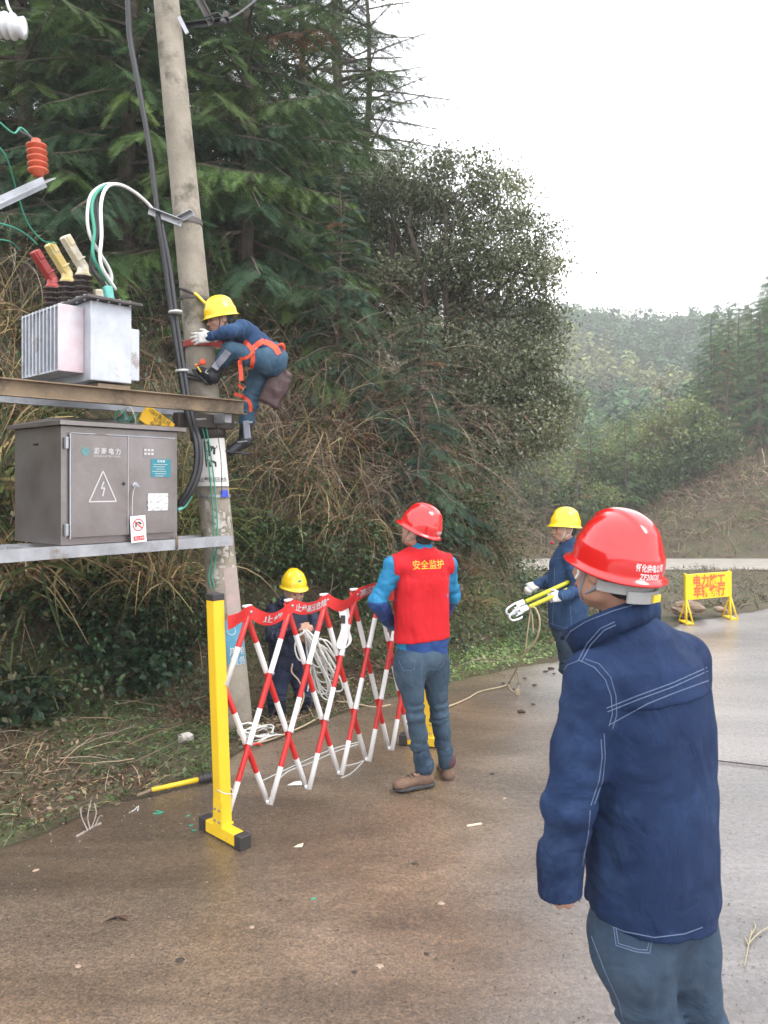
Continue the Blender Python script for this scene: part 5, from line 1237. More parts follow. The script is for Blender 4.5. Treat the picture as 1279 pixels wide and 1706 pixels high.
# red printed strap drooping from top to top
tops = [bar_pt(-.02, .965) + bn * -.0] + [bar_pt(i + .5, 1) for i in range(6)] + [bar_pt(6.4, 1)]
def strap(a, b, droop, txt, h=.075, tilt=0):
    n = 16; L = [a.lerp(b, k / n) - UP * (4 * droop * (k / n) * (1 - k / n)) + bn * (.040 + .010 * math.sin(6.3 * k / n)) for k in range(n + 1)]
    vs = []
    for k, p in enumerate(L):
        tw = .35 * math.sin(math.pi * k / n + tilt); vv = (UP * math.cos(tw) + bn * math.sin(tw)); 
        for s, o in ((-.5, 0), (.5, 0), (.5, -.003), (-.5, -.003)): vs.append(p + vv * h * s + bn * o)
    fs = []
    for k in range(n):
        for e in range(4): fs.append((k * 4 + e, (k + 1) * 4 + e, (k + 1) * 4 + (e + 1) % 4, k * 4 + (e + 1) % 4))
    fs += [(0, 1, 2, 3), (n * 4 + 3, n * 4 + 2, n * 4 + 1, n * 4)]
    o = MB().add(vs, fs).build('warning_strap', m_strap, bar)
    if txt:
        v, f = text2d(txt, .05, bold=.001); v[:, 0] *= min(.9 * (b - a).length, .075 * len(txt)) / np.ptp(v[:, 0]); W_ = (b - a).length; out = []
        for q in v:
            t = .5 + float(q[0]) / W_; k = max(0, min(n - .001, t * n)); i = int(k); p = L[i].lerp(L[i + 1], k - i); tw = .35 * math.sin(math.pi * t + tilt)
            out.append(p + (UP * math.cos(tw) + bn * math.sin(tw)) * float(q[1]) + bn * .0035)
        MB().add(out, f).build('lettering', m_faint, o)
strap(tops[0], tops[1], .0, '', .075)
strap(tops[1], tops[2], .055, '止步'); strap(tops[2], tops[3], .03, '止步高压危险'); strap(tops[3], tops[4], .05, ''); strap(tops[4], tops[5], -.02, '高压危险'); strap(tops[5], tops[6], .05, '')
# the white strap hanging from the barrier top
ws = thing('white_strap', 'white webbing strap with buckle hanging from the barrier top', 'strap', at(570, 1000, 4.72))
def ribbon(pts, w, side, t=.003):
    P = spline(pts, 6); mb = MB(); s = Vector(side).normalized(); vs = []; fs = []
    nn = Vector((0, -1, 0))
    for p in P:
        for a, o in ((-.5, 0), (.5, 0), (.5, t), (-.5, t)): vs.append(p + s * w * a + nn * o)
    for k in range(len(P) - 1):
        for e in range(4): fs.append((k * 4 + e, (k + 1) * 4 + e, (k + 1) * 4 + (e + 1) % 4, k * 4 + (e + 1) % 4))
    fs += [(0, 1, 2, 3), tuple((len(P) - 1) * 4 + e for e in (3, 2, 1, 0))]
    return mb.add(vs, fs)
m_web = mat('white_webbing', (.70, .69, .67), rough=.7, var=.06, bump=.3, bscale=150)
ribbon([at(566, 1008, 4.70), at(571, 1022, 4.68), at(574, 1045, 4.66), at(566, 1072, 4.66), at(572, 1080, 4.66)], .045, (1, .3, .2)).build('webbing', m_web, ws)
ribbon([at(576, 1005, 4.72), at(580, 1030, 4.72), at(579, 1048, 4.71), at(583, 1068, 4.70), at(572, 1081, 4.69), at(563, 1074, 4.69)], .022, (1, .3, .3)).build('webbing', m_web, ws)
MB().box(at(571, 1032, 4.64), (.03, .008, .05)).build('buckle', m_darkcap, ws, bevel=.003)

# ---- yellow road sign
m_rs = mat('road_sign_yellow', (.78, .52, .01), rough=.4, var=.04); m_rsr = mat('road_sign_red', (.65, .10, .03), rough=.5)
S0, S1 = gnd(1143, 1038), gnd(1217, 1041); S1.y = S0.y + .35; S1.x = (1216 - CX) / F * S1.y
rs = thing('road_sign', 'yellow roadworks sign with red writing standing on the wet road', 'road sign', (S0 + S1) / 2)
sd = (S1 - S0); sd.z = 0; sw = sd.length; sd.normalize(); sn = Vector((sd.y, -sd.x, 0)); top = CH - (957 - HZ) / F * S0.y; bot = CH - (1000 - HZ) / F * S0.y
cs = (S0 + S1) / 2; cs.z = (top + bot) / 2
MB().box(cs, (sw + .04, .025, top - bot), (sd, sn, UP)).build('board', m_rs, rs, bevel=.006)
hh = top - bot
for body, dz in (('电力施工', .22), ('车辆绕行', -.2)): text_on('lettering', body, .17 * hh / .36, cs + UP * hh * dz + sn * .014, sd, UP, m_rsr, rs, width=sw * .72, bold=.006)
for P0 in (S0, S1):
    P0 = Vector((P0.x, P0.y, 0)); g = MB()
    for dx, dy in ((-.07, -.12), (.07, -.12), (-.07, .14), (.07, .14)): g.tube([P0 + UP * (bot + .02), P0 + Vector((dx * .6, dy, .02))], .011, 8)
    g.build('leg', m_rs, rs); MB().box(P0 + Vector((0, 0, .012)), (.11, .26, .02)).build('foot', m_rs, rs, bevel=.003)
    MB().box(P0 + UP * (bot + hh * .5) - sn * .02, (.03, .03, hh + .02)).build('upright', m_rs, rs)
# broken rubble behind the sign
rub = thing('rubble_pile', 'small pile of broken tan concrete behind the road sign', 'rubble', gnd(1160, 1022))
m_rub = mat('broken_concrete', (.30, .22, .16), rough=.95, var=.3, vscale=10, bump=.6)
def rock(c, r, seed, m, name, parent=None, label=None, cat=None, sc=(1, 1, .6), group=None):
    rg = np.random.default_rng(seed); import bmesh
    bm = bmesh.new(); bmesh.ops.create_icosphere(bm, subdivisions=2, radius=1)
    for v in bm.verts:
        k = 1 + .35 * (float(vnoise(np.array(v.co) * 1.7 + seed)) - .5) * 2; v.co = Vector((v.co.x * sc[0], v.co.y * sc[1], v.co.z * sc[2])) * k * r
    me = bpy.data.meshes.new(name); bm.to_mesh(me); bm.free(); me.materials.append(m)
    o = link(name, me, parent, (Vector(c) - _o(parent)) if parent is not None else Vector(c)); 
    if label: tag(o, label, cat, group)
    return o
for k, (px, py, r_) in enumerate([(1150, 1026, .14), (1160, 1020, .17), (1156, 1014, .13), (1168, 1027, .12), (1147, 1018, .10), (1174, 1024, .09), (1163, 1030, .10), (1152, 1031, .08), (1219, 1022, .08), (1224, 1026, .06)]):
    p = gnd(px, 1034); rock(p + Vector((0, .2 + .02 * k, r_ * .4 + (1034 - py) / F * p.y * .7)), r_, k, m_rub, 'concrete_chunk', rub, sc=(1.2, .9, .45))
# dark lumps of mud on the road near the grounding rods
m_mud = mat('mud', (.035, .025, .018), rough=.8, var=.3)
for k, (px, py, r_) in enumerate([(918, 1113, .022), (909, 1118, .018), (874, 1130, .014), (890, 1141, .016), (868, 1185, .022), (888, 1173, .014), (838, 1138, .012), (856, 1148, .011), (864, 1139, .013), (923, 1122, .012)]):
    rock(gnd(px, py, .01), r_, 40 + k, m_mud, 'mud_lump', None, 'small dark lump of mud on the road below the hanging rope end', 'mud lump', (1.5, 1, .45), 'mud lumps on the road near the hanging rope')
def curl(name, pts, r, m, label, cat, z=.004, group=None, sub=6):
    return tag(MB().tube(spline([gnd(a, b, z) for a, b in pts], sub), r, 6).build(name, m, loc=gnd(*pts[0])), label, cat, group)
m_rope = mat('white_rope', (.64, .62, .58), rough=.85, var=.1, vscale=60, bump=.6, bscale=300)
m_cord = mat('tan_cord', (.40, .31, .20), rough=.9, var=.15, vscale=50)
curl('cord', [(850, 1134), (840, 1143), (800, 1152), (780, 1163), (752, 1175), (730, 1180), (700, 1178)], .007, m_cord, 'tan cord running along the road from the rods to the barrier', 'cord', .012)
curl('wire_on_road', [(438, 1300), (470, 1285), (520, 1262), (560, 1246), (600, 1236)], .004, m_palew, 'thin pale wire on the road under the barrier, the straighter one', 'wire', group='pale wires lying under the barrier')
curl('wire_on_road', [(452, 1318), (460, 1304), (480, 1285), (515, 1272), (560, 1252), (596, 1240)], .004, m_palew, 'thin pale wire on the road under the barrier, bent at its near end', 'wire', group='pale wires lying under the barrier')
curl('wire_on_road', [(568, 1296), (585, 1288), (605, 1268), (594, 1272), (575, 1276)], .004, m_palew, 'small curl of pale wire by the foot of the barrier', 'wire', group='pale wires lying under the barrier')
curl('thin_twig', [(127, 1394), (145, 1384), (158, 1376), (168, 1372)], .008, mat('grey_twig', (.26, .22, .19), rough=.9, var=.2), 'thick grey stem of the bare twig lying on the road at the left', 'twig')
m_gt = bpy.data.materials['grey_twig']; tw = thing('bare_twig', 'pale leafless branching twig on the road at the left', 'twig', gnd(150, 1380))
for pts in ([(150, 1382), (146, 1366), (152, 1345)], [(152, 1380), (160, 1362), (157, 1350)], [(146, 1384), (136, 1368), (134, 1358)], [(158, 1376), (166, 1366), (170, 1372)]): MB().tube(spline([gnd(a, b, .02) + Vector((0, 0, .02 * i)) for i, (a, b) in enumerate(pts)], 4), .0035, 5).build('stem', m_gt, tw)
curl('wire_scrap', [(215, 1354), (224, 1349), (230, 1343), (229, 1351)], .003, m_palew, 'short curl of white wire on the road edge', 'wire scrap')
m_gs = mat('green_scrap', (.03, .35, .22), rough=.4)
for k, (px, py, a) in enumerate([(262, 1355, .2), (266, 1352, -.4), (318, 1375, .3), (323, 1383, .1), (522, 1497, .2), (313, 1359, .8)]):
    p = gnd(px, py, .006); g = MB().box(p, (.05 if k < 2 else .022, .007, .003), (Vector((math.cos(a), math.sin(a), 0)), Vector((-math.sin(a), math.cos(a), 0)), UP)).build('plastic_scrap', m_gs, loc=p)
    tag(g, 'small bright green plastic scrap on the wet road', 'plastic scrap', 'green plastic scraps on the road')
p = gnd(788, 1374, .008); tag(MB().beam(gnd(778, 1376, .008), gnd(802, 1372, .008), .012, .006).build('wood_chip', mat('pale_wood', (.62, .52, .40), rough=.7), loc=p), 'pale wooden splinter lying on the road past the brown boots', 'wood splinter')
for lab, px, py, s in (('white paper scrap on the road under the barrier', 492, 1306, .05), ('tan paper fleck on the road in the middle foreground', 497, 1410, .025)):
    p = gnd(px, py, .006); g = MB(); g.add([p + Vector((-s, -.4 * s, 0)), p + Vector((s * .8, -.5 * s, .004)), p + Vector((s, .5 * s, .012)), p + Vector((-.2 * s, .6 * s, .003))], [(0, 1, 2, 3)]); g.add([p + Vector((-s, -.4 * s, -.002)), p + Vector((s * .8, -.5 * s, .002)), p + Vector((s, .5 * s, .01)), p + Vector((-.2 * s, .6 * s, .001))], [(3, 2, 1, 0)]); tag(g.build('paper_scrap', m_white if s > .03 else m_palec, loc=p), lab, 'paper scrap')
m_dl = mat('dead_leaf', (.07, .035, .02), rough=.6, var=.3, vscale=30)
for lab, px, py, s in (('dark brown folded dead leaf on the road at lower left', 194, 1531, .05), ('small dark leaf fleck beside the barrier foot', 465, 1500, .014), ('small dark leaf fleck in the middle of the road', 560, 1550, .012)):
    p = gnd(px, py, .006); g = MB(); q = [Vector((-1, -.35, 0)), Vector((.1, -.05, .28)), Vector((1, -.25, .05)), Vector((.85, .55, .02)), Vector((.3, .25, .22)), Vector((-.3, .35, 0))]; g.add([p + v * s for v in q] + [p + v * s - UP * .002 for v in q], [(0, 1, 4, 5), (1, 2, 3, 4), (11, 10, 7, 6), (10, 9, 8, 7)]); tag(g.build('dead_leaf', m_dl, loc=p), lab, 'dead leaf')
for k, (px, py) in enumerate([(600, 1533), (710, 1590), (632, 1610), (540, 1455), (420, 1545), (690, 1440), (655, 1480), (590, 1620), (735, 1505), (80, 1560), (130, 1610), (300, 1600), (345, 1470), (95, 1430), (60, 1450), (180, 1440), (840, 1330), (820, 1290), (1240, 1240)]):
    rock(gnd(px, py, .003), .006 + .004 * (k % 3), 80 + k, m_mud if k % 2 else m_rub, 'road_grit', None, 'small stone chip lying on the wet road', 'stone chip', (1.2, 1, .5), 'stone chips scattered on the road')
tw = thing('dry_stalk', 'dry branching stalk lying on the bright road at the lower right', 'twig', gnd(1245, 1570))
for pts in ([(1240, 1610), (1247, 1575), (1252, 1550)], [(1247, 1572), (1262, 1556), (1279, 1545)], [(1247, 1575), (1240, 1560)], [(1250, 1560), (1258, 1545), (1256, 1535)]): MB().tube(spline([gnd(a, b, .01) for a, b in pts], 4), .0022, 5).build('stem', mat('stalk', (.35, .30, .17), rough=.8), tw)
# yellow hook stick on the verge
hk = thing('hook_stick', 'yellow insulated stick with black grip lying along the road edge', 'hook stick', gnd(290, 1305))
MB().tube([gnd(252, 1316, .03), gnd(330, 1299, .035)], [.013, .016], 12).build('rod', m_ypost, hk)
MB().tube([gnd(330, 1299, .035), gnd(358, 1293, .035)], .024, 12).build('grip', m_darkcap, hk)
for k in range(5): MB().lathe(gnd(333 + k * 5.2, 1298.2 - k * 1.1, .035), (gnd(358, 1293, .035) - gnd(330, 1299, .035)), [(.026, 0), (.029, .006), (.026, .012)], 12).build('grip_ring', m_darkcap, hk)
MB().tube(spline([gnd(252, 1316, .03), gnd(240, 1321, .03), gnd(228, 1326, .02)]), .012, 6).build('hook', m_rust, hk)
# crumpled cloth and white line coils by the pole foot
p = on_bank(310, 1238); rock(p + UP * .03, .055, 5, m_paper, 'crumpled_paper', None, 'crumpled white paper on the verge left of the yellow post', 'paper', (1.2, .8, .7))
def coil(name, c, r, n, label, m, rr=.006, seed=1, parent=None, flat=.35):
    rg = np.random.default_rng(seed); t = thing(name, label, 'rope', c) if parent is None else parent
    for k in range(n):
        R_, ph = r * rg.uniform(.6, 1.2), rg.uniform(0, 6.28); cx, cy = rg.normal(0, r * .25, 2); tl = rg.uniform(-.2, .2)
        MB().tube(spline([Vector(c) + Vector((cx + R_ * math.cos(a + ph), cy + R_ * .8 * math.sin(a + ph), .015 + .01 * k + flat * R_ * (.5 + .5 * math.sin(a * 2 + ph)) + tl * R_ * math.cos(a))) for a in np.linspace(0, 6.0, 9)], 5), rr, 6).build('loop', m, t)
    return t
p = on_bank(425, 1236); coil('rope_coil', p if p else gnd(425, 1236), .12, 6, 'loose coil of white rope on the ground beside the pole foot', m_rope, seed=4)
wc = on_bank(500, 1222); 
curl('cord', [(418, 1240), (450, 1232), (500, 1212), (530, 1196), (548, 1188)], .007, m_cord, 'tan cord lying on the verge behind the barrier', 'cord', .02)
curl('cord', [(560, 1168), (590, 1172), (625, 1178), (650, 1174)], .006, m_cord, 'tan cord on the grass between the barrier and the red vest worker', 'cord', .05)
p = gnd(428, 1241, .03); tag(MB().tube(spline([gnd(417, 1243, .03), gnd(428, 1239, .035), (gnd(436, 1241, .03))]), .008, 6).build('red_tie', m_bred, loc=p), 'short red tie on the ground beside the rope coil', 'tie')
# ------------------------------------------------------------------ people
m_skin = mat('skin', (.36, .19, .125), rough=.5, color2=(.43, .24, .165), vscale=14, bump=.1, bscale=120)
m_hair = mat('hair', (.010, .009, .008), rough=.55, bump=.8, bscale=160)
m_eye = mat('eye', (.02, .015, .012), rough=.2)
m_lips = mat('lips', (.30, .11, .085), rough=.5)
def cloth(name, c1, c2, rough=.82, vs=7, b=.35, fold=(.35, 9, .03), stain=None, spec=.25): return mat(name, c1, rough=rough, color2=c2, vscale=vs, bump=b, bscale=420, bump2=fold, spec=spec, stain=stain)
m_denim_dark = cloth('navy_denim', (.006, .018, .068), (.014, .036, .112))
m_denim_near = cloth('near_denim', (.0042, .013, .046), (.012, .030, .084), vs=5, fold=(.55, 6, .04), stain=((.030, .060, .135), 3.2, .54, .2))
m_denim_work = cloth('worn_blue_denim', (.010, .030, .080), (.028, .068, .145), vs=6)
m_denim_trou = cloth('worn_trouser', (.018, .050, .090), (.060, .115, .165), vs=5)
m_jeans = cloth('faded_jeans', (.018, .036, .062), (.060, .095, .130), vs=6, stain=((.095, .13, .16), 4, .62, .12))
m_jeans_grey = cloth('grey_jeans', (.020, .038, .068), (.050, .078, .115), vs=6)
m_navy = cloth('dark_navy_nylon', (.009, .012, .028), (.018, .023, .048), rough=.55, b=.15)
m_navyt = cloth('dark_navy_trouser', (.009, .014, .036), (.020, .030, .060))
m_vest = cloth('red_vest_cloth', (.48, .007, .012), (.56, .013, .020), rough=.75, fold=(.3, 7, .03))
m_cyan = cloth('bright_blue_shell', (.010, .145, .29), (.020, .20, .37), rough=.5, b=.12, fold=(.6, 10, .03))
m_blue2 = cloth('navy_shell', (.014, .045, .16), (.022, .060, .20), rough=.5, b=.12)
m_boot = mat('brown_suede', (.105, .06, .038), rough=.85, color2=(.175, .105, .07), vscale=22, bump=.4, bscale=150)
m_sole = mat('boot_sole', (.03, .028, .030), rough=.7, var=.3, vscale=30)
m_bboot = mat('black_boot', (.014, .015, .020), rough=.35, var=.3)
m_greyl = mat('grey_leather', (.22, .23, .27), rough=.55, var=.2)
m_glove = mat('cotton_glove', (.50, .48, .45), rough=.9, color2=(.62, .60, .57), vscale=20, bump=.5, bscale=220)
m_hred = mat('helmet_red', (.56, .008, .008), rough=.13, coat=.6, spec=.5)
m_hyel = mat('helmet_yellow', (.78, .52, .008), rough=.2, coat=.4)
m_strapg = mat('grey_strap', (.20, .20, .21), rough=.7)
m_thread = mat('stitch_thread', (.15, .20, .31), rough=.9)
m_orange = mat('orange_webbing', (.66, .075, .03), rough=.7, var=.1, bump=.3, bscale=150)
m_bag = mat('maroon_bag', (.040, .019, .020), rough=.6, color2=(.075, .038, .038), vscale=7, bump=.3, bscale=60, bump2=(.4, 9, .03))

def head_prims(o, Rm, k=1.0):
    o = _A(o); T = lambda x, y, z: o + Rm @ np.array((x, y, z), np.float32) * k; S = lambda *r: np.array(r, np.float32) * k
    return [ell(T(0, -.012, .032), S(.074, .092, .084), Rm, .02), ell(T(0, .022, -.018), S(.064, .070, .088), Rm, .02), ell(T(0, .040, -.078), S(.040, .040, .030), Rm, .02),
            ell(T(-.052, .01, -.045), S(.016, .04, .04), Rm, .02), ell(T(.052, .01, -.045), S(.016, .04, .04), Rm, .02),
            cap(T(0, .088, .006), T(0, .104, -.028), .008 * k, .0125 * k, .010), ell(T(.011, .094, -.033), S(.009, .011, .007), Rm, .006), ell(T(-.011, .094, -.033), S(.009, .011, .007), Rm, .006),
            cap(T(-.036, .078, .021), T(.036, .078, .021), .011 * k, None, .012), ell(T(-.036, .070, -.022), S(.022, .018, .017), Rm, .012), ell(T(.036, .070, -.022), S(.022, .018, .017), Rm, .012),
            ell(T(.030, .096, .004), S(.017, .014, .010), Rm, .006, sub=True), ell(T(-.030, .096, .004), S(.017, .014, .010), Rm, .006, sub=True),
            ell(T(0, .086, -.056), S(.024, .013, .006), Rm, .005), ell(T(0, .084, -.066), S(.020, .013, .007), Rm, .005),
            ell(T(.076, -.006, -.004), S(.011, .020, .032), Rm, .005), ell(T(-.076, -.006, -.004), S(.011, .020, .032), Rm, .005),
            ell(T(.084, -.002, .000), S(.008, .010, .018), Rm, .004, sub=True), ell(T(-.084, -.002, .000), S(.008, .010, .018), Rm, .004, sub=True)]
def hand_prims(w, d, nrm, side=1, curl=.4, spread=.1, s=1.0, fat=1.0, thumb_in=.0):
    """w wrist, d finger direction, nrm back of the hand, side = which way the thumb goes along d x nrm"""
    w, d, nrm = Vector(w), Vector(d).normalized(), Vector(nrm); nrm = (nrm - d * nrm.dot(d)).normalized(); lat = d.cross(nrm) * side
    Rm = np.array([[lat[i], d[i], nrm[i]] for i in range(3)], np.float32)
    pr = [rbox(w + d * .048 * s, (.037 * s * fat, .046 * s, .014 * s * fat), .012 * s, Rm, .010), cap(w - d * .03, w + d * .03 * s, .026 * s * fat, .028 * s * fat, .015, (nrm, .75))]
    for i, (l, L) in enumerate(((.029, .070), (.0095, .078), (-.010, .073), (-.028, .057))):
        b = w + lat * l * s + d * (.086 - .004 * abs(i - 1)) * s; a = (1.2 - i * .8) * spread; c1 = curl * (.7 + .08 * i)
        d1 = (d * math.cos(c1) - nrm * math.sin(c1) + lat * a).normalized(); m1 = b + d1 * L * .52 * s; c2 = curl * 1.9
        d2 = (d * math.cos(c2) - nrm * math.sin(c2) + lat * a).normalized(); e = m1 + d2 * L * .50 * s
        pr += [cap(b - d * .012 * s, m1, .0092 * s * fat, .0085 * s * fat, .003), cap(m1, e, .0085 * s * fat, .0072 * s * fat, .003)]
    tb = w + d * .022 * s + lat * .030 * s; t1 = tb + (lat * (.75 - thumb_in) + d * .7 - nrm * (.25 + thumb_in)).normalized() * .038 * s; t2 = t1 + (lat * (.35 - thumb_in) + d * .9 - nrm * (.3 + thumb_in)).normalized() * .032 * s
    return pr + [cap(tb, t1, .0125 * s * fat, .010 * s * fat, .008), cap(t1, t2, .010 * s * fat, .008 * s * fat, .003)]

def body(root, J, hR, hands, h=.007, girth=1.0):
    g = girth; P = []
    P += [cap(J['pel'], J['chest'], .075 * g, .075 * g, .04), cap(J['chest'], J['neck'], .065 * g, .04, .03), cap(J['shL'], J['shR'], .040 * g, None, .03)]
    P += [cap(J['neck'], J['head'] - Vector(hR[:, 2]) * .05 - Vector(hR[:, 1]) * .018, .048, .054, .025)]
    for s in 'LR':
        P += [cap(J['sh' + s], J['el' + s], .040, .032, .02), cap(J['el' + s], J['wr' + s], .033, .024, .015), cap(J['hip' + s], J['kn' + s], .058, .042, .02), cap(J['kn' + s], J['an' + s], .045, .032, .02), cap(J['an' + s], J['toe' + s], .032, .024, .02)]
    P += head_prims(J['head'], hR)
    for hp in hands: P += hp
    o, bv = add_sdf('body', P, m_skin, root, h)
    for sx in (-1, 1):
        e = Vector(J['head']) + Vector(hR @ np.array((sx * .030, .083, .004), np.float32)); MB().lathe(e, Vector(hR[:, 1]), [(.002, -.004), (.009, 0), (.0075, .005), (.002, .0075)], 8).build('eye', m_eye, root)
        b0 = Vector(J['head']) + Vector(hR @ np.array((sx * .015, .092, .024), np.float32)); b1 = Vector(J['head']) + Vector(hR @ np.array((sx * .046, .080, .022), np.float32)); MB().tube([b0, (b0 + b1) / 2 + Vector(hR[:, 2]) * .004, b1], .0035, 5).build('eyebrow', m_hair, root)
    lp = [Vector(J['head']) + Vector(hR @ np.array(q, np.float32)) for q in ((-.022, .088, -.060), (0, .100, -.059), (.022, .088, -.060))]; MB().tube(spline(lp, 3), .0038, 5).build('lips', m_lips, root)
    return o, bv
def hair(root, J, hR, low=-.05):
    o = _A(J['head']); T = lambda *q: o + hR @ np.array(q, np.float32)
    add_sdf('hair', [ell(T(0, -.016, .034), (.079, .096, .088), hR, .01), ell(T(0, -.045, -.025), (.066, .058, .050), hR, .02), rbox(T(0, .085, -.03), (.12, .075, .085), .01, hR, .01, sub=True), rbox(T(0, 0, low - .06), (.2, .2, .05), .01, hR, .005, sub=True)], m_hair, root, .006, rumple(.003, (40, 40, 40)))
def helmet(root, o, Rm, m, s=1.0, txt=None, detail=1, emblem=False, tshift=0.0):
    """hard hat: raised centre ridge, side ledge, turned rim with a front peak. o = centre of the rim plane"""
    o = _A(o); NT, NP = (96, 40) if detail > 1 else (56, 22); V = []
    def put_(x, y, z): V.append(o + Rm @ (np.array((x, y, z), np.float32) * s))
    prof = []
    for j in range(NP + 1):
        ph = (j / NP) * math.pi / 2; prof.append((math.sin(ph) ** .92, math.cos(ph) ** .88))
    rows = []
    for (rh, zz) in prof: rows.append(('d', rh, zz))
    a_, b_, H_ = .110, .130, .150
    for kind, rh, zz in rows:
        for i in range(NT):
            t = 2 * math.pi * i / NT; ct, st = math.cos(t), math.sin(t); rr = rh
            x, y, z = a_ * rr * ct, b_ * rr * st, H_ * zz
            step = 1 / (1 + math.exp((z - .058) / .0012)); k = 1 + .030 * step; x *= k; y *= k           # ledge
            wr = .030 + .010 * (-y / b_); rid = 1 / (1 + math.exp((abs(x) - wr) / .0014)); fade = max(0, min(1, (z - .075) / .035)) * max(0, min(1, (y + b_ * .98) / .03)); lift = .0078 * rid * fade
            
            put_(x * (1 + lift * 5), y * (1 + lift * 5), z + lift * .8)
    base = prof[-1][0]
    def ringrow(out, z, inner=1.0):
        for i in range(NT):
            t = 2 * math.pi * i / NT; ct, st = math.cos(t), math.sin(t); pk = max(0, st) ** 3; w = out * (.9 + .9 * pk); bk = max(0, -st) ** 2
            put_((a_ * 1.03 * inner + w) * ct, (b_ * 1.03 * inner + w) * st, z - .010 * pk * (out > .004) + .004 * bk - .010 * abs(ct) ** 2 * 0)
    ringrow(.001, -.004); ringrow(.006, -.008); ringrow(.014, -.012); ringrow(.0165, -.0165); ringrow(.0150, -.0200); ringrow(.004, -.0150); ringrow(-.004, -.006); ringrow(-.004, .02, .97); ringrow(-.03, .05, .95); ringrow(-.10, .07, .95)
    nr = len(V) // NT; f = []
    for j in range(nr - 1):
        for i in range(NT): i2 = (i + 1) % NT; f.append((j * NT + i, (j + 1) * NT + i, (j + 1) * NT + i2, j * NT + i2))
    V = np.array(V, np.float32); f = np.array(f, np.int32)
    me = np_mesh('helmet', V - _A(_o(root)), f, m, None, True); ob = link('helmet', me, root)
    bv = BVHTree.FromPolygons([tuple(x) for x in V.tolist()], f.tolist())
    if txt:
        for body_, size, zc, wd in txt:
            v, fs = text2d(body_, size, 1, size * .015); v[:, 0] *= wd / np.ptp(v[:, 0]); out = []
            for q in v:
                ang = float(q[0]) / .128 - tshift; bx, by = math.sin(ang) * a_, -math.cos(ang) * b_       # wraps round the back, readable from outside
                p0 = o + Rm @ (np.array((bx * 1.6, by * 1.6, zc + float(q[1])), np.float32) * s); d = Rm @ np.array((-bx, -by, 0), np.float32); d = Vector(d).normalized()
                hit = bv.ray_cast(Vector(p0), d); out.append((hit[0] - d * .0012) if hit[0] else Vector(p0))
            MB().add(out, fs).build('lettering', m_white, ob)
    if emblem:
        p = Vector(o + Rm @ (np.array((0, b_ * 1.3, .062), np.float32) * s)); hit = bv.ray_cast(p, -Vector(Rm[:, 1]));
        if hit[0]: MB().lathe(hit[0] + Vector(Rm[:, 1]) * .001, Vector(Rm[:, 1]), [(.016, 0), (.016, .002)], 12).build('emblem', m_greenw, ob)
    return ob, bv
def chin_strap(root, J, hR, m=None):
    T = lambda *q: Vector(_A(J['head']) + hR @ np.array(q, np.float32))
    for sx in (-1, 1):
        MB().tube(spline([T(sx * .070, .035, .055), T(sx * .072, .030, -.01), T(sx * .056, .045, -.07), T(0, .055, -.112)], 5), .0045, 6).build('chin_strap', m or m_strapg, root)
        MB().tube(spline([T(sx * .074, -.045, .04), T(sx * .080, -.02, -.03), T(sx * .062, .025, -.065)], 5), .0045, 6).build('chin_strap', m or m_strapg, root)
def boots(root, J, mu, ms, shaft=.10, s=1.0):
    for sd in 'LR':
        a, t = Vector(J['an' + sd]), Vector(J['toe' + sd]); f = Vector((t.x - a.x, t.y - a.y, 0)).normalized(); Rm = frame(f); z0 = a.z - .085; c = lambda x, y, z: Vector(a) + Vector(Rm @ np.array((x, y, 0), np.float32)) + Vector((0, 0, z - .085))
        up = [cap(c(0, .0, .09), c(0, -.005, .09 + shaft), .042, .042, .02), ell(c(0, -.01, .055), (.042 * s, .05, .045), Rm, .02), cap(c(0, .02, .055), c(0, .14, .040), .043 * s, .036 * s, .02, ((0, 0, 1), .85)), ell(c(0, .165, .038), (.045 * s, .045, .030), Rm, .015)]
        bo, bb = add_sdf('boot', up, mu, root, .006, rumple(.002, (30, 30, 30)), [((0, 0, z0 + .018), (0, 0, -1))])
        so = [rbox(c(0, .04, .012), (.036 * s, .075, .014), .01, Rm, .015), ell(c(0, .14, .013), (.048 * s, .07, .016), Rm, .01), ell(c(0, -.03, .013), (.040 * s, .04, .016), Rm, .01)]
        add_sdf('sole', so, ms, bo, .006)
        if mu is m_boot:
            for k in range(4): MB().tube([c(-.026, .035 + .022 * k, .098 - .008 * k), c(0, .04 + .022 * k, .106 - .008 * k), c(.026, .035 + .022 * k, .098 - .008 * k)], .0028, 5).build('lace', m_darkcap, bo)
            cl = add_sdf('collar', [cap(c(0, -.004, .135), c(0, -.005, .15), .050, .049, .005)], mat('boot_collar', (.07, .03, .035), rough=.8), bo, .007)
def trousers(root, J, m, rt=.088, rk=.064, ra=.056, seed=0, hiptop=.10, cuff=True, name='trousers', wr=1.0, end=.045):
    P = [ell((Vector(J['hipL']) + Vector(J['hipR'])) / 2 + Vector((0, 0, .03)), (.17, .125, .13), frame(J['bfwd']) if 'bfwd' in J else None, .05)]
    D = [rumple(.004 * wr, (14, 14, 5), seed)]
    for s in 'LR':
        hp, kn, an = Vector(J['hip' + s]), Vector(J['kn' + s]), Vector(J['an' + s]); e = an + (kn - an).normalized() * end
        P += [cap(hp, kn, rt, rk, .03), cap(kn, e, rk, ra, .02), ell(hp + (kn - hp) * .15, (rt * 1.05, rt * 1.12, .12), None, .04)]
        D += [folds((kn - (kn - hp) * .3, kn + (an - kn) * .25), .006 * wr, 75, .16, seed + 1), folds((kn + (an - kn) * .40, an + (kn - an).normalized() * .09), .007 * wr, 95, .14, seed + 2)]
    return add_sdf(name, P, m, root, .008, addf(*D))
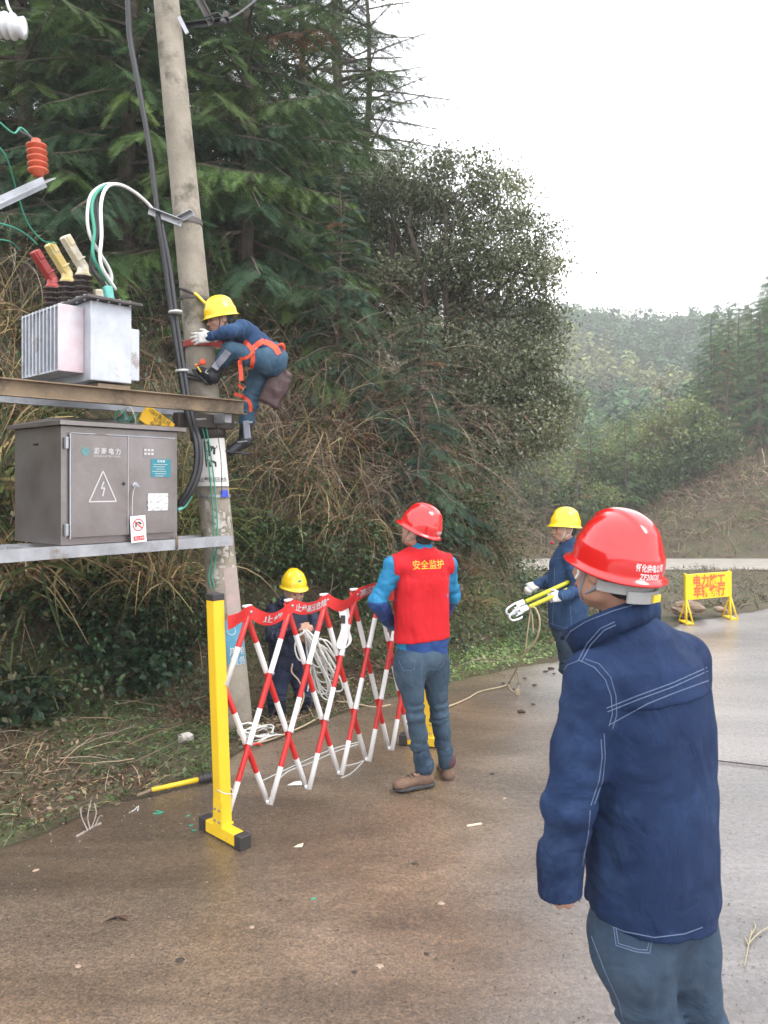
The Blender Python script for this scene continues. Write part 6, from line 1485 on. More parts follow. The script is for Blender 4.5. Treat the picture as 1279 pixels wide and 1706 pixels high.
def stitch(bvhs, pts, m, parent, r=.0011, dash=(5, 2), step=3.0, lift=.0012, name='stitching'):
    cams = Vector((0, 0, CH)); out = []; cur = []; L = []
    for (x0, y0), (x1, y1) in zip(pts[:-1], pts[1:]):
        n = max(1, int(math.hypot(x1 - x0, y1 - y0) / step)); L += [(x0 + (x1 - x0) * k / n, y0 + (y1 - y0) * k / n) for k in range(n)]
    L.append(pts[-1]); mb = MB(); prev = None
    for k, (px, py) in enumerate(L):
        d = (at(px, py, 1.0) - cams).normalized(); best = None
        for b in bvhs:
            h = b.ray_cast(cams, d)
            if h[0] and (best is None or h[3] < best[1]): best = (h[0], h[3])
        p = best[0] - d * lift if best else None
        if p and prev and (p - prev).length < .05: mb.tube([prev, p.lerp(prev, .12)], r, 4, caps=False)
        prev = p
    if mb.v: return mb.build(name, m, parent)
def strap_on(bvhs, pts, w, m, parent, lift=.006, name='harness_strap', wpx=None, t=.004, Yf=6.0, step=4):
    """webbing laid over the body along a line of sight polyline; w in photo px"""
    cams = Vector((0, 0, CH)); P = spline([Vector((a, b, 0)) for a, b in pts], 6); E = []; last = None
    for k, p in enumerate(P):
        tg = (P[min(k + 1, len(P) - 1)] - P[max(k - 1, 0)]).normalized(); s = Vector((-tg.y, tg.x, 0)); row = []
        for q in (-.5, .5):
            a = p + s * w * q; d = (at(a.x, a.y, 1.0) - cams).normalized(); best = None
            for b in bvhs:
                h = b.ray_cast(cams, d)
                if h[0] and (best is None or h[3] < best[1]): best = (h[0], h[3])
            dist = best[1] if best else (last if last else (at(a.x, a.y, Yf) - cams).length); row.append((d, dist))
        dm = min(r[1] for r in row); last = dm if all(abs(r[1] - dm) < .08 for r in row) else last or dm
        for d, dist in row: E.append(cams + d * (min(dist, dm + .03) - lift)); E.append(cams + d * (min(dist, dm + .03) - lift + t))
    fs = []; n = len(P)
    for k in range(n - 1):
        b = k * 4; fs += [(b, b + 2, b + 6, b + 4), (b + 1, b + 5, b + 7, b + 3), (b, b + 4, b + 5, b + 1), (b + 2, b + 3, b + 7, b + 6)]
    fs += [(0, 1, 3, 2), ((n - 1) * 4, (n - 1) * 4 + 2, (n - 1) * 4 + 3, (n - 1) * 4 + 1)]
    return MB().add(E, fs).build(name, m, parent)
def col3(r, f, u): return np.array([[r[i], f[i], u[i]] for i in range(3)], np.float32)

# ---- near man, back to us, red helmet, navy denim jacket
def near_man():
    fw = Vector((-.45, .89, 0)).normalized(); Rb = frame(fw); hf = Vector((-.62, .76, .12)); hR = frame(hf)
    J = dict(pel=at(1082, 1500, 2.0), chest=at(1078, 1200, 2.0), neck=at(1058, 1052, 2.0), head=at(1018, 948, 2.0), shL=at(990, 1130, 1.93), shR=at(1136, 1102, 2.10), elL=at(949, 1335, 1.90), wrL=at(933, 1462, 1.93), elR=at(1146, 1300, 2.20), wrR=at(1115, 1440, 2.36),
             hipL=at(1046, 1545, 1.97), hipR=at(1124, 1535, 2.06), knL=at(1087, 1728, 1.98), knR=at(1168, 1730, 2.08), bfwd=fw)
    J['anL'] = Vector((.74, 1.95, .085)); J['toeL'] = J['anL'] + fw * .15 - UP * .05; J['anR'] = Vector((.93, 2.12, .085)); J['toeR'] = J['anR'] + fw * .15 - UP * .05
    t = thing('person', 'worker nearest to us from behind in red helmet and navy denim jacket', 'person', (J['anL'] + J['anR']) / 2 - UP * .085)
    lh = hand_prims(J['wrL'] + UP * .005, (-.10, .25, -.95), (-.9, -.3, .1), 1, 1.25, .03, .85); rh = hand_prims(J['wrR'], fw * .3 - UP * .2, (.5, -.3, .2), -1, .6)
    body(t, J, hR, [lh, rh], .0080); hair(t, J, hR, -.065)
    hc = Vector(J['head']) + Vector(hR @ np.array((0, -.016, .025), np.float32))
    hhR = frame(Vector((-.53, .83, .27)))
    ho, hb = helmet(t, at(1028, 938, 1.995), hhR, m_hred, .925, [('怀化供电公司', .022, .033, .098), ('ZF20020', .022, .009, .068)], 2, tshift=.20)
    T = lambda *q: Vector(_A(J['head']) + hR @ np.array(q, np.float32))
    # cradle band, ratchet and chin straps
    def bandpts(z, a0, a1, rx=.083, ry=.103, n=14): return [T(rx * math.sin(a), -.012 - ry * math.cos(a), z) for a in np.linspace(a0, a1, n)]
    def band(pts, hgt, m, name, th=.003):
        mb = MB(); vs = []; u = Vector(hR[:, 2]); c = T(0, 0, 0)
        for p in pts:
            o_ = (p - c); o_ = (o_ - u * o_.dot(u)).normalized()
            for s, k in ((-.5, 0), (.5, 0), (.5, 1), (-.5, 1)): vs.append(p + u * hgt * s + o_ * th * k)
        n = len(pts); fs = [(k * 4 + e, (k + 1) * 4 + e, (k + 1) * 4 + (e + 1) % 4, k * 4 + (e + 1) % 4) for k in range(n - 1) for e in range(4)] + [(3, 2, 1, 0), tuple((n - 1) * 4 + e for e in range(4))]
        return mb.add(vs, fs).build(name, m, t)
    m_cr = mat('cradle_grey', (.26, .26, .25), rough=.6, var=.15)
    band(bandpts(-.030, -1.5, 1.5), .026, m_cr, 'cradle_band'); band(bandpts(-.046, -.75, .75, .088, .108), .030, m_cr, 'ratchet', .008)
    MB().box(T(.010, -.131, -.048), (.030, .005, .018), (Vector(hR[:, 0]), Vector(hR[:, 1]), Vector(hR[:, 2]))).build('yellow_sticker', m_hyel, t)
    chin_strap(t, J, hR, mat('blue_grey_strap', (.20, .21, .25), rough=.7))
    MB().tube(spline([T(-.078, .052, .02), T(-.082, .040, -.01), T(-.078, .050, -.03)], 4), .004, 6).build('strap_loop', m_white, t)
    # jacket
    O = Vector((.69, 2.0, 0)); sh = -.02
    rings = [(.62, .018, .0, .168, .140), (.70, .014, .0, .176, .146), (.90, .010, 0, .178, .146), (1.08, .004, 0, .176, .142), (1.22, -.005, -.008, .178, .136), (1.32, -.012, -.014, .172, .120), (1.385, -.02, -.016, .140, .098), (1.43, -.03, -.008, .085, .080), (1.46, -.034, 0, .064, .070)]
    P = [loft(O, Rb, rings, .02, 2.35), cap(J['shL'], at(1050, 1065, 1.99), .070, .058, .05), cap(J['shR'], at(1072, 1060, 2.02), .070, .058, .05),
         cap(J['shL'] - UP * .004, J['elL'], .078, .068, .032), cap(J['elL'], J['wrL'] - UP * .005, .068, .056, .035), cap(J['shR'] - UP * .004, J['elR'], .074, .064, .032), cap(J['elR'], J['wrR'], .062, .05, .02), rbox(at(936, 1491, 1.93) - UP * .05, (.09, .09, .05), .004, None, .003, sub=True)]
    D = addf(rumple(.0045, (9, 9, 5), 4), folds((J['shL'], J['elL'] + (J['shL'] - J['elL']) * -.2), .003, 30, .2, 6), folds((J['elL'] + (J['shL'] - J['elL']) * .25, J['wrL']), .0022, 40, .2, 7),
             lambda Q: .006 * np.clip((1.0 - Q[:, 2]) / .3, 0, 1) * (1 - 2 * np.abs(2 * vnoise(Q * np.array([5, 5, 13], np.float32) + Q[:, [2, 0, 1]] * 2) - 1)))
    hem_dir = Vector((.05, 0, -1))
    jk, jb = add_sdf('jacket', P, m_denim_near, t, .0072, D, [(at(1082, 1566, 1.87), (-.10, 0.0, -1))])
    # yoke: a second layer of cloth over the shoulders, ending in the raised back seam
    yk = [loft(O, Rb, [(a, b, c, d + .0035, e + .0035) for a, b, c, d, e in rings], .02, 2.35), cap(J['shL'], at(1050, 1065, 1.99), .0735, .0615, .05), cap(J['shR'], at(1072, 1060, 2.02), .0735, .0615, .05)]
    cut = []
    q0, q1 = at(1012, 1188, 1.86), at(1180, 1134, 2.05); nn = (q1 - q0).cross(Vector((0, 1, .0))).normalized(); nn = -nn if nn.z > 0 else nn
    q2, q3 = at(955, 1120, 1.9), at(1014, 1185, 1.86); n2 = (q3 - q2).cross(Vector((.0, 1, 0))).normalized(); n2 = -n2 if n2.z > 0 else n2
    yo, yb = add_sdf('yoke', yk, m_denim_near, t, .0072, D, [(q0, nn), (q2, n2), (at(950, 1110, 1.9), (-1, 0, 0))])
    # standing collar
    cb = [at(*q) for q in ((955, 1062, 2.10), (962, 1090, 1.98), (1000, 1062, 1.91), (1050, 1040, 1.92), (1092, 1030, 2.0), (1090, 1040, 2.08), (1040, 1056, 2.14))]
    ct = [at(*q) for q in ((936, 1066, 2.10), (950, 1046, 1.97), (995, 1022, 1.915), (1045, 1005, 1.93), (1092, 996, 2.0), (1085, 1010, 2.08), (1030, 1030, 2.14))]
    B0, B1 = spline(cb, 6), spline(ct, 6); mb = MB(); vs = []; c0 = sum(B0, Vector()) / len(B0)
    for a, b in zip(B0, B1):
        o_ = (a - c0); o_.z = 0; o_.normalize()
        for f_, k in ((-.15, 1), (.5, 1.5), (1, 1), (1.02, 0), (.5, .3), (-.15, 0)): vs.append(a + (b - a) * f_ + o_ * .007 * k)
    n = len(B0); fs = [(k * 6 + e, (k + 1) * 6 + e, (k + 1) * 6 + (e + 1) % 6, k * 6 + (e + 1) % 6) for k in range(n - 1) for e in range(6)] + [(5, 4, 3, 2, 1, 0), tuple((n - 1) * 6 + e for e in range(6))]
    mb.add(vs, fs, 0, True); co = mb.build('collar', m_denim_near, t); cbv = BVHTree.FromPolygons([tuple(v) for v in vs], fs)
    add_sdf('inner_collar', [cap(at(1052, 1062, 2.02), at(1040, 1022, 2.02), .074, .064, .01)], m_denim_near, t, .007)
    # seams and stitching measured on the cloth
    bs = [jb, yb, cbv]
    for pts in ([(1010, 1180), (1060, 1160), (1120, 1138), (1178, 1112)], [(1012, 1186), (1062, 1166), (1122, 1144), (1179, 1118)], [(1016, 1207), (1080, 1172), (1130, 1152), (1180, 1134)],
                [(935, 1122), (945, 1108), (965, 1100), (990, 1112), (1008, 1132), (1018, 1160), (1020, 1190), (1014, 1210)], [(975, 1098), (998, 1106), (1017, 1128), (1026, 1160), (1027, 1192), (1020, 1215)],
                [(963, 1101), (978, 1072), (1000, 1047), (1024, 1036)], [(968, 1103), (984, 1074), (1006, 1050), (1026, 1041)],
                [(938, 1070), (950, 1052), (975, 1036), (1020, 1018), (1060, 1006), (1090, 1000)],
                [(1006, 1222), (1008, 1262), (1004, 1300), (990, 1340)], [(1001, 1232), (1003, 1262), (998, 1300), (984, 1342)],
                [(898, 1466), (915, 1480), (935, 1474), (966, 1470)], [(903, 1488), (914, 1495), (936, 1492), (964, 1486)], [(983, 1350), (980, 1390), (972, 1430), (967, 1468)],
                [(1000, 1536), (1040, 1552), (1090, 1562), (1140, 1556), (1170, 1545)]):
        stitch(bs, pts, m_thread, jk)
    cc_ = at(938, 1478, 1.88)
    add_sdf('cuff', [cap(J['wrL'] + UP * .055, J['wrL'] - UP * .03, .0605, .0575, .004)], m_denim_near, t, .0065, rumple(.002, (20, 20, 20)), [(at(938, 1489, 1.93), (.10, .0, -1))])
    tr_, tb = trousers(t, J, m_jeans_grey, .100, .080, .068, 11, wr=1.3)
    for pts in ([(1022, 1545), (1026, 1575), (1060, 1586), (1082, 1588), (1086, 1566)], [(1026, 1545), (1030, 1572), (1062, 1582), (1078, 1583), (1082, 1566)], [(985, 1560), (1008, 1620), (1030, 1668), (1040, 1706)]): stitch([tb], pts, m_thread, tr_)
    boots(t, J, m_bboot, m_sole)
near_man()

# ---- supervisor in the red vest
def vest_man():
    fw = Vector((-.32, .95, 0)).normalized(); Rb = frame(fw); hR = frame(Vector((-.84, .50, .42)))
    J = dict(pel=at(702, 1085, 4.72), chest=at(702, 985, 4.71), neck=at(703, 918, 4.70), head=at(697, 886, 4.70), shL=at(655, 940, 4.63), shR=at(746, 938, 4.79), elL=at(629, 1004, 4.62), wrL=at(652, 1040, 4.84), elR=at(752, 992, 4.90), wrR=at(735, 1030, 5.05),
             hipL=at(681, 1105, 4.66), hipR=at(722, 1103, 4.76), knL=at(692, 1192, 4.62), knR=at(731, 1188, 4.78), anL=at(707, 1287, 4.66), anR=at(746, 1281, 4.81), toeL=at(668, 1312, 4.60), toeR=at(738, 1285, 5.0), bfwd=fw)
    t = thing('person', 'worker in red vest and red helmet looking up beside the barrier', 'person', Vector((.3, 4.72, 0)))
    body(t, J, hR, [hand_prims(J['wrL'], (.3, .8, -.1), (-.5, .2, .6), -1, .7), hand_prims(J['wrR'], (-.5, .7, -.1), (.5, .2, .6), 1, .7)], .0082); hair(t, J, hR)
    helmet(t, at(700.5, 879, 4.70), frame(Vector((-.86, .42, .46))), m_hred, .99, [('怀化供电公司', .020, .030, .09), ('ZF20016', .018, .002, .06)] if False else [('怀化供电公司', .020, .030, .09)], 2); chin_strap(t, J, hR)
    O = Vector((J['chest'].x, 4.72, 0))
    jr = [(.78, .008, .0, .160, .118), (.90, .004, 0, .166, .122), (1.10, 0, 0, .168, .122), (1.28, 0, -.006, .168, .115), (1.38, 0, -.006, .135, .09), (1.43, 0, 0, .075, .07), (1.475, -.005, .0, .062, .064)]
    P = [loft(O, Rb, jr, .02), cap(J['shL'] - UP * .012, J['elL'], .056, .060, .05), cap(J['elL'], J['wrL'], .060, .046, .02), cap(J['shR'] - UP * .012, J['elR'], .056, .060, .05), cap(J['elR'], J['wrR'], .060, .046, .02), cap(J['neck'] - UP * .03, J['shL'] - UP * .01, .055, .050, .05), cap(J['neck'] - UP * .03, J['shR'] - UP * .01, .055, .050, .05)]
    D = addf(rumple(.005, (13, 13, 10), 2), folds((J['shL'].lerp(J['elL'], .5), J['elL']), .003, 60, .16, 3), folds((J['elL'], J['wrL']), .003, 80, .16, 4), folds((J['shR'].lerp(J['elR'], .5), J['elR']), .003, 60, .16, 5))
    eL, eR = _A(J['elL']), _A(J['elR'])
    def mf(c):
        armL = (np.linalg.norm(c - eL, axis=1) < .075) & (c[:, 2] < eL[2] + .01) | ((c[:, 2] < eL[2] - .01) & (c[:, 0] < O.x - .11) & (c[:, 2] > .95)); hem = (c[:, 2] < .92) & (c[:, 0] > at(676, 1000, 4.6).x)
        return np.where(armL | hem | ((c[:, 2] < eR[2] - .05) & (c[:, 0] > .36) & (c[:, 2] > .95)), 1, 0)
    jk, jb = add_sdf('jacket', P, [m_cyan, m_blue2], t, .0075, D, [((0, 0, .795), (0, 0, -1))], mf)
    vr = [(.82, .004, .0, .184, .136), (.95, .002, 0, .182, .136), (1.12, 0, 0, .182, .134), (1.26, 0, -.008, .180, .128), (1.345, 0, -.010, .172, .112), (1.40, 0, -.008, .120, .09), (1.445, 0, 0, .074, .074)]
    vs_, vb = add_sdf('vest', [loft(O, Rb, vr, .02, 2.5), cap(J['shL'] + Vector((.03, 0, -.01)), J['shR'] + Vector((-.03, 0, -.01)), .062, None, .04), cap(J['neck'] - UP * .032, J['shL'] - UP * .008, .078, .070, .04), cap(J['neck'] - UP * .032, J['shR'] - UP * .008, .078, .070, .04)], m_vest, t, .0075, addf(rumple(.007, (9, 9, 2.5), 8), rumple(.0035, (16, 16, 9), 4)), [((0, 0, .875), (.08, 0, -1)), ((J['shL'].x - .014, J['shL'].y, 0), (-1, -.32, .0)), ((J['shR'].x + .020, J['shR'].y, 0), (1, .32, 0))])
    m_gold = mat('gold_print', (.62, .36, .02), rough=.6)
    v, fs = text2d('安全监护', .058, 1, .0006); v[:, 0] *= .205 / np.ptp(v[:, 0]); rt = Vector(Rb[:, 0]); c = at(727, 944, 4.5); out = []
    for q in v:
        p = Vector((c.x, c.y, c.z)) + rt * float(q[0]) + UP * float(q[1]) - fw * .2; h = vb.ray_cast(p, fw); out.append(h[0] - fw * .002 if h[0] else p + fw * .3)
    MB().add(out, fs).build('lettering', m_gold, vs_)
    add_sdf('collar', [cap(J['neck'] + UP * .012, J['neck'] + UP * .040 - Vector((.006, 0, 0)), .070, .064, .01)], m_cyan, t, .007)
    tr_, tb = trousers(t, J, m_jeans, .088, .062, .054, 21, wr=.9)
    for pts in ([(692, 1100), (690, 1116), (672, 1118), (663, 1100)], [(712, 1100), (716, 1114), (730, 1117), (741, 1102)], [(703, 1100), (702, 1140)]): stitch([tb], pts, m_thread, tr_, .0009)
    add_sdf('turned_cuff', [cap(J['anL'] + UP * .035, J['anL'] + UP * .055, .060, .060, .004)], m_jeans, tr_, .007, rumple(.003, (25, 25, 25)))
    boots(t, J, m_boot, m_sole, .09, 1.08)
vest_man()

# ---- rope man behind the barrier
def rope_man():
    fw = Vector((.5, -.86, 0)).normalized(); Rb = frame(fw); hR = frame(Vector((.46, -.80, -.25)))
    J = dict(pel=at(482, 1098, 6.72), chest=at(480, 1045, 6.70), neck=at(483, 1006, 6.66), head=at(490, 985, 6.56), shR=at(455, 1018, 6.66), shL=at(513, 1016, 6.80), elR=at(454, 1062, 6.55), wrR=at(497, 1046, 6.36), elL=at(527, 1040, 6.68), wrL=at(519, 1054, 6.46),
             hipR=at(467, 1115, 6.70), hipL=at(497, 1113, 6.82), knR=at(460, 1165, 6.58), knL=at(504, 1158, 6.75), anR=at(463, 1216, 6.70), anL=at(508, 1206, 6.86), toeR=at(452, 1225, 6.55), toeL=at(513, 1214, 6.7), bfwd=fw)
    t = thing('person', 'worker in yellow helmet and dark hooded jacket gathering white rope behind the barrier', 'person', Vector((J['anR'].x, J['anR'].y, J['anR'].z - .085)))
    body(t, J, hR, [hand_prims(J['wrR'], (.9, -.2, .1), (0, -.6, .8), -1, .9, .05, .95, 1.1), hand_prims(J['wrL'], (-.7, -.5, -.3), (.3, -.5, .8), 1, .9, .05, .95, 1.1)], .0080); hair(t, J, hR)
    helmet(t, J['head'] + Vector(hR[:, 2]) * .046 - Vector(hR[:, 1]) * .020, frame(Vector((.46, -.80, -.10))), m_hyel, .95, None, 1, True); chin_strap(t, J, hR)
    O = (J['pel'] + J['chest']) / 2; upv = (J['neck'] - J['pel']).normalized(); rt = Vector(Rb[:, 0]); Rt = col3(rt, upv.cross(rt), upv)
    jr = [(-.22, 0, 0, .172, .128), (-.1, 0, 0, .172, .128), (.06, 0, 0, .178, .130), (.20, 0, 0, .172, .118), (.27, 0, 0, .12, .09), (.32, 0, 0, .07, .07)]
    P = [loft(O, Rt, jr, .02), cap(J['shL'], J['shR'], .064, None, .04)]
    for s in 'LR': P += [cap(J['sh' + s], J['el' + s], .070, .060, .03), cap(J['el' + s], J['wr' + s], .060, .042, .02)]
    D = addf(rumple(.006, (9, 9, 7), 12), folds((J['elR'], J['wrR']), .007, 60, .16, 3), folds((J['shR'], J['elR']), .006, 50, .16, 4))
    jk, jb = add_sdf('jacket', P, m_navy, t, .008, D)
    add_sdf('hood', [ell(J['neck'] - fw * .065 + UP * .015, (.105, .065, .055), Rb, .03), cap(J['neck'] + rt * .085 + UP * .0, J['neck'] - rt * .085, .035, None, .03), ell(J['head'] - UP * .01, (.085, .085, .10), None, .02, sub=True)], m_navy, t, .008, rumple(.006, (14, 14, 14), 5))
    MB().tube(spline([at(492, 1004, 6.50), at(495, 1012, 6.50), at(497, 1022, 6.50)], 4), .006, 6).build('jacket_trim', m_strapg, t)
    trousers(t, J, m_navyt, .098, .078, .072, 31, wr=1.2); boots(t, J, m_sole, m_sole, .06)
    rp = thing('rope_bundle', 'bundle of white rope loops held by the worker behind the barrier', 'rope', at(512, 1060, 6.35)); rg = np.random.default_rng(8)
    m2 = m_rope
    for k in range(15):
        a, b = rg.uniform(-4, 4), rg.uniform(-3, 3); ex, ey = rg.uniform(540, 572), rg.uniform(1105, 1158); y0 = 6.30 + rg.uniform(-.05, .05)
        MB().tube(spline([at(508 + a, 1050 + b, y0 + .03), at(522 + a * 2, 1066 + b, y0 - .03), at((ex + 512) / 2 + rg.uniform(-4, 14), (ey + 1050) / 2 - rg.uniform(0, 14), y0 - .05), at(ex, ey, y0), at(ex - 12 - rg.uniform(0, 8), ey + rg.uniform(-4, 8), y0 + .03), at((ex + 500) / 2 - rg.uniform(0, 10), (ey + 1060) / 2 + rg.uniform(0, 14), y0 + .04), at(510 + b, 1056 + a, y0 + .03)], 7), .0062, 6).build('loop', m2, rp)
    for pts in ([(508, 1054), (496, 1062), (491, 1078), (497, 1098), (512, 1104), (520, 1112)], [(512, 1052), (498, 1058), (494, 1072), (502, 1082)], [(514, 1100), (518, 1110), (514, 1140), (512, 1152)]): MB().tube(spline([at(a, b, 6.28) for a, b in pts], 6), .0062, 6).build('loop', m2, rp)
    rc = MB().tube(spline([at(487, 1106, 6.28), at(486, 1120, 6.28), at(498, 1135, 6.26), at(506, 1158, 6.25), at(499, 1182, 6.2), at(490, 1208, 6.1), at(496, 1222, 6.0), at(508, 1228, 5.95)], 7), .0065, 6).build('cord', m_cord, loc=at(498, 1135, 6.26)); tag(rc, 'tan cord hanging from the rope bundle down to the verge', 'cord')
rope_man()

# ---- far worker with the grounding rods
def rod_man():
    fw = Vector((-.95, -.28, 0)).normalized(); Rb = frame(fw); hR = frame(Vector((-.97, -.22, -.02)))
    J = dict(pel=at(946, 1045, 6.5), chest=at(944, 965, 6.5), neck=at(946, 908, 6.5), head=at(940, 881, 6.48), shL=at(952, 932, 6.34), shR=at(942, 932, 6.66), elL=at(962, 984, 6.28), wrL=at(936, 993, 6.20), elR=at(915, 968, 6.66), wrR=at(896, 974, 6.52),
             hipL=at(948, 1058, 6.42), hipR=at(944, 1058, 6.58), knL=at(951, 1112, 6.42), knR=at(943, 1112, 6.60), anL=Vector((1.70, 6.42, .085)), anR=Vector((1.76, 6.62, .085)), bfwd=fw)
    for s in 'LR': J['toe' + s] = J['an' + s] + fw * .15 - UP * .05
    t = thing('person', 'worker in yellow helmet and blue denim holding yellow rods by the road bend', 'person', Vector((1.52, 6.5, 0)))
    gl = hand_prims(J['wrL'], (-.85, -.1, -.1), (.2, -.9, .35), 1, .95, .03, .95, 1.15); gr = hand_prims(J['wrR'], (-.8, -.35, -.25), (-.1, -.6, .8), 1, .8, .05, .95, 1.2)
    body(t, J, hR, [hand_prims(J['wrL'], (-.85, -.1, -.1), (.2, -.9, .35), 1, .95, .03, .85, .9), hand_prims(J['wrR'], (-.8, -.35, -.25), (-.1, -.6, .8), 1, .8, .05, .85, .9)], .007); hair(t, J, hR)
    helmet(t, J['head'] + Vector(hR[:, 2]) * .034 - Vector(hR[:, 1]) * .010, frame(Vector((-.97, -.22, .10))), m_hyel, .98, None, 1); chin_strap(t, J, hR, m_palew)
    O = (J['pel'] + J['chest']) / 2; rt = Vector(Rb[:, 0]); O.z = 0
    jr = [(.60, 0, 0, .172, .150), (.80, 0, 0, .180, .154), (1.02, 0, 0, .186, .150), (1.18, 0, 0, .180, .128), (1.26, 0, 0, .14, .10), (1.32, 0, 0, .075, .075)]
    P = [loft(O, Rb, jr, .02), cap(J['shL'], J['shR'], .066, None, .04)]
    for s in 'LR': P += [cap(J['sh' + s], J['el' + s], .070, .062, .03), cap(J['el' + s], J['wr' + s], .060, .046, .02)]
    jk, jb = add_sdf('jacket', P, m_denim_work, t, .0075, addf(rumple(.005, (10, 10, 6), 15), folds((J['shL'], J['elL']), .005, 60, .16, 3), folds((J['elL'], J['wrL']), .006, 70, .16, 3)), [((0, 0, .63), (0, 0, -1))])
    add_sdf('collar', [cap(J['neck'] - UP * .02, J['neck'] + UP * .028, .078, .070, .01)], m_denim_work, t, .007)
    for pts in ([(929, 930), (948, 926), (951, 944)], [(924, 945), (922, 1000), (920, 1042)], [(915, 1038), (940, 1046), (968, 1048)], [(950, 1008), (952, 1044)], [(935, 984), (938, 998)]): stitch([jb], pts, m_thread, jk, .0016)
    MB().lathe(at(921, 904, 6.32), (-.8, -.5, .1), [(.012, 0), (.016, .012), (.01, .02)], 8).build('undershirt_collar', mat('magenta_cloth', (.40, .03, .08), rough=.8), t)
    add_sdf('glove', gl, m_glove, t, .0065); add_sdf('glove', gr, m_glove, t, .0065)
    trousers(t, J, m_jeans_grey, .086, .066, .060, 41, end=-.02); boots(t, J, m_bboot, m_sole)
    # grounding rods
    for k, (a, b, lab) in enumerate((((876, 1002, 6.12), (966, 961, 6.40), 'upper yellow grounding rod with silver clamp held by the far worker'), ((882, 1011, 6.08), (968, 972, 6.34), 'lower yellow grounding rod with silver clamp held by the far worker'))):
        a, b = at(*a), at(*b); d = (b - a).normalized(); e = a + d * 1.0; r_ = thing('grounding_rod', lab, 'grounding rod', a, 'yellow grounding rods with clamps')
        MB().tube([a, e], .0165, 12).build('rod', mat('rod_yellow', (.58, .55, .03), rough=.3) if k == 0 else bpy.data.materials['rod_yellow'], r_)
        s_ = Vector((d.z, 0, -d.x)).normalized(); m_al = bpy.data.materials.get('bare_aluminium') or mat('bare_aluminium', (.62, .62, .64), rough=.35, metal=.5)
        c = a - d * .02
        MB().tube(spline([c + s_ * -.018, c - d * .10 - s_ * .020, c - d * .175 - s_ * .006, c - d * .19 + s_ * .020, c - d * .165 + s_ * .044, c - d * .10 + s_ * .052, c - d * .075 + s_ * .046], 6), .0085, 8).build('clamp_jaw', m_al, r_)
        g = MB(); g.box(c - d * .035, (.085, .026, .030), (d, Vector((0, 1, 0)), s_)); g.box(c - d * .09 + s_ * .014, (.035, .02, .018), (d, Vector((0, 1, 0)), s_)); g.build('clamp_body', m_al, r_, bevel=.003)
        MB().tube([c - d * .05 + s_ * .02, c - d * .13 + s_ * .022], .006, 8).build('clamp_screw', m_al, r_)
    rp = thing('drooping_rope', 'thin tan cords hanging from the rod clamps down to the road', 'cords', at(880, 1080, 6.1))
    for pts in ([(872, 1016, 6.08), (890, 1012, 6.08), (899, 1035, 6.05), (893, 1065, 6.1), (872, 1092, 6.3), (860, 1115, 6.6), (846, 1140, 7.03)], [(880, 1010, 6.1), (886, 1025, 6.1), (888, 1055, 6.1)], [(884, 1014, 6.1), (879, 1050, 6.1), (875, 1085, 6.15)], [(860, 1118, 6.6), (864, 1140, 6.75), (861, 1157, 6.70)], [(846, 1140, 6.95), (852, 1150, 6.85), (861, 1154, 6.78)]):
        MB().tube(spline([at(*q) for q in pts], 7), .0075 if len(pts) > 4 else .0055, 6).build('strand', m_cord, rp)
    tg_ = MB().box(at(862, 1153, 6.72), (.035, .02, .05)).build('end_tag', m_cord, rp)
rod_man()

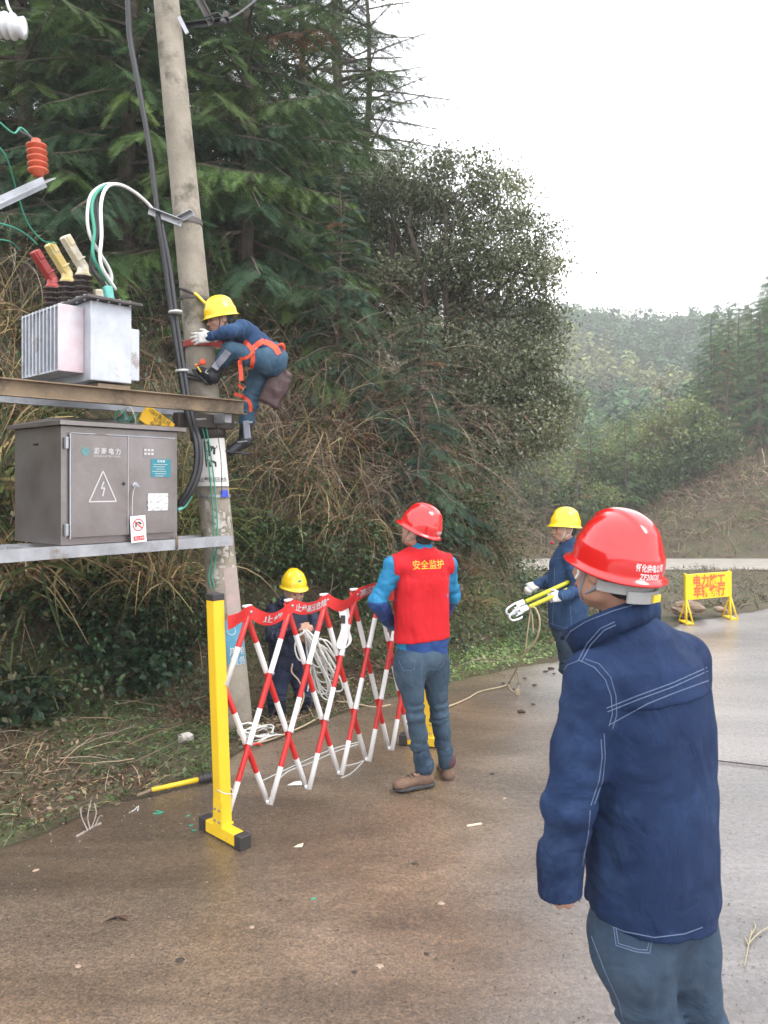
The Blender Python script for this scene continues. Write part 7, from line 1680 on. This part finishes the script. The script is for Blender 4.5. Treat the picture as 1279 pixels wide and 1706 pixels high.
# ---- the climber
def climber():
    hR = frame(Vector((-.86, -.46, -.22)), (.12, 0, 1)); nk, pl = at(391, 549, 6.0), at(447, 594, 6.0)
    J = dict(pel=pl, chest=at(412, 562, 6.0), neck=at(388, 547, 5.98), head=at(367, 532, 5.92), shL=at(404, 548, 5.84), shR=at(400, 548, 6.16), elL=at(380, 553, 5.70), wrL=at(351, 561, 5.76), elR=at(372, 560, 6.25), wrR=at(345, 572, 6.20),
             hipL=at(445, 604, 5.91), hipR=at(442, 612, 6.09), knL=at(384, 583, 5.78), knR=at(414, 672, 6.06), anL=at(352, 627, 5.84), anR=at(407, 735, 6.06), toeL=at(334, 618, 5.86), toeR=at(384, 752, 6.02))
    t = thing('person', 'worker in yellow helmet and orange harness climbing the concrete pole', 'person', pl)
    ax = (pole_c(500) - pole_c(600)).normalized()
    wl = J['wrL']; gl = lambda s, f: hand_prims(wl, (-1, -.02, -.10), (.05, -1, .1), 1, .30, .20, s, f)
    gr = lambda s, f: hand_prims(J['wrR'], (-1, .1, -.1), (0, 1, .1), -1, .4, .1, s, f)
    body(t, J, hR, [gl(.9, .85), gr(.9, .85)], .0068); hair(t, J, hR)
    helmet(t, J['head'] + Vector(hR[:, 2]) * .034 - Vector(hR[:, 1]) * .010, hR, m_hyel, .96, None, 1); chin_strap(t, J, hR, m_darkcap)
    up = (J['neck'] - pl).normalized(); rt = Vector((0, 1, 0)); Rt = col3(rt, up.cross(rt), up); L = (J['neck'] - pl).length
    jr = [(-.07, 0, 0, .165, .112), (.05, 0, 0, .170, .115), (.20, 0, -.008, .180, .118), (L * .80, 0, -.012, .170, .098), (L * .95, 0, 0, .10, .07), (L * 1.03, 0, 0, .06, .06)]
    P = [loft(pl, Rt, jr, .03), cap(J['shL'], J['shR'], .066, None, .05), cap(J['shL'], J['elL'], .070, .058, .03), cap(J['elL'], J['wrL'] + (J['wrL'] - J['elL']) * .02, .058, .045, .02), cap(J['shR'], J['elR'], .066, .056, .03), cap(J['elR'], J['wrR'], .055, .044, .02)]
    jk, jb = add_sdf('jacket', P, m_denim_work, t, .0072, addf(rumple(.005, (11, 11, 11), 25), folds((J['shL'], J['elL']), .005, 70, .16, 3), folds((J['elL'], J['wrL']), .007, 80, .16, 3)))
    for pts in ([(402, 528), (410, 540), (406, 556)], [(352, 552), (355, 562), (358, 572)]): stitch([jb], pts, m_thread, jk, .0012)
    P = [ell(pl + Vector((.015, 0, -.015)), (.135, .165, .135), None, .05), cap(J['hipL'], J['knL'], .108, .068, .04), cap(J['knL'], J['knL'].lerp(J['anL'], .45), .068, .06, .02), cap(J['hipR'], J['knR'], .112, .074, .04), cap(J['knR'], J['knR'].lerp(J['anR'], .45), .074, .068, .02), ell(pl + Vector((.04, -.05, -.06)), (.10, .10, .11), None, .04)]
    tr_, tb = add_sdf('trousers', P, m_denim_trou, t, .0082, addf(rumple(.006, (12, 12, 12), 35), folds((J['hipL'].lerp(J['knL'], .3), J['knL']), .006, 70, .2, 3), folds((J['hipR'].lerp(J['knR'], .5), J['knR'].lerp(J['anR'], .4)), .007, 80, .2, 5)))
    # boots with grey shin guards
    for s, lift_ in (('L', 0), ('R', 0)):
        a, k_, to = J['an' + s], J['kn' + s], J['toe' + s]; d = (to - a).normalized()
        bo, bb = add_sdf('boot', [cap(k_.lerp(a, .40), a, .056, .050, .02), cap(a, to, .050, .038, .02), ell(a - d * .02, (.05, .05, .05), None, .02)], m_bboot, t, .007, rumple(.002, (30, 30, 30)))
        sdn = (a - k_).normalized(); sh_ = to.lerp(a, .4) + sdn * .04
        add_sdf('sole', [rbox(sh_, (.085, .038, .010), .008, col3(d, d.cross(sdn).normalized(), sdn), .005)], m_sole, bo, .006)
        MB().tube(spline([a.lerp(to, .5) - sdn * .035 + Vector((0, -.03, 0)), a.lerp(to, .25) + Vector((-.01, -.052, .01)), a + Vector((.03, -.045, 0))], 4), .006, 6).build('buckle_strap', m_galv, bo)
    strap_on([tb], [(380, 585), (371, 597), (362, 607), (357, 614)], 12, m_greyl, t, .066, 'shin_guard', Yf=5.8, t=.006)
    MB().box(at(411, 716, 5.98), (.05, .02, .14), (Vector((1, 0, .1)).normalized(), Vector((0, 1, 0)), Vector((-.1, 0, 1)).normalized())).build('shin_guard', m_greyl, t, bevel=.006)
    add_sdf('glove', gl(1.0, 1.15), m_glove, t, .006); add_sdf('glove', gr(1.0, 1.15), m_glove, t, .007)
    add_sdf('glove_cuff', [cap(wl + Vector((.03, 0, 0)), wl + Vector((-.015, 0, 0)), .041, .036, .01)], m_glove, t, .006)
    # harness
    B = [jb, tb]
    strap_on(B, [(407, 568), (414, 575), (420, 583), (421, 600), (418, 614)], 7, m_orange, t)
    strap_on(B, [(440, 567), (430, 573), (422, 580)], 9, m_orange, t, .009)
    strap_on(B, [(440, 569), (450, 573), (459, 580), (465, 590)], 9, m_orange, t)
    strap_on(B, [(398, 598), (408, 597), (417, 592), (421, 586)], 5, m_orange, t, .010)
    strap_on(B, [(399, 600), (401, 618), (402, 634)], 7, m_orange, t, .012, Yf=5.92)
    strap_on(B, [(390, 656), (400, 659), (410, 665), (416, 672), (418, 686)], 6, m_orange, t)
    strap_on(B, [(397, 640), (401, 645), (405, 647)], 5, m_orange, t, .01, Yf=5.95)
    MB().tube(spline([at(462, 577, 5.93), at(470, 574, 5.92), at(472, 582, 5.95), at(465, 590, 5.95), at(462, 582, 5.93)], 6), .014, 8).build('harness_loop', m_orange, t)
    MB().tube(spline([at(465, 590, 5.93), at(466, 598, 5.93), at(464, 603, 5.93)], 4), .008, 6).build('hook', m_galv, t)
    # belt round the pole
    c = pole_c(575); r0 = pole_r(c) + .008; pts = [c + Vector((r0 * math.cos(a), r0 * math.sin(a), .02 * math.cos(a) + .01 * math.sin(2 * a))) for a in np.linspace(-.6, -5.2, 22)]
    fr_ = Vector((0, 0, 1)); mb = MB(); vs = []
    full = [at(418, 577, 5.86), at(398, 578, 5.83), at(372, 577, 5.82)] + pts + [at(372, 572, 6.2), at(410, 572, 6.14)]
    for p in full:
        for z, k in ((-.022, 0), (.022, 0), (.022, 1), (-.022, 1)):
            o_ = Vector((p.x - c.x, p.y - c.y, 0)).normalized(); vs.append(p + UP * z + o_ * .004 * k)
    fs = [(k * 4 + e, (k + 1) * 4 + e, (k + 1) * 4 + (e + 1) % 4, k * 4 + (e + 1) % 4) for k in range(len(full) - 1) for e in range(4)]
    mb.add(vs, fs).build('positioning_belt', mat('dull_red_webbing', (.32, .035, .025), rough=.7, var=.15), t)
    # bag
    bg = thing('tool_bag', 'maroon cloth tool bag hanging from the climber belt', 'bag', at(460, 650, 5.98))
    fbx = (at(474, 622, 6) - at(450, 672, 6)).normalized(); Rg = col3(Vector((fbx.z, 0, -fbx.x)), Vector((0, 1, 0)), fbx)
    add_sdf('pouch', [rbox(at(457, 652, 5.99), (.092, .055, .120), .030, Rg, .03), rbox(at(466, 636, 5.99), (.070, .050, .10), .030, Rg, .04)], m_bag, bg, .007, rumple(.006, (13, 13, 7), 9))
    MB().tube(spline([at(466, 600, 5.94), at(470, 610, 5.94), at(477, 622, 5.95), at(482, 640, 5.95)], 5), .006, 6).build('carry_strap', m_bag, bg)
    # lanyard over the helmet and the foot irons
    ln = thing('lanyard', 'yellow and black rope lanyard slung round the pole above the climber helmet', 'lanyard', at(320, 497, 5.86))
    c = pole_c(500); r0 = pole_r(c) + .010; arc = [c + Vector((r0 * math.cos(a), r0 * math.sin(a), .03 - .055 * (math.cos(a)))) for a in np.linspace(-3.9, -1.2, 14)]
    MB().tube(arc, .008, 8).build('rope', m_darkcap, ln); arc2 = [arc[-2], arc[-1], at(346, 510, 5.90)]
    MB().tube(spline(arc2, 4), .012, 8).build('sheath', m_hyel, ln); MB().lathe(at(347, 511, 5.89), (1, 0, -.5), [(.012, -.02), (.022, -.01), (.022, .01), (.012, .02)], 10).build('knot', m_darkcap, ln)
    ir = thing('climbing_iron', 'metal climbing grip with orange tab clamped to the pole at the bent leg boot', 'climbing iron', at(330, 620, 5.86))
    c = pole_c(622); r0 = pole_r(c) + .014; MB().tube([c + Vector((r0 * math.cos(a), r0 * math.sin(a), -.03 - .035 * math.cos(a))) for a in np.linspace(-.3, -5.8, 26)], .014, 8).build('hook_arc', m_galv, ir)
    MB().tube([c + Vector(((r0 + .012) * math.cos(a), (r0 + .012) * math.sin(a), -.065 - .03 * math.cos(a))) for a in np.linspace(-1.0, -4.0, 16)], .012, 8).build('rubber_pad', m_darkcap, ir)
    MB().beam(at(305, 603, 5.86), at(318, 619, 5.84), .014, .016).build('side_bar', m_galv, ir); MB().lathe(at(304, 601, 5.86), (1, 0, -1), [(.018, 0), (.02, .012), (.012, .02)], 10).build('knob', m_galv, ir)
    MB().beam(at(326, 606, 5.80), at(335, 620, 5.80), .012, .010).build('bright_bar', m_hyel, ir)
    MB().lathe(at(338, 604, 5.79), (0, -1, .2), [(.012, 0), (.024, .004), (.024, .014), (.01, .018)], 12).build('orange_tab', m_orange, ir)
    MB().beam(at(326, 610, 5.80), at(336, 606, 5.79), .03, .006).build('tab_strap', m_orange, ir)
climber()
